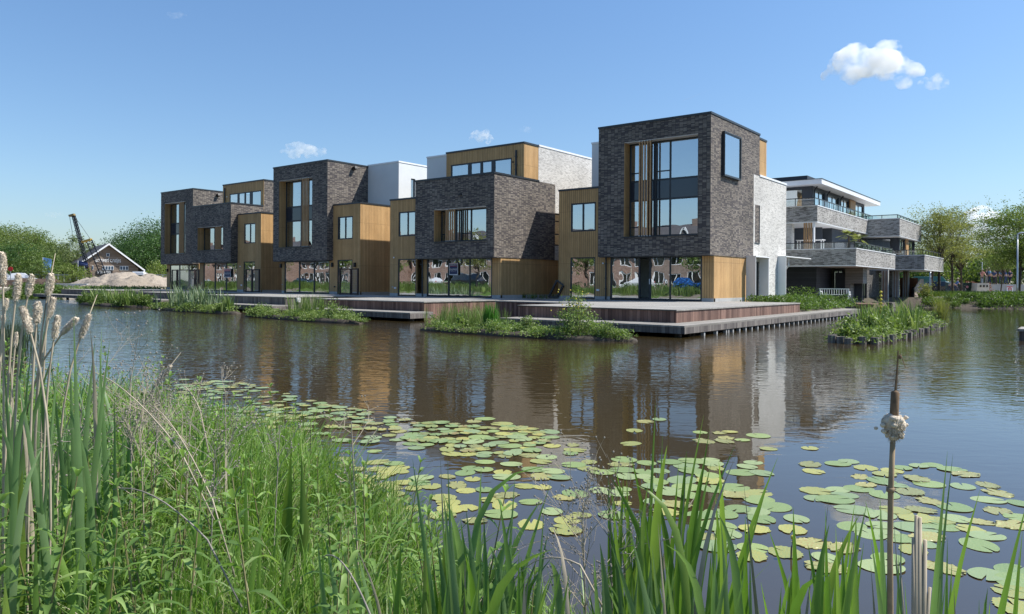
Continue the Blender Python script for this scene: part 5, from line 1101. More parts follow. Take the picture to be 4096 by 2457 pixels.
for i, (px, d, L, lab) in enumerate(((250, 88, 3.0, 'long grey pipe lying on the site'), (285, 86, 2.6, 'pale plank stack lying before the sand heaps'), (330, 85, 1.6, 'short grey pipe piece at the foot of the left heap'), (555, 100, 1.8, 'white sheet packet between the two right heaps'))):
    x, y, z = gq(px, d); s = Vector((rt.x, rt.y, 0)); c = Vector((x, y, z+.25+(1.6 if i == 3 else 0))); o = MB().obox(c, s*L/2, Vector((fw.x, fw.y, 0))*.5, (0, 0, .16)).obox(c+Vector((0, 0, .24)), s*L*.4, Vector((fw.x, fw.y, 0))*.3, (0, 0, .08)).build('stacked_material', M_CAPW if i == 3 else M_CONC, loc=tuple(c)); tag(o, lab, 'building material')
def flag(px, d, yt, yb, w, label, col):
    x, y, z = gq(px, d); zt = ond(px, yt, d).z; zb = ond(px, yb, d).z; r = empty('banner_flag', (x, y, z), label, 'flag'); MB().tube([(x, y, z), (x, y, zt)], .05, 6).build('pole', M_CAPW, r)
    s = Vector((rt.x, rt.y, 0)); V = []
    for i in range(9):
        zz_ = zt-(zt-zb)*i/8; o_ = .12*sin(i*.9); 
        for j in (0, 1): V.append((x+s.x*(.05+j*w)+o_*fw.x*j, y+s.y*(.05+j*w)+o_*fw.y*j, zz_-.25*j))
    o = MB().add(V, [(2*i, 2*i+1, 2*i+3, 2*i+2) for i in range(8)]).build('flag_cloth', plain('flag_cloth', col, .8), r); o.modifiers.new('t', 'SOLIDIFY').thickness = .02
flag(171.5, 112, 1030, 1086, 1.2, 'tall light blue banner flag before the woods', (.16, .34, .62)); flag(312, 106, 1043, 1060, 1.3, 'small dark blue flag in front of the barn roof', (.03, .05, .14))
x, y, z = gq(42, 100); r = empty('road_sign', (x, y, z), 'small round red and white road sign far left', 'sign'); MB().tube([(x, y, z), (x, y, z+2.2)], .05, 6).build('pole', M_STEEL, r); MB().tube([(x, y, z+2.4), (x-fw.x*.05, y-fw.y*.05, z+2.4)], .32, 14).build('sign_disc', bpy.data.materials['sign_red'], r)
for i, (px, d, lab) in enumerate(((100, 103, 'white parked van roof behind the far left fence'), (25, 104, 'pale parked car at the far left edge'))):
    x, y, z = gq(px, d); car(x, y, z, YAW+1.57+.2, lab, (.6, .62, .65) if i == 0 else (.3, .33, .36), L=4.2, Ht=1.9)
# trees
LG = 'woodland trees at the left'
spec = [(-60, 165, 13.4, 7), (-5, 158, 12.8, 7), (45, 165, 12.6, 6.5), (85, 160, 11.8, 6), (125, 150, 10.6, 6), (165, 152, 8.8, 6), (205, 145, 7.4, 5)]
for i, (px, d, h_, w_) in enumerate(spec):
    tree(gq(px, d, .8), h_, w_, .4, 'tall %s tree, number %s from the left edge in the wood' % (('pale green', 'grey-green')[i % 2], ('one', 'two', 'three', 'four', 'five', 'six', 'seven')[i]), LG, 'woodland_tree', (LF_FAR, LF_LIGHT, LF_MID)[i % 3], 150, 70, .34, .3, 200+i, open_=.8)
for i, (px, d, h_, w_) in enumerate([(20, 138, 8.0, 4.5), (75, 132, 7.4, 4.5), (120, 135, 7.6, 4.2), (150, 128, 5.8, 4), (215, 150, 6.6, 4.5), (245, 152, 6.2, 4.2), (270, 150, 6.5, 3.6)]):
    tree(gq(px, d, .8), h_, w_, .2, 'darker bushy undergrowth tree %s along the wood edge' % ('farthest left', 'below the tallest crowns', 'left of the blue banner', 'just behind the blue banner', 'right of the blue banner', 'where the wood drops low', 'beside the crane')[i], LG, 'woodland_tree', (LF_MID, LF_DARK, LF_MID)[i % 3], 110, 60, .30, .2, 230+i)
tree(gq(312, 140, .8), 9.6, 4.0, 1.2, 'grey-green birch behind the crane and barn roof', LG, 'birch_tree', LF_FAR, 80, 50, .36, .18, 250)
tree(gq(292, 96, .8), 2.9, 1.9, .2, 'small bright green tree in front of the barn corner', None, 'young_tree', LF_LIGHT, 50, 44, .22, .08, 251); tree(gq(168, 104, .8), 3.6, 1.7, .5, 'small light green tree beneath the blue banner', None, 'young_tree', LF_MID, 44, 44, .24, .08, 252)
for i, (px, d, h_, w_, lab) in enumerate([(505, 158, 8.2, 5.5, 'dark green tree at the left of the clump behind the barn'), (560, 150, 10.8, 7.5, 'dark green tree in the middle of the clump behind the barn'), (625, 146, 12.6, 8.5, 'tallest dark green tree beside the leftmost house'), (600, 138, 9, 6.5, 'lower dark tree filling the clump behind the barn'), (655, 140, 10, 6, 'dark tree nearest the leftmost house wall'), (690, 150, 11.5, 8, 'dark tree mostly hidden behind the leftmost house')]):
    tree(gq(px, d, .8), h_, w_, .4, lab, 'dark tree clump behind the barn', 'broadleaf_tree', LF_DARK, 190, 80, .34, .35, 270+i)
tree(gq(642, 112, .8), 3.6, 2.2, .1, 'light green shrub tree beside the rubble heap', None, 'young_tree', LF_LIGHT, 50, 44, .26, .07, 290)
# grassy shore at the left
sp = []
for i in range(700):
    px = random.Random(i).uniform(-120, 262); d = random.Random(i+1).uniform(60, 74); q = gq(px, d); 
    if q[2] > .03: sp.append(q[:2])
tuft_cloud('shore_plants', sp, lambda x, y: land_h(x, y), 16000, .55, .28, M_PLANT, seed=21, spread=.6)
sp = [gq(random.Random(i).uniform(300, 640), random.Random(i+5).uniform(76, 80))[:2] for i in range(60)]
tuft_cloud('site_weeds', sp[::3], lambda x, y: land_h(x, y), 2500, .35, .25, M_PLANT, seed=22, spread=1.2)
# ---------------------------------------------------------------- planted islands
EARTH = plain('wet_earth', (.06, .048, .036), .9, var=.5, scale=6, bump=.8)
IP = leafm('island_leaf', (.11, .17, .03), (.19, .27, .07), .35, c3=(.32, .38, .16))
IG = leafm('island_grass', (.10, .17, .04), (.17, .25, .07), .35, c3=(.28, .34, .13))
IR = leafm('island_reed', (.11, .17, .09), (.18, .25, .14), .3, c3=(.26, .32, .19))
def blades(mb_or, P, hgt, w, n, rn, lean=.35, droop=.25):
    """n curved ribbons around base points; returns V,Q"""
    P = np.asarray(P, float); k = rn.randint(0, len(P), n); b = P[k]+np.column_stack([rn.normal(size=(n, 2))*.05, np.zeros(n)]); a = rn.uniform(0, 2*pi, n); L = hgt*rn.uniform(.55, 1.1, n); ln = lean*rn.random(n)
    dx, dy = np.cos(a)*ln, np.sin(a)*ln; sa = a+pi/2+rn.uniform(-.6, .6, n); sx, sy = np.cos(sa), np.sin(sa); V = []
    prof = [(0, .7), (.35, 1.0), (.7, .8), (1.0, .06)]
    for t_, wv in prof:
        z = L*(t_-droop*rn.random(n)*t_*t_*.4*(1 if droop else 0)); c = b+np.column_stack([dx*L*t_**1.6, dy*L*t_**1.6, z]); hw = (w*wv/2*rn.uniform(.8, 1.2, n))[:, None]; s = np.column_stack([sx, sy, 0*sx]); V += [c-s*hw, c+s*hw]
    V = np.stack(V, 1).reshape(-1, 3); base = np.arange(n)*8; Q = np.concatenate([np.stack([base+2*i, base+2*i+1, base+2*i+3, base+2*i+2], 1) for i in range(3)]); return V, Q
def island(label, pts_front, w, seed, zt=.16, logs=False, name='planted_island'):
    """pts: polygon of the waterline"""
    rn = np.random.RandomState(seed); cx, cy_ = np.mean([p[0] for p in pts_front]), np.mean([p[1] for p in pts_front]); r = empty(name, (cx, cy_, 0), label, 'island', 'floating planted islands')
    P = []
    n = len(pts_front)
    for i in range(n):
        a, b = np.array(pts_front[i]), np.array(pts_front[(i+1) % n]); m = max(2, int(np.hypot(*(b-a))/.35))
        for k in range(m): q = a+(b-a)*k/m; P.append(q+rn.normal(size=2)*.05)
    c = np.array([cx, cy_]); V = []; N = len(P)
    for f_, z in ((1.03, -.35), (1.0, .04), (.93, zt*.8), (.75, zt)): V += [(*(c+(p-c)*(f_ if abs((p-c)[0]) > 99 else f_)), z+rn.uniform(-.03, .03)) for p in P]
    V.append((cx, cy_, zt)); Fs = []
    for j in range(3): Fs += [(j*N+i, j*N+(i+1) % N, (j+1)*N+(i+1) % N, (j+1)*N+i) for i in range(N)]
    Fs += [(3*N+i, 3*N+(i+1) % N, 4*N) for i in range(N)]
    MB().add(V, Fs).build('soil', EARTH, r, smooth=True)
    if logs:
        for i, p in enumerate(P):
            q = c+(p-c)*1.01; h_ = rn.uniform(.16, .24); rr_ = rn.uniform(.10, .14); MB().tube([(q[0], q[1], -.3), (q[0]+rn.uniform(-.02, .02), q[1], h_)], rr_, 9).build('log', bpy.data.materials.get('log_wood') or boards('log_wood', (.10, .085, .07), (.26, .23, .20), w=.09, groove=(.04, .03, .025)), r)
    def pt(fr):
        while True:
            x = rn.uniform(min(p[0] for p in pts_front), max(p[0] for p in pts_front)); y = rn.uniform(min(p[1] for p in pts_front), max(p[1] for p in pts_front))
            if inside_dist(np.array([[x, y]]), pts_front)[0] > fr: return (x, y)
    return r, pt, rn
def cover(label, pt, rn, n, hgt, leaf, m_, npts=60, nm='island_plants', fr=.05, spread=.16, edge=None):
    P = [pt(fr) for _ in range(npts)]; k = rn.randint(0, npts, n); hs = rn.uniform(.3, 1.0, npts)**1.5; C = np.array(P)[k]+rn.normal(size=(n, 2))*spread; Z = .06+rn.random(n)**1.0*hgt*hs[k]
    V, Q = rquads(np.column_stack([C, Z]), leaf*rn.uniform(.6, 1.3, n), leaf*.4*rn.uniform(.6, 1.3, n), rn); o = np_mesh(nm, V, Q, m_); o['kind'] = 'stuff'; return o
def clump(name, label, cat, x, y, z, hgt, n, w, m_, seed, lean=.35, sp=.15, group=None, droop=.25):
    rn = np.random.RandomState(seed); P = np.column_stack([x+rn.normal(size=20)*sp, y+rn.normal(size=20)*sp, np.full(20, z)]); V, Q = blades(None, P, hgt, w, n, rn, lean, droop); o = np_mesh(name, V, Q, m_, loc=(x, y, z)); tag(o, label, cat, group); return o
def bushy(label, x, y, z, hgt, rad, n, leaf, m_, seed, name='leafy_bush', cat='bush', stems=9, group=None):
    rn = np.random.RandomState(seed); r = empty(name, (x, y, z), label, cat, group); mb = MB(); C = []
    for i in range(stems):
        a = rn.uniform(0, 2*pi); R0 = rad*rn.uniform(.1, 1); h_ = hgt*rn.uniform(.45, 1)*(1-.45*R0/rad); t_ = Vector((x+cos(a)*R0, y+sin(a)*R0, z+h_)); b = Vector((x+cos(a)*R0*.3, y+sin(a)*R0*.3, z)); mb.tube([b, b.lerp(t_, .5)+Vector((0, 0, .05)), t_], [.012, .009, .004], 4)
        k = rn.random(n//stems)**.8; C.append(np.array(b)+k[:, None]*(np.array(t_)-np.array(b))+rn.normal(size=(n//stems, 3))*rad*.15*np.array([1, 1, .7]))
    mb.build('stem', BARKG, r); C = np.concatenate(C); C[:, 2] = np.maximum(C[:, 2], z+.02); V, Q = rquads(C, leaf*rn.uniform(.6, 1.3, len(C)), leaf*.42, rn); np_mesh('leaves', V, Q, m_, parent=r); return r
# island 4 (largest, in front of the nearest house)
r, pt, rn = island('longest planted island with soil edge, before the nearest house', [(-19.7, 19.75), (-17.5, 19.45), (-15.6, 19.35), (-13.8, 19.5), (-12.2, 19.75), (-11.0, 20.5), (-11.3, 20.9), (-13.5, 20.8), (-16, 20.9), (-18.5, 21.3), (-20.2, 20.9)], 0, 41)
cover('', pt, rn, 15000, .34, .085, IP, 90); cover('', pt, rn, 5000, .5, .10, IG, 25)
bushy('tall yellow-flowering bush on the right half of the longest island', -13.05, 20.1, .12, 1.55, .75, 2600, .085, IP, 3, stems=17)
bushy('low leafy bush at the right tip of the longest island', -12.1, 20.2, .1, .62, .6, 1300, .075, IP, 4); bushy('leafy weed standing mid-island left of the tall bush', -15.0, 20.2, .1, .8, .4, 700, .08, IP, 6)
clump('rush_clump', 'bright green upright rush clump on the longest island', 'rush', -16.85, 20.35, .1, 1.0, 260, .02, leafm('rush_green', (.05, .16, .02), (.08, .22, .03), .3), 5, .18, .12)
clump('grass_clump', 'tall wispy grass at the back left of the longest island', 'grass', -19.0, 21.2, .1, .95, 420, .014, IG, 7, .3, .45)
clump('grass_clump', 'wispy grass beside the upright rushes', 'grass', -17.7, 20.8, .1, .85, 380, .014, IG, 8, .35, .4)
bushy('rounded fresh green fern-like bush at the left end of the longest island', -19.0, 20.2, .1, .42, .35, 900, .05, leafm('fresh_green', (.08, .20, .02), (.13, .28, .04), .35), 9)
bushy('broad-leaved herb in the middle of the longest island', -18.0, 20.1, .1, .75, .35, 500, .12, IP, 10)
fl = MB(); fr_ = random.Random(4)
for i in range(26): fl.blob((-13.05+fr_.gauss(0, .38), 20.0+fr_.gauss(0, .25), .12+fr_.uniform(.7, 1.5)), .028, .028, .022, n=6, k=4)
o = fl.build('yellow_flowers', plain('yellow_petals', (.62, .50, .06), .6), bpy.data.objects['leafy_bush'])
# island 3
r, pt, rn = island('planted island of light green herbs below the middle deck', [(-33.6, 21.3), (-31, 20.9), (-28, 20.6), (-26, 20.5), (-24.3, 20.8), (-24.8, 21.4), (-27.5, 21.9), (-31, 22.2), (-33.4, 22.0)], 0, 42)
cover('', pt, rn, 16000, .42, .10, IP, 90); bushy('tall leafy weeds at the right end of the middle island', -26.6, 21.2, .1, .95, .9, 1500, .10, IP, 12); bushy('leafy bush at the left end of the middle island', -32.6, 21.6, .1, .65, .9, 1300, .10, IP, 13)
clump('grass_clump', 'wispy tall grass on the back of the middle island', 'grass', -29.4, 22.1, .1, 1.15, 420, .018, IG, 14, .3, .6)
# island 2
r, pt, rn = island('planted island with tall reeds before the for-sale house deck', [(-46.5, 22.9), (-44.5, 22.3), (-41, 21.9), (-38, 21.95), (-36.0, 22.2), (-36.6, 22.9), (-41, 23.6), (-46, 23.9)], 0, 43)
cover('', pt, rn, 12000, .5, .13, IP, 80)
for i, (x, y, h_, n_) in enumerate(((-43.9, 23.2, 1.45, 80), (-42.7, 23.2, 1.6, 85), (-41.5, 23.1, 1.65, 85), (-40.5, 23.0, 1.5, 75), (-39.4, 23.2, 1.3, 60))):
    clump('reed_clump', ('leftmost', 'second from left', 'middle', 'fourth from left', 'rightmost')[i]+' of five tall grey-green reed clumps on one island', 'reeds', x, y, .1, h_, n_, .055, IR, 60+i, .55, .4, 'tall reeds on the island', .6)
clump('iris_clump', 'small upright iris clump at the right end of the reed island', 'iris', -37.0, 22.5, .1, 1.0, 70, .05, IG, 70, .2, .15)
# island 1
r, pt, rn = island('leftmost planted island of mixed green herbs and reeds', [(-59.8, 24.2), (-57.6, 23.2), (-53, 22.9), (-49.8, 23.1), (-48.6, 23.7), (-50, 24.6), (-55, 25.2), (-59.4, 25.0)], 0, 44)
cover('', pt, rn, 16000, .8, .17, leafm('dark_green_herbs', (.05, .10, .02), (.095, .155, .03), .35, c3=(.17, .23, .05)), 90)  # deeper green leaves than on the other islands
for i, (x, y) in enumerate(((-57.3, 24.2), (-55.6, 24.0), (-54.2, 24.3), (-52.6, 24.0), (-50.2, 23.9))): clump('reed_clump', ('leftmost', 'second', 'third', 'fourth', 'last')[i]+' short reed clump counting right along the leftmost island', 'reeds', x, y, .1, 1.25, 60, .06, IG, 80+i, .6, .4, 'short reeds on the leftmost island')
# right island with log edging
r, pt, rn = island('long planted island edged with upright logs, right of the houses', [(-6.35, 24.5), (-5.75, 24.35), (-5.2, 24.6), (-5.0, 28), (-5.0, 32), (-5.1, 36), (-5.4, 38.8), (-6.3, 38.6), (-6.4, 34), (-6.45, 29)], 0, 45, logs=True)
cover('', pt, rn, 15000, .62, .12, IP, 80, spread=.2)
for i, (x, y, h_, l_) in enumerate(((-6.1, 25.2, .75, 'bushy herb at the near left corner of the log-edged island'), (-5.7, 26.6, .95, 'taller leafy herb near the front of the log-edged island'), (-5.8, 28.6, 1.15, 'broad leafy herb in the middle of the log-edged island'), (-5.6, 31.5, .9, 'leafy herb past the middle of the log-edged island'), (-5.8, 36.5, 1.0, 'leafy herb near the far end of the log-edged island'))): bushy(l_, x, y, .1, h_, .55, 1100, .13, IP, 90+i)
for i, (x, y, h_) in enumerate(((-5.9, 27.4, 1.2), (-5.6, 29.8, 1.25), (-5.9, 33.6, 1.1))): clump('grass_clump', ('front', 'middle', 'back')[i]+' tuft of arching grass leaves on the log-edged island', 'grass', x, y, .1, h_, 120, .03, IG, 100+i, .5, .25)
clump('grass_clump', 'round wispy sedge at the far end of the log-edged island', 'grass', -5.3, 38.2, .1, 1.3, 260, .012, LF_OLIVE, 105, .6, .08)
yf = MB(); [yf.blob((-5.75, 28.2, .9+.13*i), .05, .05, .05, n=7, k=4) for i in range(6)]; yf.tube([(-5.75, 28.2, .1), (-5.75, 28.2, 1.6)], .012, 5); tag(yf.build('yellow_flower', bpy.data.materials['yellow_petals'], loc=(-5.75, 28.2, .1)), 'tall yellow flower spike on the log-edged island', 'flower')
clump('grass_clump', 'short green tuft on the ground in the gap beside the tan side wall', 'grass', -26.2, 36.4, FL-.02, .35, 200, .02, LF_MID, 110, .5, .8)
# the dark reeds standing in the water at the left edge
for i in range(3):
    q = onz(12+i*26, 1440-i*30, 0); clump('reed_clump', ('leftmost', 'middle', 'rightmost')[i]+' dark reed stand in open water at the left edge', 'reeds', q[0], q[1], -.05, 1.0-.15*i, 200, .016, leafm('dark_reed_%d' % i, (.03, .05, .03), (.06, .09, .05), .2), 120+i, .22, .25, 'dark reeds in the water at the left edge')
# ---------------------------------------------------------------- clouds (soft volumes high above)
def cloud(px, py, d, wpx, hpx, label, seed, dens=.02, n=26, flat=.35):
    c = ond(px, py, d); k = d/F; W, Hh = wpx*k, hpx*k; rn = random.Random(seed); s = Vector((rt.x, rt.y, 0)); f = Vector((fw.x, fw.y, 0)); mb = MB()
    for i in range(n):
        a = rn.uniform(-1, 1); q = (1-a*a)**.5; b = rn.uniform(-flat, 1)*q; rr = (.16+.20*q*rn.random()); g = rn.uniform(-.5, .5)*q
        p = c+s*a*W*.5*(1-rr*.7)+f*g*W*.3+Vector((0, 0, (b-.3)*Hh*.5)); mb.blob(p, rr*W*.5, rr*W*.5, rr*Hh*.72, n=14, k=9, jit=.05, rnd=rn)
    t = NT('cloud_vapour'); t.t.nodes.remove(t.b); v = t.n('VolumePrincipled'); v.inputs['Color'].default_value = (1, 1, 1, 1); v.inputs['Anisotropy'].default_value = .1
    p = t.pos()[0]; tc = t.n('TexCoord'); nz = t.noise(tc.outputs['Object'], 5.5/W, 6, .62); v.inputs['Density'].default_value = dens
    t.put(v.inputs['Density'], t.math('MULTIPLY', t.math('MAXIMUM', t.math('SUBTRACT', nz, .42), 0), dens*9))
    t.t.links.new(v.outputs[0], t.out.inputs['Volume'])
    o = mb.build('cloud', t.m, loc=tuple(c)); m = o.modifiers.new('r', 'REMESH'); m.mode = 'VOXEL'; m.voxel_size = W/60
    tx = bpy.data.textures.new('cloud_puffs', 'CLOUDS'); tx.noise_scale = W*.10; tx.noise_depth = 4; dm = o.modifiers.new('d', 'DISPLACE'); dm.texture = tx; dm.strength = W*.07; dm.mid_level = .6; dm.texture_coords = 'LOCAL'
    tag(o, label, 'cloud'); return o
CS = [(3490, 272, 1500, 400, 200, 'largest white cloud high at the upper right', 1, .030), (3733, 328, 1500, 125, 75, 'small white cloud just right of the largest one', 2, .018),
      (1925, 548, 1900, 100, 66, 'small pale cloud above the tan penthouse', 3, .024), (1215, 600, 2100, 190, 70, 'flat faint cloud above the three-storey middle house', 4, .014),
      (2105, 517, 1900, 60, 30, 'tiny faint wisp right of the small pale cloud', 5, .007), (3935, 905, 2600, 230, 150, 'cumulus bank low behind the trees at the right', 6, .05),
      (3800, 955, 2600, 150, 110, 'lower left part of the cumulus bank beside the oaks', 7, .03), (705, 62, 2000, 90, 32, 'very faint wisp at the upper left', 8, .004), (215, 860, 2400, 90, 26, 'faint grey wisp low above the crane', 9, .005)]
for a in CS: cloud(*a)
a, b = ond(2735, 402, 2500), ond(2850, 355, 2500)
t = NT('contrail_vapour'); t.t.nodes.remove(t.b); v = t.n('VolumePrincipled'); v.inputs['Density'].default_value = .02; t.t.links.new(v.outputs[0], t.out.inputs['Volume'])
tag(MB().tube([a, a.lerp(b, .5), b], [2.2, 1.6, .5], 8).build('contrail', t.m, loc=tuple(a)), 'thin short vapour trail above the nearest house', 'vapour trail')
# ---------------------------------------------------------------- the street behind the camera, seen mirrored in the glass fronts
def rowhouse(x, y, w, n, label, wallm):
    r = empty('row_house', (x, y, 1.0), label, 'house', 'brick row houses across the water')
    D = 9; zt = 6.4; zr = 10.2; x0, x1 = x-w/2, x+w/2; hs = []
    k = n*2
    for i in range(k):
        a = x0+w*(i+.5)/k; hs += [(a-.95, a+.95, 4.3, 5.7), (a-.9, a+.9, 1.6, 3.4)]
    mb = MB(); panel(mb, 'y', y, x0, x1, .7, zt, hs, .3, 1); panel(mb, 'x', x1, y-D, y-.3, .7, zt, (), .3, 1); panel(mb, 'x', x0, y-D, y-.3, .7, zt, (), .3, -1)
    mb.add([(x1, y-D, zt), (x1, y, zt), (x1, y-D/2, zr)], [(0, 1, 2)]); mb.add([(x0, y-D, zt), (x0, y, zt), (x0, y-D/2, zr)], [(0, 1, 2)]); mb.build('wall', wallm, r)
    RT = bpy.data.materials.get('house_roof_tiles') or plain('house_roof_tiles', (.09, .085, .09), .7, var=.3)
    rf = MB().add([(x0-.3, y+.4, zt-.1), (x1+.3, y+.4, zt-.1), (x1+.3, y-D/2, zr+.1), (x0-.3, y-D/2, zr+.1), (x1+.3, y-D-.4, zt-.1), (x0-.3, y-D-.4, zt-.1)], [(0, 1, 2, 3), (3, 2, 4, 5)]).build('roof', RT, r)
    MB().box(x-.5, x+.5, y-D/2-.4, y-D/2+.4, zr-.6, zr+.9).build('chimney', wallm, rf); MB().box(x0-.32, x1+.32, y+.4, y+.5, zt-.25, zt+.02).build('gutter', M_CAPW, rf)
    # gabled dormer with white verge
    g = MB().add([(x-1.5, y+.12, zt-.1), (x+1.5, y+.12, zt-.1), (x, y+.12, zt+3.0), (x-1.5, y-3, zt-.1), (x+1.5, y-3, zt-.1), (x, y-3.4, zt+3.0)], [(0, 1, 2), (1, 4, 5, 2), (0, 2, 5, 3)]).build('dormer', RT, r)
    MB().beam((x-1.7, y+.2, zt-.2), (x, y+.2, zt+3.1), .1).beam((x+1.7, y+.2, zt-.2), (x, y+.2, zt+3.1), .1).build('verge', M_CAPW, g)
    for h in hs:
        f = MB(); a, b, c, d = h; f.box(a, a+.09, y-.12, y-.04, c, d).box(b-.09, b, y-.12, y-.04, c, d).box(a, b, y-.12, y-.04, c, c+.09).box(a, b, y-.12, y-.04, d-.09, d).box((a+b)/2-.04, (a+b)/2+.04, y-.12, y-.04, c, d)
        f = f.build('window', M_CAPW, r); MB().add([(a, y-.15, c), (b, y-.15, c), (b, y-.15, d), (a, y-.15, d)], [(0, 3, 2, 1)]).build('pane', CARG, f)
RB = brick('red_house_brick', [(0, (.24, .15, .12)), (.4, (.31, .20, .165)), (.8, (.38, .26, .21))], (.25, .21, .18), off=.5)
PB = brick('brown_house_brick', [(0, (.22, .16, .13)), (.5, (.30, .22, .185))], (.24, .21, .18), off=.5)
OR = ['first', 'second', 'third', 'fourth', 'fifth', 'sixth', 'seventh', 'eighth', 'ninth', 'tenth', 'eleventh', 'twelfth', 'thirteenth', 'fourteenth']
for i in range(14):
    x = -33-i*11.2; rowhouse(x, -21-(i % 3)*1.2, 10.4, 2, 'brick row house %s in the row mirrored in the glass fronts' % OR[i], (RB, PB, RB)[i % 3])
for i, (x, y, col, van, lab) in enumerate([(-38.5, -12, (.03, .16, .50), False, 'bright blue hatchback parked on the street across'), (-46, -12.3, (.6, .6, .62), False, 'white car parked left of the blue hatchback'), (-71, -12.5, (.02, .022, .025), True, 'black van parked before the middle row houses'), (-79, -12.6, (.55, .56, .58), False, 'silver car parked beside the black van'), (-112, -12.8, (.03, .05, .07), False, 'dark blue car parked far along the street'), (-124, -12.8, (.05, .06, .07), True, 'dark grey van parked far along the street'), (-150, -13, (.4, .42, .43), False, 'grey car at the far end of the street'), (-30, -12.2, (.02, .04, .07), False, 'navy car parked nearest on the street')]):
    car(x, y, 1.0, pi if i % 2 else 0, lab, col, 'parked_van' if van else 'parked_car', van, 5.0 if van else 4.2, 1.85, 2.1 if van else 1.5, 'cars on the street across')
for i in range(9):
    x = -36-i*15.5; tree((x, -9.5+(i % 2), .8), 6.2+(i % 3), 2.4, 2.4, '%s street tree counted leftwards on the bank across' % OR[i], 'street trees across', 'street_tree', (LF_MID, LF_LIGHT, LF_OLIVE)[i % 3], 50, 40, .3, .12, 300+i)
rn = np.random.RandomState(77); n = 14000; X = -rn.uniform(22, 170, n); Yb = -3.6+X*.03-rn.uniform(0, 3.2, n); V, Q = blades(None, np.column_stack([X, Yb, land_h(X, Yb)]), 1.1, .07, n, rn, .3); o = np_mesh('bank_reeds', V, Q, LF_MID); o['kind'] = 'stuff'
n = 12000; X = -rn.uniform(20, 175, n); Yb = -9-rn.uniform(0, 1.2, n); V, Q = rquads(np.column_stack([X, Yb, .9+rn.random(n)*.9]), .22, .12, rn); o = np_mesh('bank_hedge', V, Q, LF_DARK); o['kind'] = 'stuff'
# ---------------------------------------------------------------- water lilies
DP = 4096/2474
def padmat(name, base, patch, amt, vein=(.16, .22, .06)):
    t = NT(name); tc = t.n('TexCoord'); oi = t.n('ObjectInfo'); v = t.n('VectorMath', operation='ADD'); t.put(v.inputs[0], tc.outputs['Object']); t.put(v.inputs[1], t.comb(t.math('MULTIPLY', oi.outputs['Random'], 37.0), oi.outputs['Random']))
    n1 = t.noise(v.outputs[0], 9, 4, .65); n2 = t.noise(v.outputs[0], 30, 3)
    c = t.mix(t.ramp(n1, [(amt-.06, (0, 0, 0)), (amt+.06, (1, 1, 1))]), base, patch); c = t.mix(t.ramp(n2, [(.66, (0, 0, 0)), (.72, (1, 1, 1))]), c, (.13, .085, .03))
    sp = t.n('SeparateXYZ'); t.put(sp.inputs[0], tc.outputs['Object']); an = t.math('ARCTAN2', sp.outputs[1], sp.outputs[0]); vn = t.math('LESS_THAN', t.math('FRACT', t.math('MULTIPLY', an, 3.0)), .07)
    c = t.mix(t.math('MULTIPLY', vn, .5), c, vein); c = t.mix(1.0, c, t.mix(oi.outputs['Random'], (.75, .8, .8), (1.15, 1.1, 1.0)), 'MULTIPLY')
    t.bump(n1, .3, .01); return t.fin(c, .32, spec=.5)
PM = [padmat('lily_green', (.23, .31, .11), (.31, .36, .14), .55), padmat('lily_grey_green', (.27, .34, .16), (.33, .37, .17), .6), padmat('lily_yellow', (.31, .35, .12), (.42, .36, .09), .52), padmat('lily_brown', (.32, .34, .13), (.30, .21, .07), .54)]
def padmesh(seed, mat, ragged=0):
    rn = random.Random(seed); n = 44; V = [(0.12, 0, .0)]; rr = []; a0 = .05+.12*rn.random()
    ph = rn.random()*6
    for j, f in enumerate((.5, .86, 1.0)):
        for i in range(n):
            a = a0+(2*pi-2*a0)*i/(n-1); r0 = 1+.05*sin(2*a+ph)+.10*cos(a)**2*.6; r0 *= 1-(ragged*.13*rn.random() if j == 2 else 0)
            if (i in (0, n-1)) and j == 2: r0 *= .93
            V.append((f*r0*cos(a)*1.06, f*r0*sin(a)*.94, (.006*sin(3*a+ph)*f+(.022*max(0, sin(2*a+ph*2))**4 if j == 2 else 0))))
    Fs = [(0, 1+i, 2+i) for i in range(n-1)]
    for j in range(2): Fs += [(1+j*n+i, 1+(j+1)*n+i, 2+(j+1)*n+i, 2+j*n+i) for i in range(n-1)]
    me = bpy.data.meshes.new('lily_pad'); me.from_pydata(V, [], Fs); me.materials.append(mat)
    for p_ in me.polygons: p_.use_smooth = True
    me.update(); return me
PK = [('smooth round green water lily leaf floating flat', 0, 0), ('notched pale grey-green water lily leaf floating flat', 1, 0), ('yellowing water lily leaf with golden patches', 2, 1), ('ragged yellow-brown water lily leaf with nibbled edge', 3, 2)]
PMESH = [[padmesh(10*k+i, PM[PK[k][1]], PK[k][2]) for i in range(4)] for k in range(4)]
rn = np.random.RandomState(5); placed = []
STF = []
def putpad(X, Y, r0, k):
    me = PMESH[k][rn.randint(4)]; o = bpy.data.objects.new('lily_pad', me); COL.objects.link(o); z = .003+.004*rn.random()
    o.location = (X, Y, z); o.scale = (r0, r0, r0*.8); o.rotation_euler = (rn.normal()*.012, rn.normal()*.012, rn.uniform(0, 2*pi)); placed.append((X, Y, r0)); tag(o, PK[k][0], 'lily pad', PK[k][0].replace('leaf', 'leaves'))
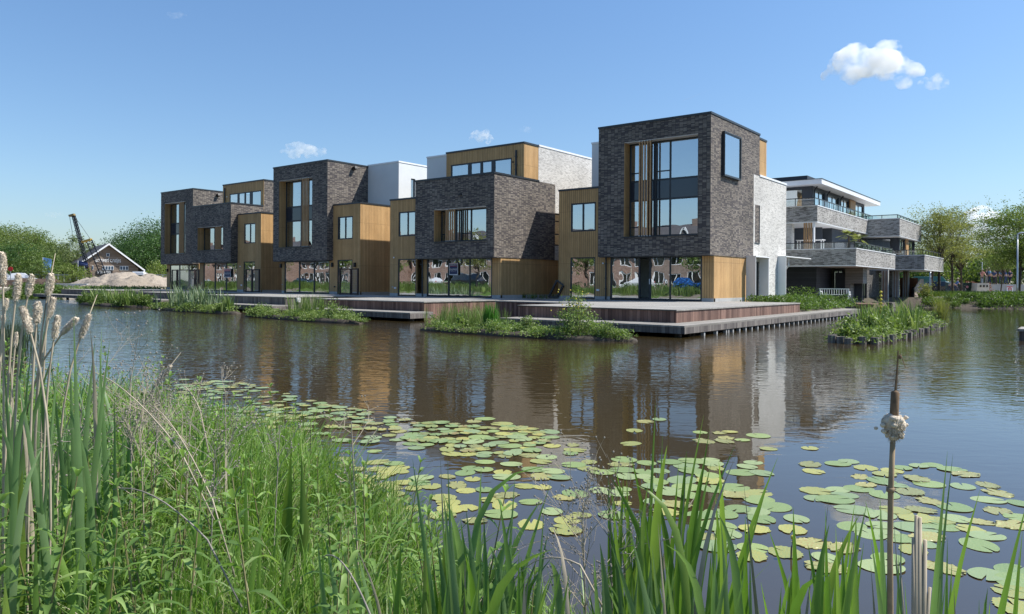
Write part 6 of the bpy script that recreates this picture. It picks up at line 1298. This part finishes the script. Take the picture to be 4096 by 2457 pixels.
REG = [(150, [(430, 975), (600, 962), (720, 975), (900, 1010), (1040, 1040), (1200, 1030), (1370, 1045), (1410, 1110), (1480, 1130), (1560, 1150), (1540, 1240), (1480, 1280), (1400, 1260), (1240, 1290), (1200, 1270), (1000, 1240), (930, 1200), (700, 1130), (500, 1075), (430, 1020)], .095, .55),
       (8, [(430, 880), (560, 930), (700, 965), (460, 985)], .10, .15), (9, [(1500, 1010), (1740, 1020), (1800, 1070), (1500, 1080)], .11, .5), (6, [(1130, 1005), (1220, 1010), (1260, 1060), (1150, 1060)], .11, .3),
       (118, [(1500, 1110), (1820, 1045), (2030, 1085), (2060, 1130), (2330, 1120), (2474, 1190), (2500, 1290), (2420, 1330), (2280, 1390), (2050, 1380), (1780, 1360), (1620, 1250), (1500, 1200)], .108, .35),
       (5, [(2380, 1380), (2500, 1370), (2500, 1480), (2400, 1480)], .13, .4), (2, [(1260, 1240), (1370, 1250), (1390, 1350), (1280, 1360)], .135, .9)]
REG.append((170, [(430, 930), (560, 920), (760, 970), (1000, 1020), (1240, 1030), (1380, 1050), (1240, 1110), (1000, 1080), (700, 1060), (430, 1010)], .085, .45))
for cnt, poly, r0, yel in REG:
    far_ = cnt == 170
    poly = [(a*DP, b*DP) for a, b in poly]; got = 0; tries = 0
    while got < cnt and tries < 9000:
        tries += 1; P = np.array([[rn.uniform(min(p[0] for p in poly), max(p[0] for p in poly)), rn.uniform(min(p[1] for p in poly), max(p[1] for p in poly))]])
        if inside_dist(P, poly)[0] < 0: continue
        X, Y = onz(P[0, 0], P[0, 1], 0); d = X*fw.x+Y*fw.y
        if rn.random() > (d/12)**1.3+.15: continue
        if vnoise(np.array([X]), np.array([Y]), 1.1, 9)[0] < .42 and rn.random() < .8: continue
        rr_ = r0*rn.uniform(.8, 1.3)
        if any((X-a)**2+(Y-b)**2 < (.68*(rr_+c))**2 for a, b, c in placed): continue
        yl = yel*(.5+vnoise(np.array([X]), np.array([Y]), 2.0, 4)[0]); u_ = rn.random()
        if far_: STF.append((X, Y, rr_, rn.randint(4), rn.uniform(0, 6.28))); placed.append((X, Y, rr_)); got += 1; continue
        putpad(X, Y, rr_, (2 if rn.random() < .55 else 3) if u_ < yl else (0 if rn.random() < .55 else 1)); got += 1
mb = MB()
for X, Y, rr_, k, a_ in STF:
    me = PMESH[k][k]; cs, sn = cos(a_)*rr_, sin(a_)*rr_
    mb.add([(X+v.co.x*cs-v.co.y*sn, Y+v.co.x*sn+v.co.y*cs, .006+.012*((X*7.3+Y*3.1) % 1)+v.co.z*rr_) for v in me.vertices], [tuple(p_.vertices) for p_ in me.polygons], k)
mb.build('lily_pads', PM, smooth=True)['kind'] = 'stuff'
x, y = onz(3163, 2235, 0); r = empty('lily_bud', (x, y, 0), 'single yellow water lily bud on a dark stalk among the right pads', 'lily bud'); MB().tube([(x, y, -.1), (x+.004, y, .07), (x+.012, y+.005, .125)], .006, 6).build('stalk', M_WOODD, r); MB().blob((x+.013, y+.005, .14), .018, .018, .016).build('flower', bpy.data.materials['yellow_petals'], r, smooth=True)
# ---------------------------------------------------------------- near bank
CATL = leafm('cattail_leaf', (.10, .19, .065), (.16, .27, .10), .42, rough=.45, c3=(.21, .31, .14), spec=.4)
CATG = leafm('sedge_leaf', (.11, .21, .035), (.17, .30, .055), .42, rough=.45, c3=(.24, .35, .08), spec=.4)
GRS = leafm('grass_blade', (.075, .13, .025), (.20, .31, .06), .42, rough=.5, c3=(.44, .48, .22))
DRY = plain('dry_stem', (.40, .34, .25), .8, var=.3, scale=12); DRYG = plain('grey_dry_stem', (.26, .235, .20), .9, var=.3, scale=12); FLUF = plain('seed_fluff', (.72, .62, .49), .95, var=.35, scale=60, bump=.6)
def ribbon(V, Q, base, tip, w, bend=.1, side=None, seg=8, twist=0.0, fold=.25):
    base, tip = Vector(base), Vector(tip); d = tip-base; L = d.length; vd = Vector((base.x, base.y, base.z-H)).normalized()
    s = side or d.cross(vd).normalized(); bd = (Vector((d.x, d.y, 0))*1.0); off = Vector((0, 0, 1))*bend*L
    b0 = len(V)
    for i in range(seg+1):
        t_ = i/seg; c = base+d*t_+off*sin(pi*t_)*(.9)-Vector((bd.x, bd.y, 0))*bend*1.6*sin(pi*t_); wv = w*(.75+.35*sin(pi*min(1, t_*1.25)))*(1 if t_ < .6 else max(.03, 1-((t_-.6)/.4)**1.6))/2
        ss = (s*cos(twist*t_)+d.normalized().cross(s)*sin(twist*t_)); nn = d.normalized().cross(ss)
        V += [c-ss*wv, c+nn*wv*fold, c+ss*wv]
    for i in range(seg):
        k = b0+3*i; Q += [(k, k+1, k+4, k+3), (k+1, k+2, k+5, k+4)]
def gh(x, y): return float(land_h(x, y)[0])
def leafclump(label, blades_, name='cattail_leaves', mat=None, cat='cattail leaves', group='tall strap-shaped leaves on the near bank', seed=0):
    """blades_: (tipx, tipy, d, base_dx, width, bend) photo px"""
    rn = random.Random(seed); V = []; Q = []; B0 = None; MI = []
    for (tx_, ty_, d, dx, w, bend) in blades_:
        tip = ond(tx_, ty_, d); bs = ond(tx_+dx, 1130, d*rn.uniform(.95, 1.05)); bs = Vector((bs.x, bs.y, max(-.15, gh(bs.x, bs.y))-.03)); B0 = B0 or bs.copy()
        dead = rn.random() < .07; ribbon(V, Q, bs, tip, w*(.6 if dead else 1), bend+(rn.uniform(.08, .2) if rn.random() < .12 else 0), twist=rn.uniform(-.7, .7)); MI += [int(dead)]*(len(Q)-len(MI))
    mb = MB().add(V, Q); mb.mi = MI; o = mb.build(name, [mat or CATL, DRY], loc=tuple(B0), smooth=True); return tag(o, label, cat, group)
def rclump(label, n, tx, ty, d, dx, w, mat, seed, bendr=(-.02, .12), name='cattail_leaves', extra=()):
    rn = random.Random(seed); bl = list(extra)
    cx = (tx[0]+tx[1])/2
    for i in range(n):
        x = rn.uniform(*tx); bl.append((x, rn.uniform(*ty), rn.uniform(*d), (cx-x)*rn.uniform(.1, .8)+rn.uniform(*dx)*1.5, rn.uniform(*w)*1.0, rn.uniform(*bendr)*rn.uniform(.5, 2)))
    return leafclump(label, bl, name, mat, seed=seed)
cr = lambda x, y: (x/1.484, 1000+y/1.484)
def L_(x, y, d, dx, w=.02, b=.04): p = cr(x, y); return (p[0], p[1], d, dx, w, b)
rclump('grey-green cattail leaves at the far left edge under the seed heads', 24, (-60, 200), (1340, 1900), (2.6, 4.2), (-170, 170), (.009, .019), CATL, 1, extra=[L_(155, 475, 2.6, -150, .020), L_(190, 535, 2.7, -100, .018), L_(60, 560, 2.7, 60, .018), L_(100, 600, 2.6, 110, .02), L_(20, 620, 2.5, 90, .02), L_(240, 590, 2.8, -30, .02)])
rclump('cattail leaves left of the tilted seed heads with one long bent leaf', 24, (130, 350), (1380, 1900), (2.7, 4.3), (-170, 170), (.009, .019), CATL, 2, extra=[L_(270, 420, 2.7, -60, .018), L_(330, 575, 2.6, -220, .020, .10), L_(410, 560, 2.8, 50, .018), L_(350, 610, 2.7, -90, .02), L_(300, 640, 2.7, 120, .018), L_(95, 670, 2.4, 230, .02, .03)])
rclump('tall cattail leaf fan right of the tilted seed heads', 22, (300, 520), (1420, 1900), (2.8, 4.5), (-150, 150), (.009, .019), CATL, 3, extra=[L_(437, 395, 2.6, 60, .024, .01), L_(535, 465, 2.8, 30, .022), L_(603, 465, 2.9, -20, .020), L_(652, 540, 2.8, -120, .022), L_(590, 590, 2.8, 60, .020), L_(565, 530, 2.9, -70, .02, .09)])
rclump('shorter cattail leaves over the herbs at mid left', 14, (250, 480), (1560, 1760), (2.6, 3.8), (-50, 50), (.013, .02), CATL, 4)
rclump('low cattail leaves in front of the leftmost leaves', 14, (-40, 240), (1560, 1800), (2.2, 3.0), (-50, 50), (.014, .022), CATL, 5)
rclump('narrow green leaves at the water edge left of the dry twigs', 12, (430, 620), (1590, 1800), (3.4, 4.6), (-40, 40), (.012, .02), CATG, 6, extra=[(640, 1510, 4.2, -20, .022, .02), (660, 1530, 4.3, 30, .02, .03)])
rclump('single upright blades along the water edge beside the first lily pads', 8, (780, 1150), (1720, 1960), (3.0, 4.2), (-30, 30), (.013, .02), CATG, 7, extra=[(828, 1630, 3.8, -50, .02, .03), (880, 1700, 3.7, -30, .018, .0)])
rclump('tall blades rising from the grass below the left lily pads', 12, (700, 1350), (1950, 2200), (2.5, 3.3), (-60, 60), (.012, .02), CATG, 8)
rclump('broad blades at the lower left corner of the picture', 12, (0, 700), (2050, 2380), (2.1, 2.6), (-60, 60), (.014, .022), CATG, 9)
rclump('large pale strap leaf pair at the bottom centre left', 6, (1250, 1560), (2080, 2350), (2.1, 2.7), (30, 120), (.016, .026), CATL, 10, extra=[(1268, 2150, 2.15, 130, .028, .0), (1400, 2092, 2.3, 150, .026, .01)])
rclump('middle clump of strap leaves in front of the lily pads', 44, (1700, 2220), (1960, 2300), (2.2, 2.9), (-90, 90), (.02, .034), CATL, 11, extra=[(1650, 1835, 2.5, 170, .02, .02), (1790, 1838, 2.6, 60, .016, .0), (1925, 1870, 2.6, -10, .02, .0), (2300, 1860, 2.5, -380, .02, .12), (2205, 1925, 2.6, -230, .02, .06), (1760, 1790, 2.7, 60, .016, .0), (2060, 1905, 2.6, -60, .018, .03)])
rclump('bushy foot of the middle strap leaf clump', 44, (1540, 2300), (2150, 2420), (2.0, 2.6), (-90, 90), (.016, .03), CATG, 12)
rclump('tallest green clump of pointed leaves right of centre', 46, (2430, 2960), (1780, 2200), (2.3, 3.0), (-110, 90), (.02, .032), CATG, 13, extra=[(2622, 1612, 2.7, -60, .021, .0), (2815, 1660, 2.8, -190, .017, .05), (3112, 1828, 2.7, -300, .022, .07), (2940, 1780, 2.75, -260, .018, .11), (2650, 1740, 2.7, -40, .02, .0), (3065, 1955, 2.7, -250, .02, .04), (2840, 1708, 2.8, -150, .02, .04)])
rclump('dense lower leaves of the tall clump right of centre', 56, (2360, 3000), (2050, 2380), (2.0, 2.7), (-110, 110), (.018, .032), CATL, 14)
rclump('spreading blades between the tall clump and the brown cattail', 34, (2950, 3480), (2000, 2380), (2.0, 2.7), (-110, 110), (.018, .03), CATG, 15, extra=[(2975, 1930, 2.5, 150, .022, .0), (3315, 1995, 2.5, -110, .02, .02), (3420, 2010, 2.45, -150, .02, .03), (3400, 2180, 2.3, -40, .022, .0)])
rclump('blades around the foot of the brown cattail', 14, (3480, 3800), (2060, 2380), (1.7, 2.3), (-90, 90), (.014, .024), CATL, 16, extra=[(3520, 1975, 2.0, 60, .018, .0), (3525, 2030, 2.1, 90, .016, .0), (3790, 1805, 2.1, -110, .018, .06), (3812, 1815, 2.15, -120, .014, .06)])
rclump('long arching blades at the right edge of the picture', 7, (3800, 4090), (2150, 2400), (1.8, 2.3), (-60, 0), (.014, .02), CATG, 17, extra=[(4110, 2000, 2.0, -260, .022, .07), (3920, 1960, 2.1, -190, .018, .12), (4090, 2120, 2.1, -90, .018, .05), (3790, 2155, 2.0, -10, .022, .0)])
# grass sward
rn = np.random.RandomState(8); N = 210000; ff = rn.uniform(1.9, 9.5, N)**1.0; la = rn.uniform(-.74, .34, N)*ff; X = ff*fw.x+la*rt.x; Y = ff*fw.y+la*rt.y; hh_ = land_h(X, Y); ok = hh_ > -.02; X, Y, hh_, ff = X[ok], Y[ok], hh_[ok], ff[ok]
keep = rn.random(len(X)) < np.clip(3.2/ff, .25, 1)*np.clip(.35+vnoise(X, Y, .35, 3)*1.1, 0, 1); X, Y, hh_ = X[keep], Y[keep], hh_[keep]
def sward(name, X, Y, Z, hgt, w, mat, seed, lean=.5):
    rn = np.random.RandomState(seed); n = len(X); P = np.column_stack([X, Y, Z-.02]); a = rn.uniform(0, 2*pi, n); L = hgt*rn.uniform(.45, 1.1, n)*(.35+1.25*vnoise(X, Y, .45, 8)); ln = lean*rn.random(n); sa = rn.uniform(0, 2*pi, n); s = np.column_stack([np.cos(sa), np.sin(sa), 0*sa]); V = []
    dr = rn.uniform(0, .5, n)
    for t_, wv in ((0, .8), (.3, 1), (.6, .85), (.85, .5), (1.0, .05)):
        c = P+np.column_stack([np.cos(a)*ln*L*t_**1.8, np.sin(a)*ln*L*t_**1.8, L*(t_-dr*ln*t_**3)]); hw = (w*wv/2*rn.uniform(.7, 1.3, n))[:, None]; V += [c-s*hw, c+s*hw]
    V = np.stack(V, 1).reshape(-1, 3); b = np.arange(n)*10; Q = np.concatenate([np.stack([b+2*i, b+2*i+1, b+2*i+3, b+2*i+2], 1) for i in range(4)]); o = np_mesh(name, V, Q, mat, smooth=True); o['kind'] = 'stuff'; return o
xb = np.random.RandomState(4); fb = xb.uniform(2.05, 2.7, 5200); lb = xb.uniform(-.15, .40, 5200)*fb; XB = fb*fw.x+lb*rt.x; YB = fb*fw.y+lb*rt.y; kb = vnoise(XB, YB, .25, 6) > .45; XB, YB = XB[kb], YB[kb]
h_ = len(X)//2; sward('grass', X[:h_], Y[:h_], hh_[:h_], .46, .0065, GRS, 1, .8); sward('grass', X[h_:int(h_*1.86)], Y[h_:int(h_*1.86)], hh_[h_:int(h_*1.86)], .55, .0095, CATG, 2, .9)
sward('grass', XB, YB, np.maximum(land_h(XB, YB), .0), .62, .008, GRS, 5, .7)
sward('dry_grass', X[::9], Y[::9], hh_[::9], .5, .004, DRY, 3, 1.2)
# leafy herbs
HL = leafm('herb_leaf', (.11, .20, .05), (.18, .30, .075), .42, rough=.5, c3=(.32, .45, .15), spec=.3)
def herbmesh(seed, hgt=.6, ll=.085, lw=.020, nodes=12):
    rn = random.Random(seed); V = []; Q = []; lx, ly = rn.uniform(-.06, .06), rn.uniform(-.06, .06)
    for k in range(nodes):
        t_ = (k+1)/nodes; c = Vector((lx*t_*t_, ly*t_*t_, hgt*t_**.9)); a0 = k*pi/2+rn.uniform(-.2, .2); sc = (1.0 if t_ < .7 else 1-(t_-.7)*1.9)*(.7+.3*min(1, t_*3)); el = .25+.9*max(0, t_-.6)*2
        for m_ in range(2 if t_ < .85 else 3):
            a = a0+m_*(pi if t_ < .85 else 2.1); d = Vector((cos(a), sin(a), 0)); s = Vector((-sin(a), cos(a), 0)); L = ll*sc*rn.uniform(.8, 1.2); e = el+rn.uniform(-.25, .2); b0 = len(V); W = lw*sc**.5
            for i in range(6):
                q = i/5; drp = -.45*q*q; p = c+(d*cos(e)+Vector((0, 0, sin(e)+drp)))*L*q; w = W*sin(pi*min(.97, max(.06, q**.75)))*.5; V += [p-s*w+Vector((0, 0, w*.35)), p, p+s*w+Vector((0, 0, w*.35))]
            for i in range(5):
                g_ = b0+3*i; Q += [(g_, g_+1, g_+4, g_+3), (g_+1, g_+2, g_+5, g_+4)]
    me = bpy.data.meshes.new('leaves'); me.from_pydata(V, [], Q); me.materials.append(HL)
    for p_ in me.polygons: p_.use_smooth = True
    mb = MB().tube([(0, 0, -.05), (lx*.3, ly*.3, hgt*.5), (lx, ly, hgt)], [.004, .003, .0015], 5); ms = bpy.data.meshes.new('stem'); ms.from_pydata(mb.V, [], mb.Fc); ms.materials.append(HST); return me, ms
HST = plain('herb_stem', (.16, .15, .06), .6)
HV = [herbmesh(i, .55+.08*(i % 3), .105+.02*(i % 2), .0150+.003*(i % 3), 11+i % 4) for i in range(6)]
rn = random.Random(12); cnt = 0; tries = 0
while cnt < 290 and tries < 9000:
    tries += 1; f = rn.uniform(2.0, 8.0)
    if rn.random() > (3.0/f): continue
    l = rn.uniform(-.74, .02)*f; x, y = f*fw.x+l*rt.x, f*fw.y+l*rt.y; z = gh(x, y)
    if z < .03: continue
    if l/f > -.38 and rn.random() < .70: continue
    ml, ms = HV[rn.randrange(6)]; s = rn.uniform(.75, 1.3)
    r = bpy.data.objects.new('leafy_herb', None); COL.objects.link(r); r.location = (x, y, z); r.scale = (s, s, s); r.rotation_euler = (rn.gauss(0, .12), rn.gauss(0, .12), rn.uniform(0, 6.28)); tag(r, 'green leafy herb with pointed paired leaves in the bank vegetation', 'herb', 'leafy herbs on the near bank')
    for nm, me in (('leaves', ml), ('stem', ms)): o = bpy.data.objects.new(nm, me); COL.objects.link(o); setp(o, r)
    cnt += 1
# broad dock leaves
DK_ = leafm('dock_leaf', (.09, .17, .03), (.14, .22, .04), .35, c3=(.20, .20, .05))
for i, (px, py, d, w, lab) in enumerate([(1165, 1800, 3.3, .05, 'broad upright dock leaf before the left lily pads'), (1205, 1815, 3.3, .045, 'second broad dock leaf leaning right beside the first'), (90, 1880, 2.3, .05, 'broad drooping dock leaf near the left edge'), (1700, 2200, 2.25, .05, 'broad crinkled dock leaf at the foot of the middle clump'), (1790, 2010, 2.4, .035, 'narrow crinkled dock leaf inside the middle clump'), (20, 2330, 2.0, .055, 'large dock leaf at the bottom left corner')]):
    leafclump(lab, [(px, py, d, (-30, 40)[i % 2], w, .02)], 'dock_leaf', DK_, 'dock leaf', 'broad dock leaves', i)
# ---------------------------------------------------------------- cattails gone to seed
def cattail(tx_, ty_, bx_, by_, d, label, r0=.018, spike=.0, seed=0, brown=False, dxb=0):
    """seed head from (bx,by) to (tx,ty) in photo px at distance d, stem down to the ground"""
    r0 *= .72; rn = random.Random(seed); A = ond(bx_, by_, d); T = ond(tx_, ty_, d); ax = (T-A); L = ax.length; ax.normalize()
    g = ond(bx_-(tx_-bx_)*.9+dxb, 1130, d); g = Vector((g.x, g.y, gh(g.x, g.y)-.03)); m_ = A-ax*(A.z-g.z)*.35; r = empty('cattail', tuple(g), label, 'cattail', 'cattails gone to seed')
    stem = DRYG if brown else DRY
    c1 = A-ax*(A.z-g.z)*.30; c1 = c1 if c1.z > g.z+.3 else A.lerp(g, .4); MB().tube([g.lerp(c1, q*.2/.2)*(1-q)**1+(g.lerp(c1, q)*0+c1.lerp(A, q))*q if 0 else (g*(1-q)**2+c1*2*q*(1-q)+A*q*q) for q in np.linspace(0, 1, 8).tolist()]+[T+ax*spike], [.0036]*7+[.003, .001], 7).build('stem', stem, r, smooth=True)
    h = MB(); n = max(6, int(L/.0055)); k = ax.cross(Vector((0.2, .1, 1))).normalized(); k2 = ax.cross(k)
    for i in range(n):
        t_ = (i+.5)/n; env = .62+.38*sin(pi*t_)**.5
        for j in range(4):
            a = rn.uniform(0, 2*pi); c = A+ax*(L*t_+rn.uniform(-.004, .004))+(k*cos(a)+k2*sin(a))*r0*env*rn.uniform(.25, .62); sz = r0*env*rn.uniform(.26, .5); h.blob(c, sz, sz, sz*.8, n=6, k=4, jit=.5, rnd=rn)
    h.tube([A, A+ax*L*.1, A+ax*L*.5, A+ax*L*.9, T], [r0*.3, r0*.62, r0*.72, r0*.6, r0*.25], 10); hd = h.build('seed_head', FLUF, r, smooth=True)
    V = []; Q = []
    for i in range(int(1500*L/.12)):
        t_ = rn.random(); a = rn.uniform(0, 2*pi); dr = k*cos(a)+k2*sin(a); env = .62+.38*sin(pi*t_)**.5; c = A+ax*L*t_+dr*r0*env*.6; e = c+dr*r0*env*rn.uniform(.3, .62)+ax*rn.uniform(-.008, .008)+Vector((0, 0, -.002)); s = ax.cross(dr)*.0007; b = len(V); V += [c-s, c+s, e+s*.3, e-s*.3]; Q.append((b, b+1, b+2, b+3))
    MB().add(V, Q).build('fluff', FLUF, hd); return r
hs = [((8, 850/2+0, 0, 0))]
CT = [(10, 1010, 12, 1140, 2.5, 'leftmost cattail with head cut by the picture edge', .020), (75, 1098, 62, 1200, 2.6, 'cattail with thin pale head second from the left edge', .020), (128, 1100, 112, 1178, 2.5, 'cattail with curved upper head between the left pair', .019), (205, 1100, 190, 1178, 2.7, 'thick-headed cattail reaching the sand heap line', .021),
      (205, 1096, 197, 1172, 2.9, 'tallest pale cattail behind the thick-headed one', .022), (214, 1190, 196, 1265, 2.7, 'cattail whose head hangs beside the tallest one', .020), (88, 1225, 122, 1330, 2.4, 'cattail with long head leaning left in the middle of the group', .022), (153, 1208, 146, 1292, 2.5, 'fluffiest upright cattail in the middle of the group', .022),
      (232, 1262, 216, 1352, 2.6, 'upright cattail just left of the two tilted ones', .019), (308, 1272, 248, 1335, 2.7, 'cattail strongly tilted right with pale head', .018), (358, 1258, 322, 1350, 2.8, 'rightmost cattail of the group tilted over the water', .019), (28, 1195, 22, 1238, 2.9, 'small-headed cattail near the left edge', .014),
      (66, 1330, 60, 1385, 3.0, 'small cattail low between the leaves', .013), (14, 1262, 12, 1282, 2.7, 'tiny round tuft on a stem at the left edge', .014), (683, 1462, 618, 1545, 3.6, 'single tilted cattail standing alone left of the lily pads', .016)]
for i, c in enumerate(CT): cattail(*c[:5], c[5], c[6], .08 if i in (10, 14, 3) else .0, i, dxb=(0, -20, 10)[i % 3])
c = cattail(3568, 1745, 3572, 1660, 1.65, 'brown cattail with one burst of fluff at the right of the picture', .024, 0, 55, True) if False else None
d = 1.62; r = empty('cattail', tuple(Vector((ond(3562, 1130, d).x, ond(3562, 1130, d).y, .2))), 'tall brown cattail with one knot of fluff on its stem, right side', 'cattail', 'cattails gone to seed')
BRN = plain('brown_velvet', (.17, .11, .065), .95, var=.4, scale=80); p = [ond(3562, 2500, d), ond(3560, 2200, d), ond(3563, 1960, d), ond(3572, 1745, d)]; g = p[0].copy(); g.z = gh(g.x, g.y)-.1
MB().tube([g]+p, [.007, .0065, .006, .006, .0055], 8).tube([ond(3561, 1968, d), ond(3562, 1950, d)], [.0085, .0085], 8).build('stem', plain('ochre_stem', (.30, .22, .13), .8, var=.4, scale=30), r, smooth=True)
MB().tube([ond(3571, 1748, d), ond(3577, 1650, d), ond(3581, 1570, d), ond(3582, 1562, d)], [.0075, .009, .0085, .003], 10).build('seed_head', BRN, r, smooth=True)
MB().tube([ond(3582, 1565, d), ond(3588, 1490, d), ond(3593, 1402, d)], [.0028, .0022, .0015], 6).blob(ond(3600, 1428, d), .004, .004, .005).tube([ond(3602, 1415, d), ond(3622, 1470, d)], .0008, 4).build('spike', BRN, r)
hb = MB(); rn = random.Random(4)
for i in range(190):
    q = rn.random(); cc = ond(3576+rn.gauss(0, 1)*(18-10*q), 1668+q*80, d)+Vector((rn.gauss(0, .006), rn.gauss(0, .006), 0)); s = (.0085-.003*q)*rn.uniform(.5, 1.1); hb.blob(cc, s, s, s*.8, n=7, k=5, jit=.3, rnd=rn)
hb.blob(ond(3568, 1690, d), .0215, .018, .019, n=16, k=12, jit=.18, rnd=rn); hb.blob(ond(3588, 1700, d), .019, .017, .016, n=16, k=12, jit=.18, rnd=rn); hb.blob(ond(3575, 1728, d), .014, .013, .02, n=14, k=10, jit=.18, rnd=rn)
for i in range(1400):
    q = rn.random(); c0 = ond(3576, 1680+q*65, d); dr = Vector((rn.gauss(0, 1), rn.gauss(0, 1), rn.gauss(0, .7))).normalized(); R0 = .024-.010*q; e0 = c0+dr*R0*.9; e1 = c0+dr*R0*rn.uniform(1.05, 1.35)+Vector((0, 0, -.003)); s0 = dr.cross(Vector((.3, .2, 1))).normalized()*.0006; hb.add([e0-s0, e0+s0, e1+s0*.3, e1-s0*.3], [(0, 1, 2, 3)])
hb.build('fluff', FLUF, r, smooth=True)
r = empty('broken_reed_stems', tuple(ond(3668, 2400, 1.75)), 'pale broken reed stems standing beside the brown cattail', 'reed stems'); st = MB(); d = 1.75
for (a, b, c, e, w) in ((3665, 2063, 3660, 2520, .008), (3678, 2070, 3672, 2520, .010), (3700, 2160, 3690, 2520, .009), (3652, 2150, 3655, 2520, .006), (3600, 2250, 3620, 2520, .003), (3720, 2350, 3700, 2520, .007)):
    A = ond(c, e, d); A.z = .1; st.tube([A, ond(c, e, d), ond(a, b, d)], [w, w*.95, w*.5], 7)
st.build('stems', DRY, r, smooth=True)
# ---------------------------------------------------------------- dry branching stalks
def dry(px, py, d, label, bx=None, n=3, L=.25, seed=0, mat=None, r0=.003, knobs=True):
    rn = random.Random(seed); T = ond(px, py, d); g = ond(bx or px, 1130, d); g = Vector((g.x, g.y, gh(g.x, g.y)-.03)); r = empty('dry_stalk', tuple(g), label, 'dry plant', 'dry stalks on the near bank'); mb = MB(); kn = MB(); mat = mat or DRY
    m_ = g.lerp(T, .5)+Vector((rn.uniform(-.03, .03), rn.uniform(-.03, .03), 0)); mb.tube([g, m_, T], [r0*1.4, r0*1.1, r0*.6], 5)
    def br(p, dr, l, lev, rr):
        q = p+dr*l; mb.tube([p, p.lerp(q, .5)+Vector((rn.gauss(0, 1), rn.gauss(0, 1), 0))*l*.06, q], [rr, rr*.8, rr*.4], 4, cap=False)
        if lev:
            for i in range(3): dd = (dr+Vector((rn.gauss(0, .5), rn.gauss(0, .5), rn.gauss(.1, .4)))).normalized(); br(p.lerp(q, rn.uniform(.35, 1)), dd, l*rn.uniform(.4, .75), lev-1, rr*.65)
        elif knobs: mb.blob(q, .004, .004, .004, 1, n=5, k=4)
    ax = (T-m_).normalized()
    for i in range(n*2): br(m_.lerp(T, rn.uniform(.25, 1)), (ax+Vector((rn.gauss(0, .55), rn.gauss(0, .55), rn.gauss(0, .3)))).normalized(), L*rn.uniform(.5, 1), 2, r0*.55)
    mb.build('stalk', [mat, DRYG], r)
dry(1405, 1690, 3.1, 'tall pale dry stalk with branching top over the lily pads', 1460, 2, .14, 1, r0=.0035)
dry(520, 1480, 3.4, 'wide dry brown umbel against the water at left', 470, 5, .30, 2, DRYG); dry(640, 1560, 3.6, 'second dry twiggy plant right of the brown umbel', 600, 5, .30, 3, DRYG)
dry(330, 1600, 3.0, 'grey dry twigs between the cattail leaves', 300, 5, .3, 4, DRYG); dry(760, 1700, 3.3, 'tangled pale dry twigs over the herbs', 700, 6, .34, 5); dry(900, 1560, 3.8, 'thin dry stalk rising beside the left lily pads', 880, 2, .2, 6)
dry(2330, 2010, 2.6, 'bushy pale dead plant right of the middle clump', 2420, 8, .22, 7); dry(2440, 2080, 2.5, 'grey dead plant leaning into the bushy one', 2480, 7, .22, 8, DRYG); dry(860, 1800, 3.0, 'short dry tangle above the herbs', 850, 6, .26, 9, DRYG)
dry(1120, 1700, 3.6, 'thin twig with few branches before the lily pads', 1090, 2, .2, 10, DRYG); dry(560, 1700, 3.1, 'pale dry tangle low among the left herbs', 600, 6, .3, 11)
for i, (x0, y0, x1, y1, d, lab) in enumerate([(340, 1480, 720, 1800, 3.0, 'long pale dead stem slanting down across the left leaves'), (600, 1620, 850, 2000, 2.9, 'pale dead stem bent over the herbs'), (2050, 2330, 2320, 2260, 2.4, 'arched pale stem at the bottom centre'), (450, 1960, 830, 2160, 2.5, 'dark dead twig lying across the herbs'), (700, 1560, 800, 1640, 3.5, 'short stem under the lone tilted cattail'), (1290, 2230, 1480, 2457, 2.1, 'dark twisted dead stem at the bottom edge')]):
    a, b = ond(x0, y0, d), ond(x1, y1, d*.93); m_ = a.lerp(b, .45)+Vector((0, 0, .05)); tag(MB().tube([a*(1-q)**2+(m_+(m_-a.lerp(b, .5)))*2*q*(1-q)+b*q*q for q in np.linspace(0, 1, 9).tolist()]+[b+(b-m_)*.6+Vector((0, 0, -.12))], [.0014+.0014*q for q in np.linspace(0, 1, 9)]+[.0028], 6).build('dead_stem', DRYG if i in (3, 5) else DRY, loc=tuple(b), smooth=True), lab, 'dead stem')
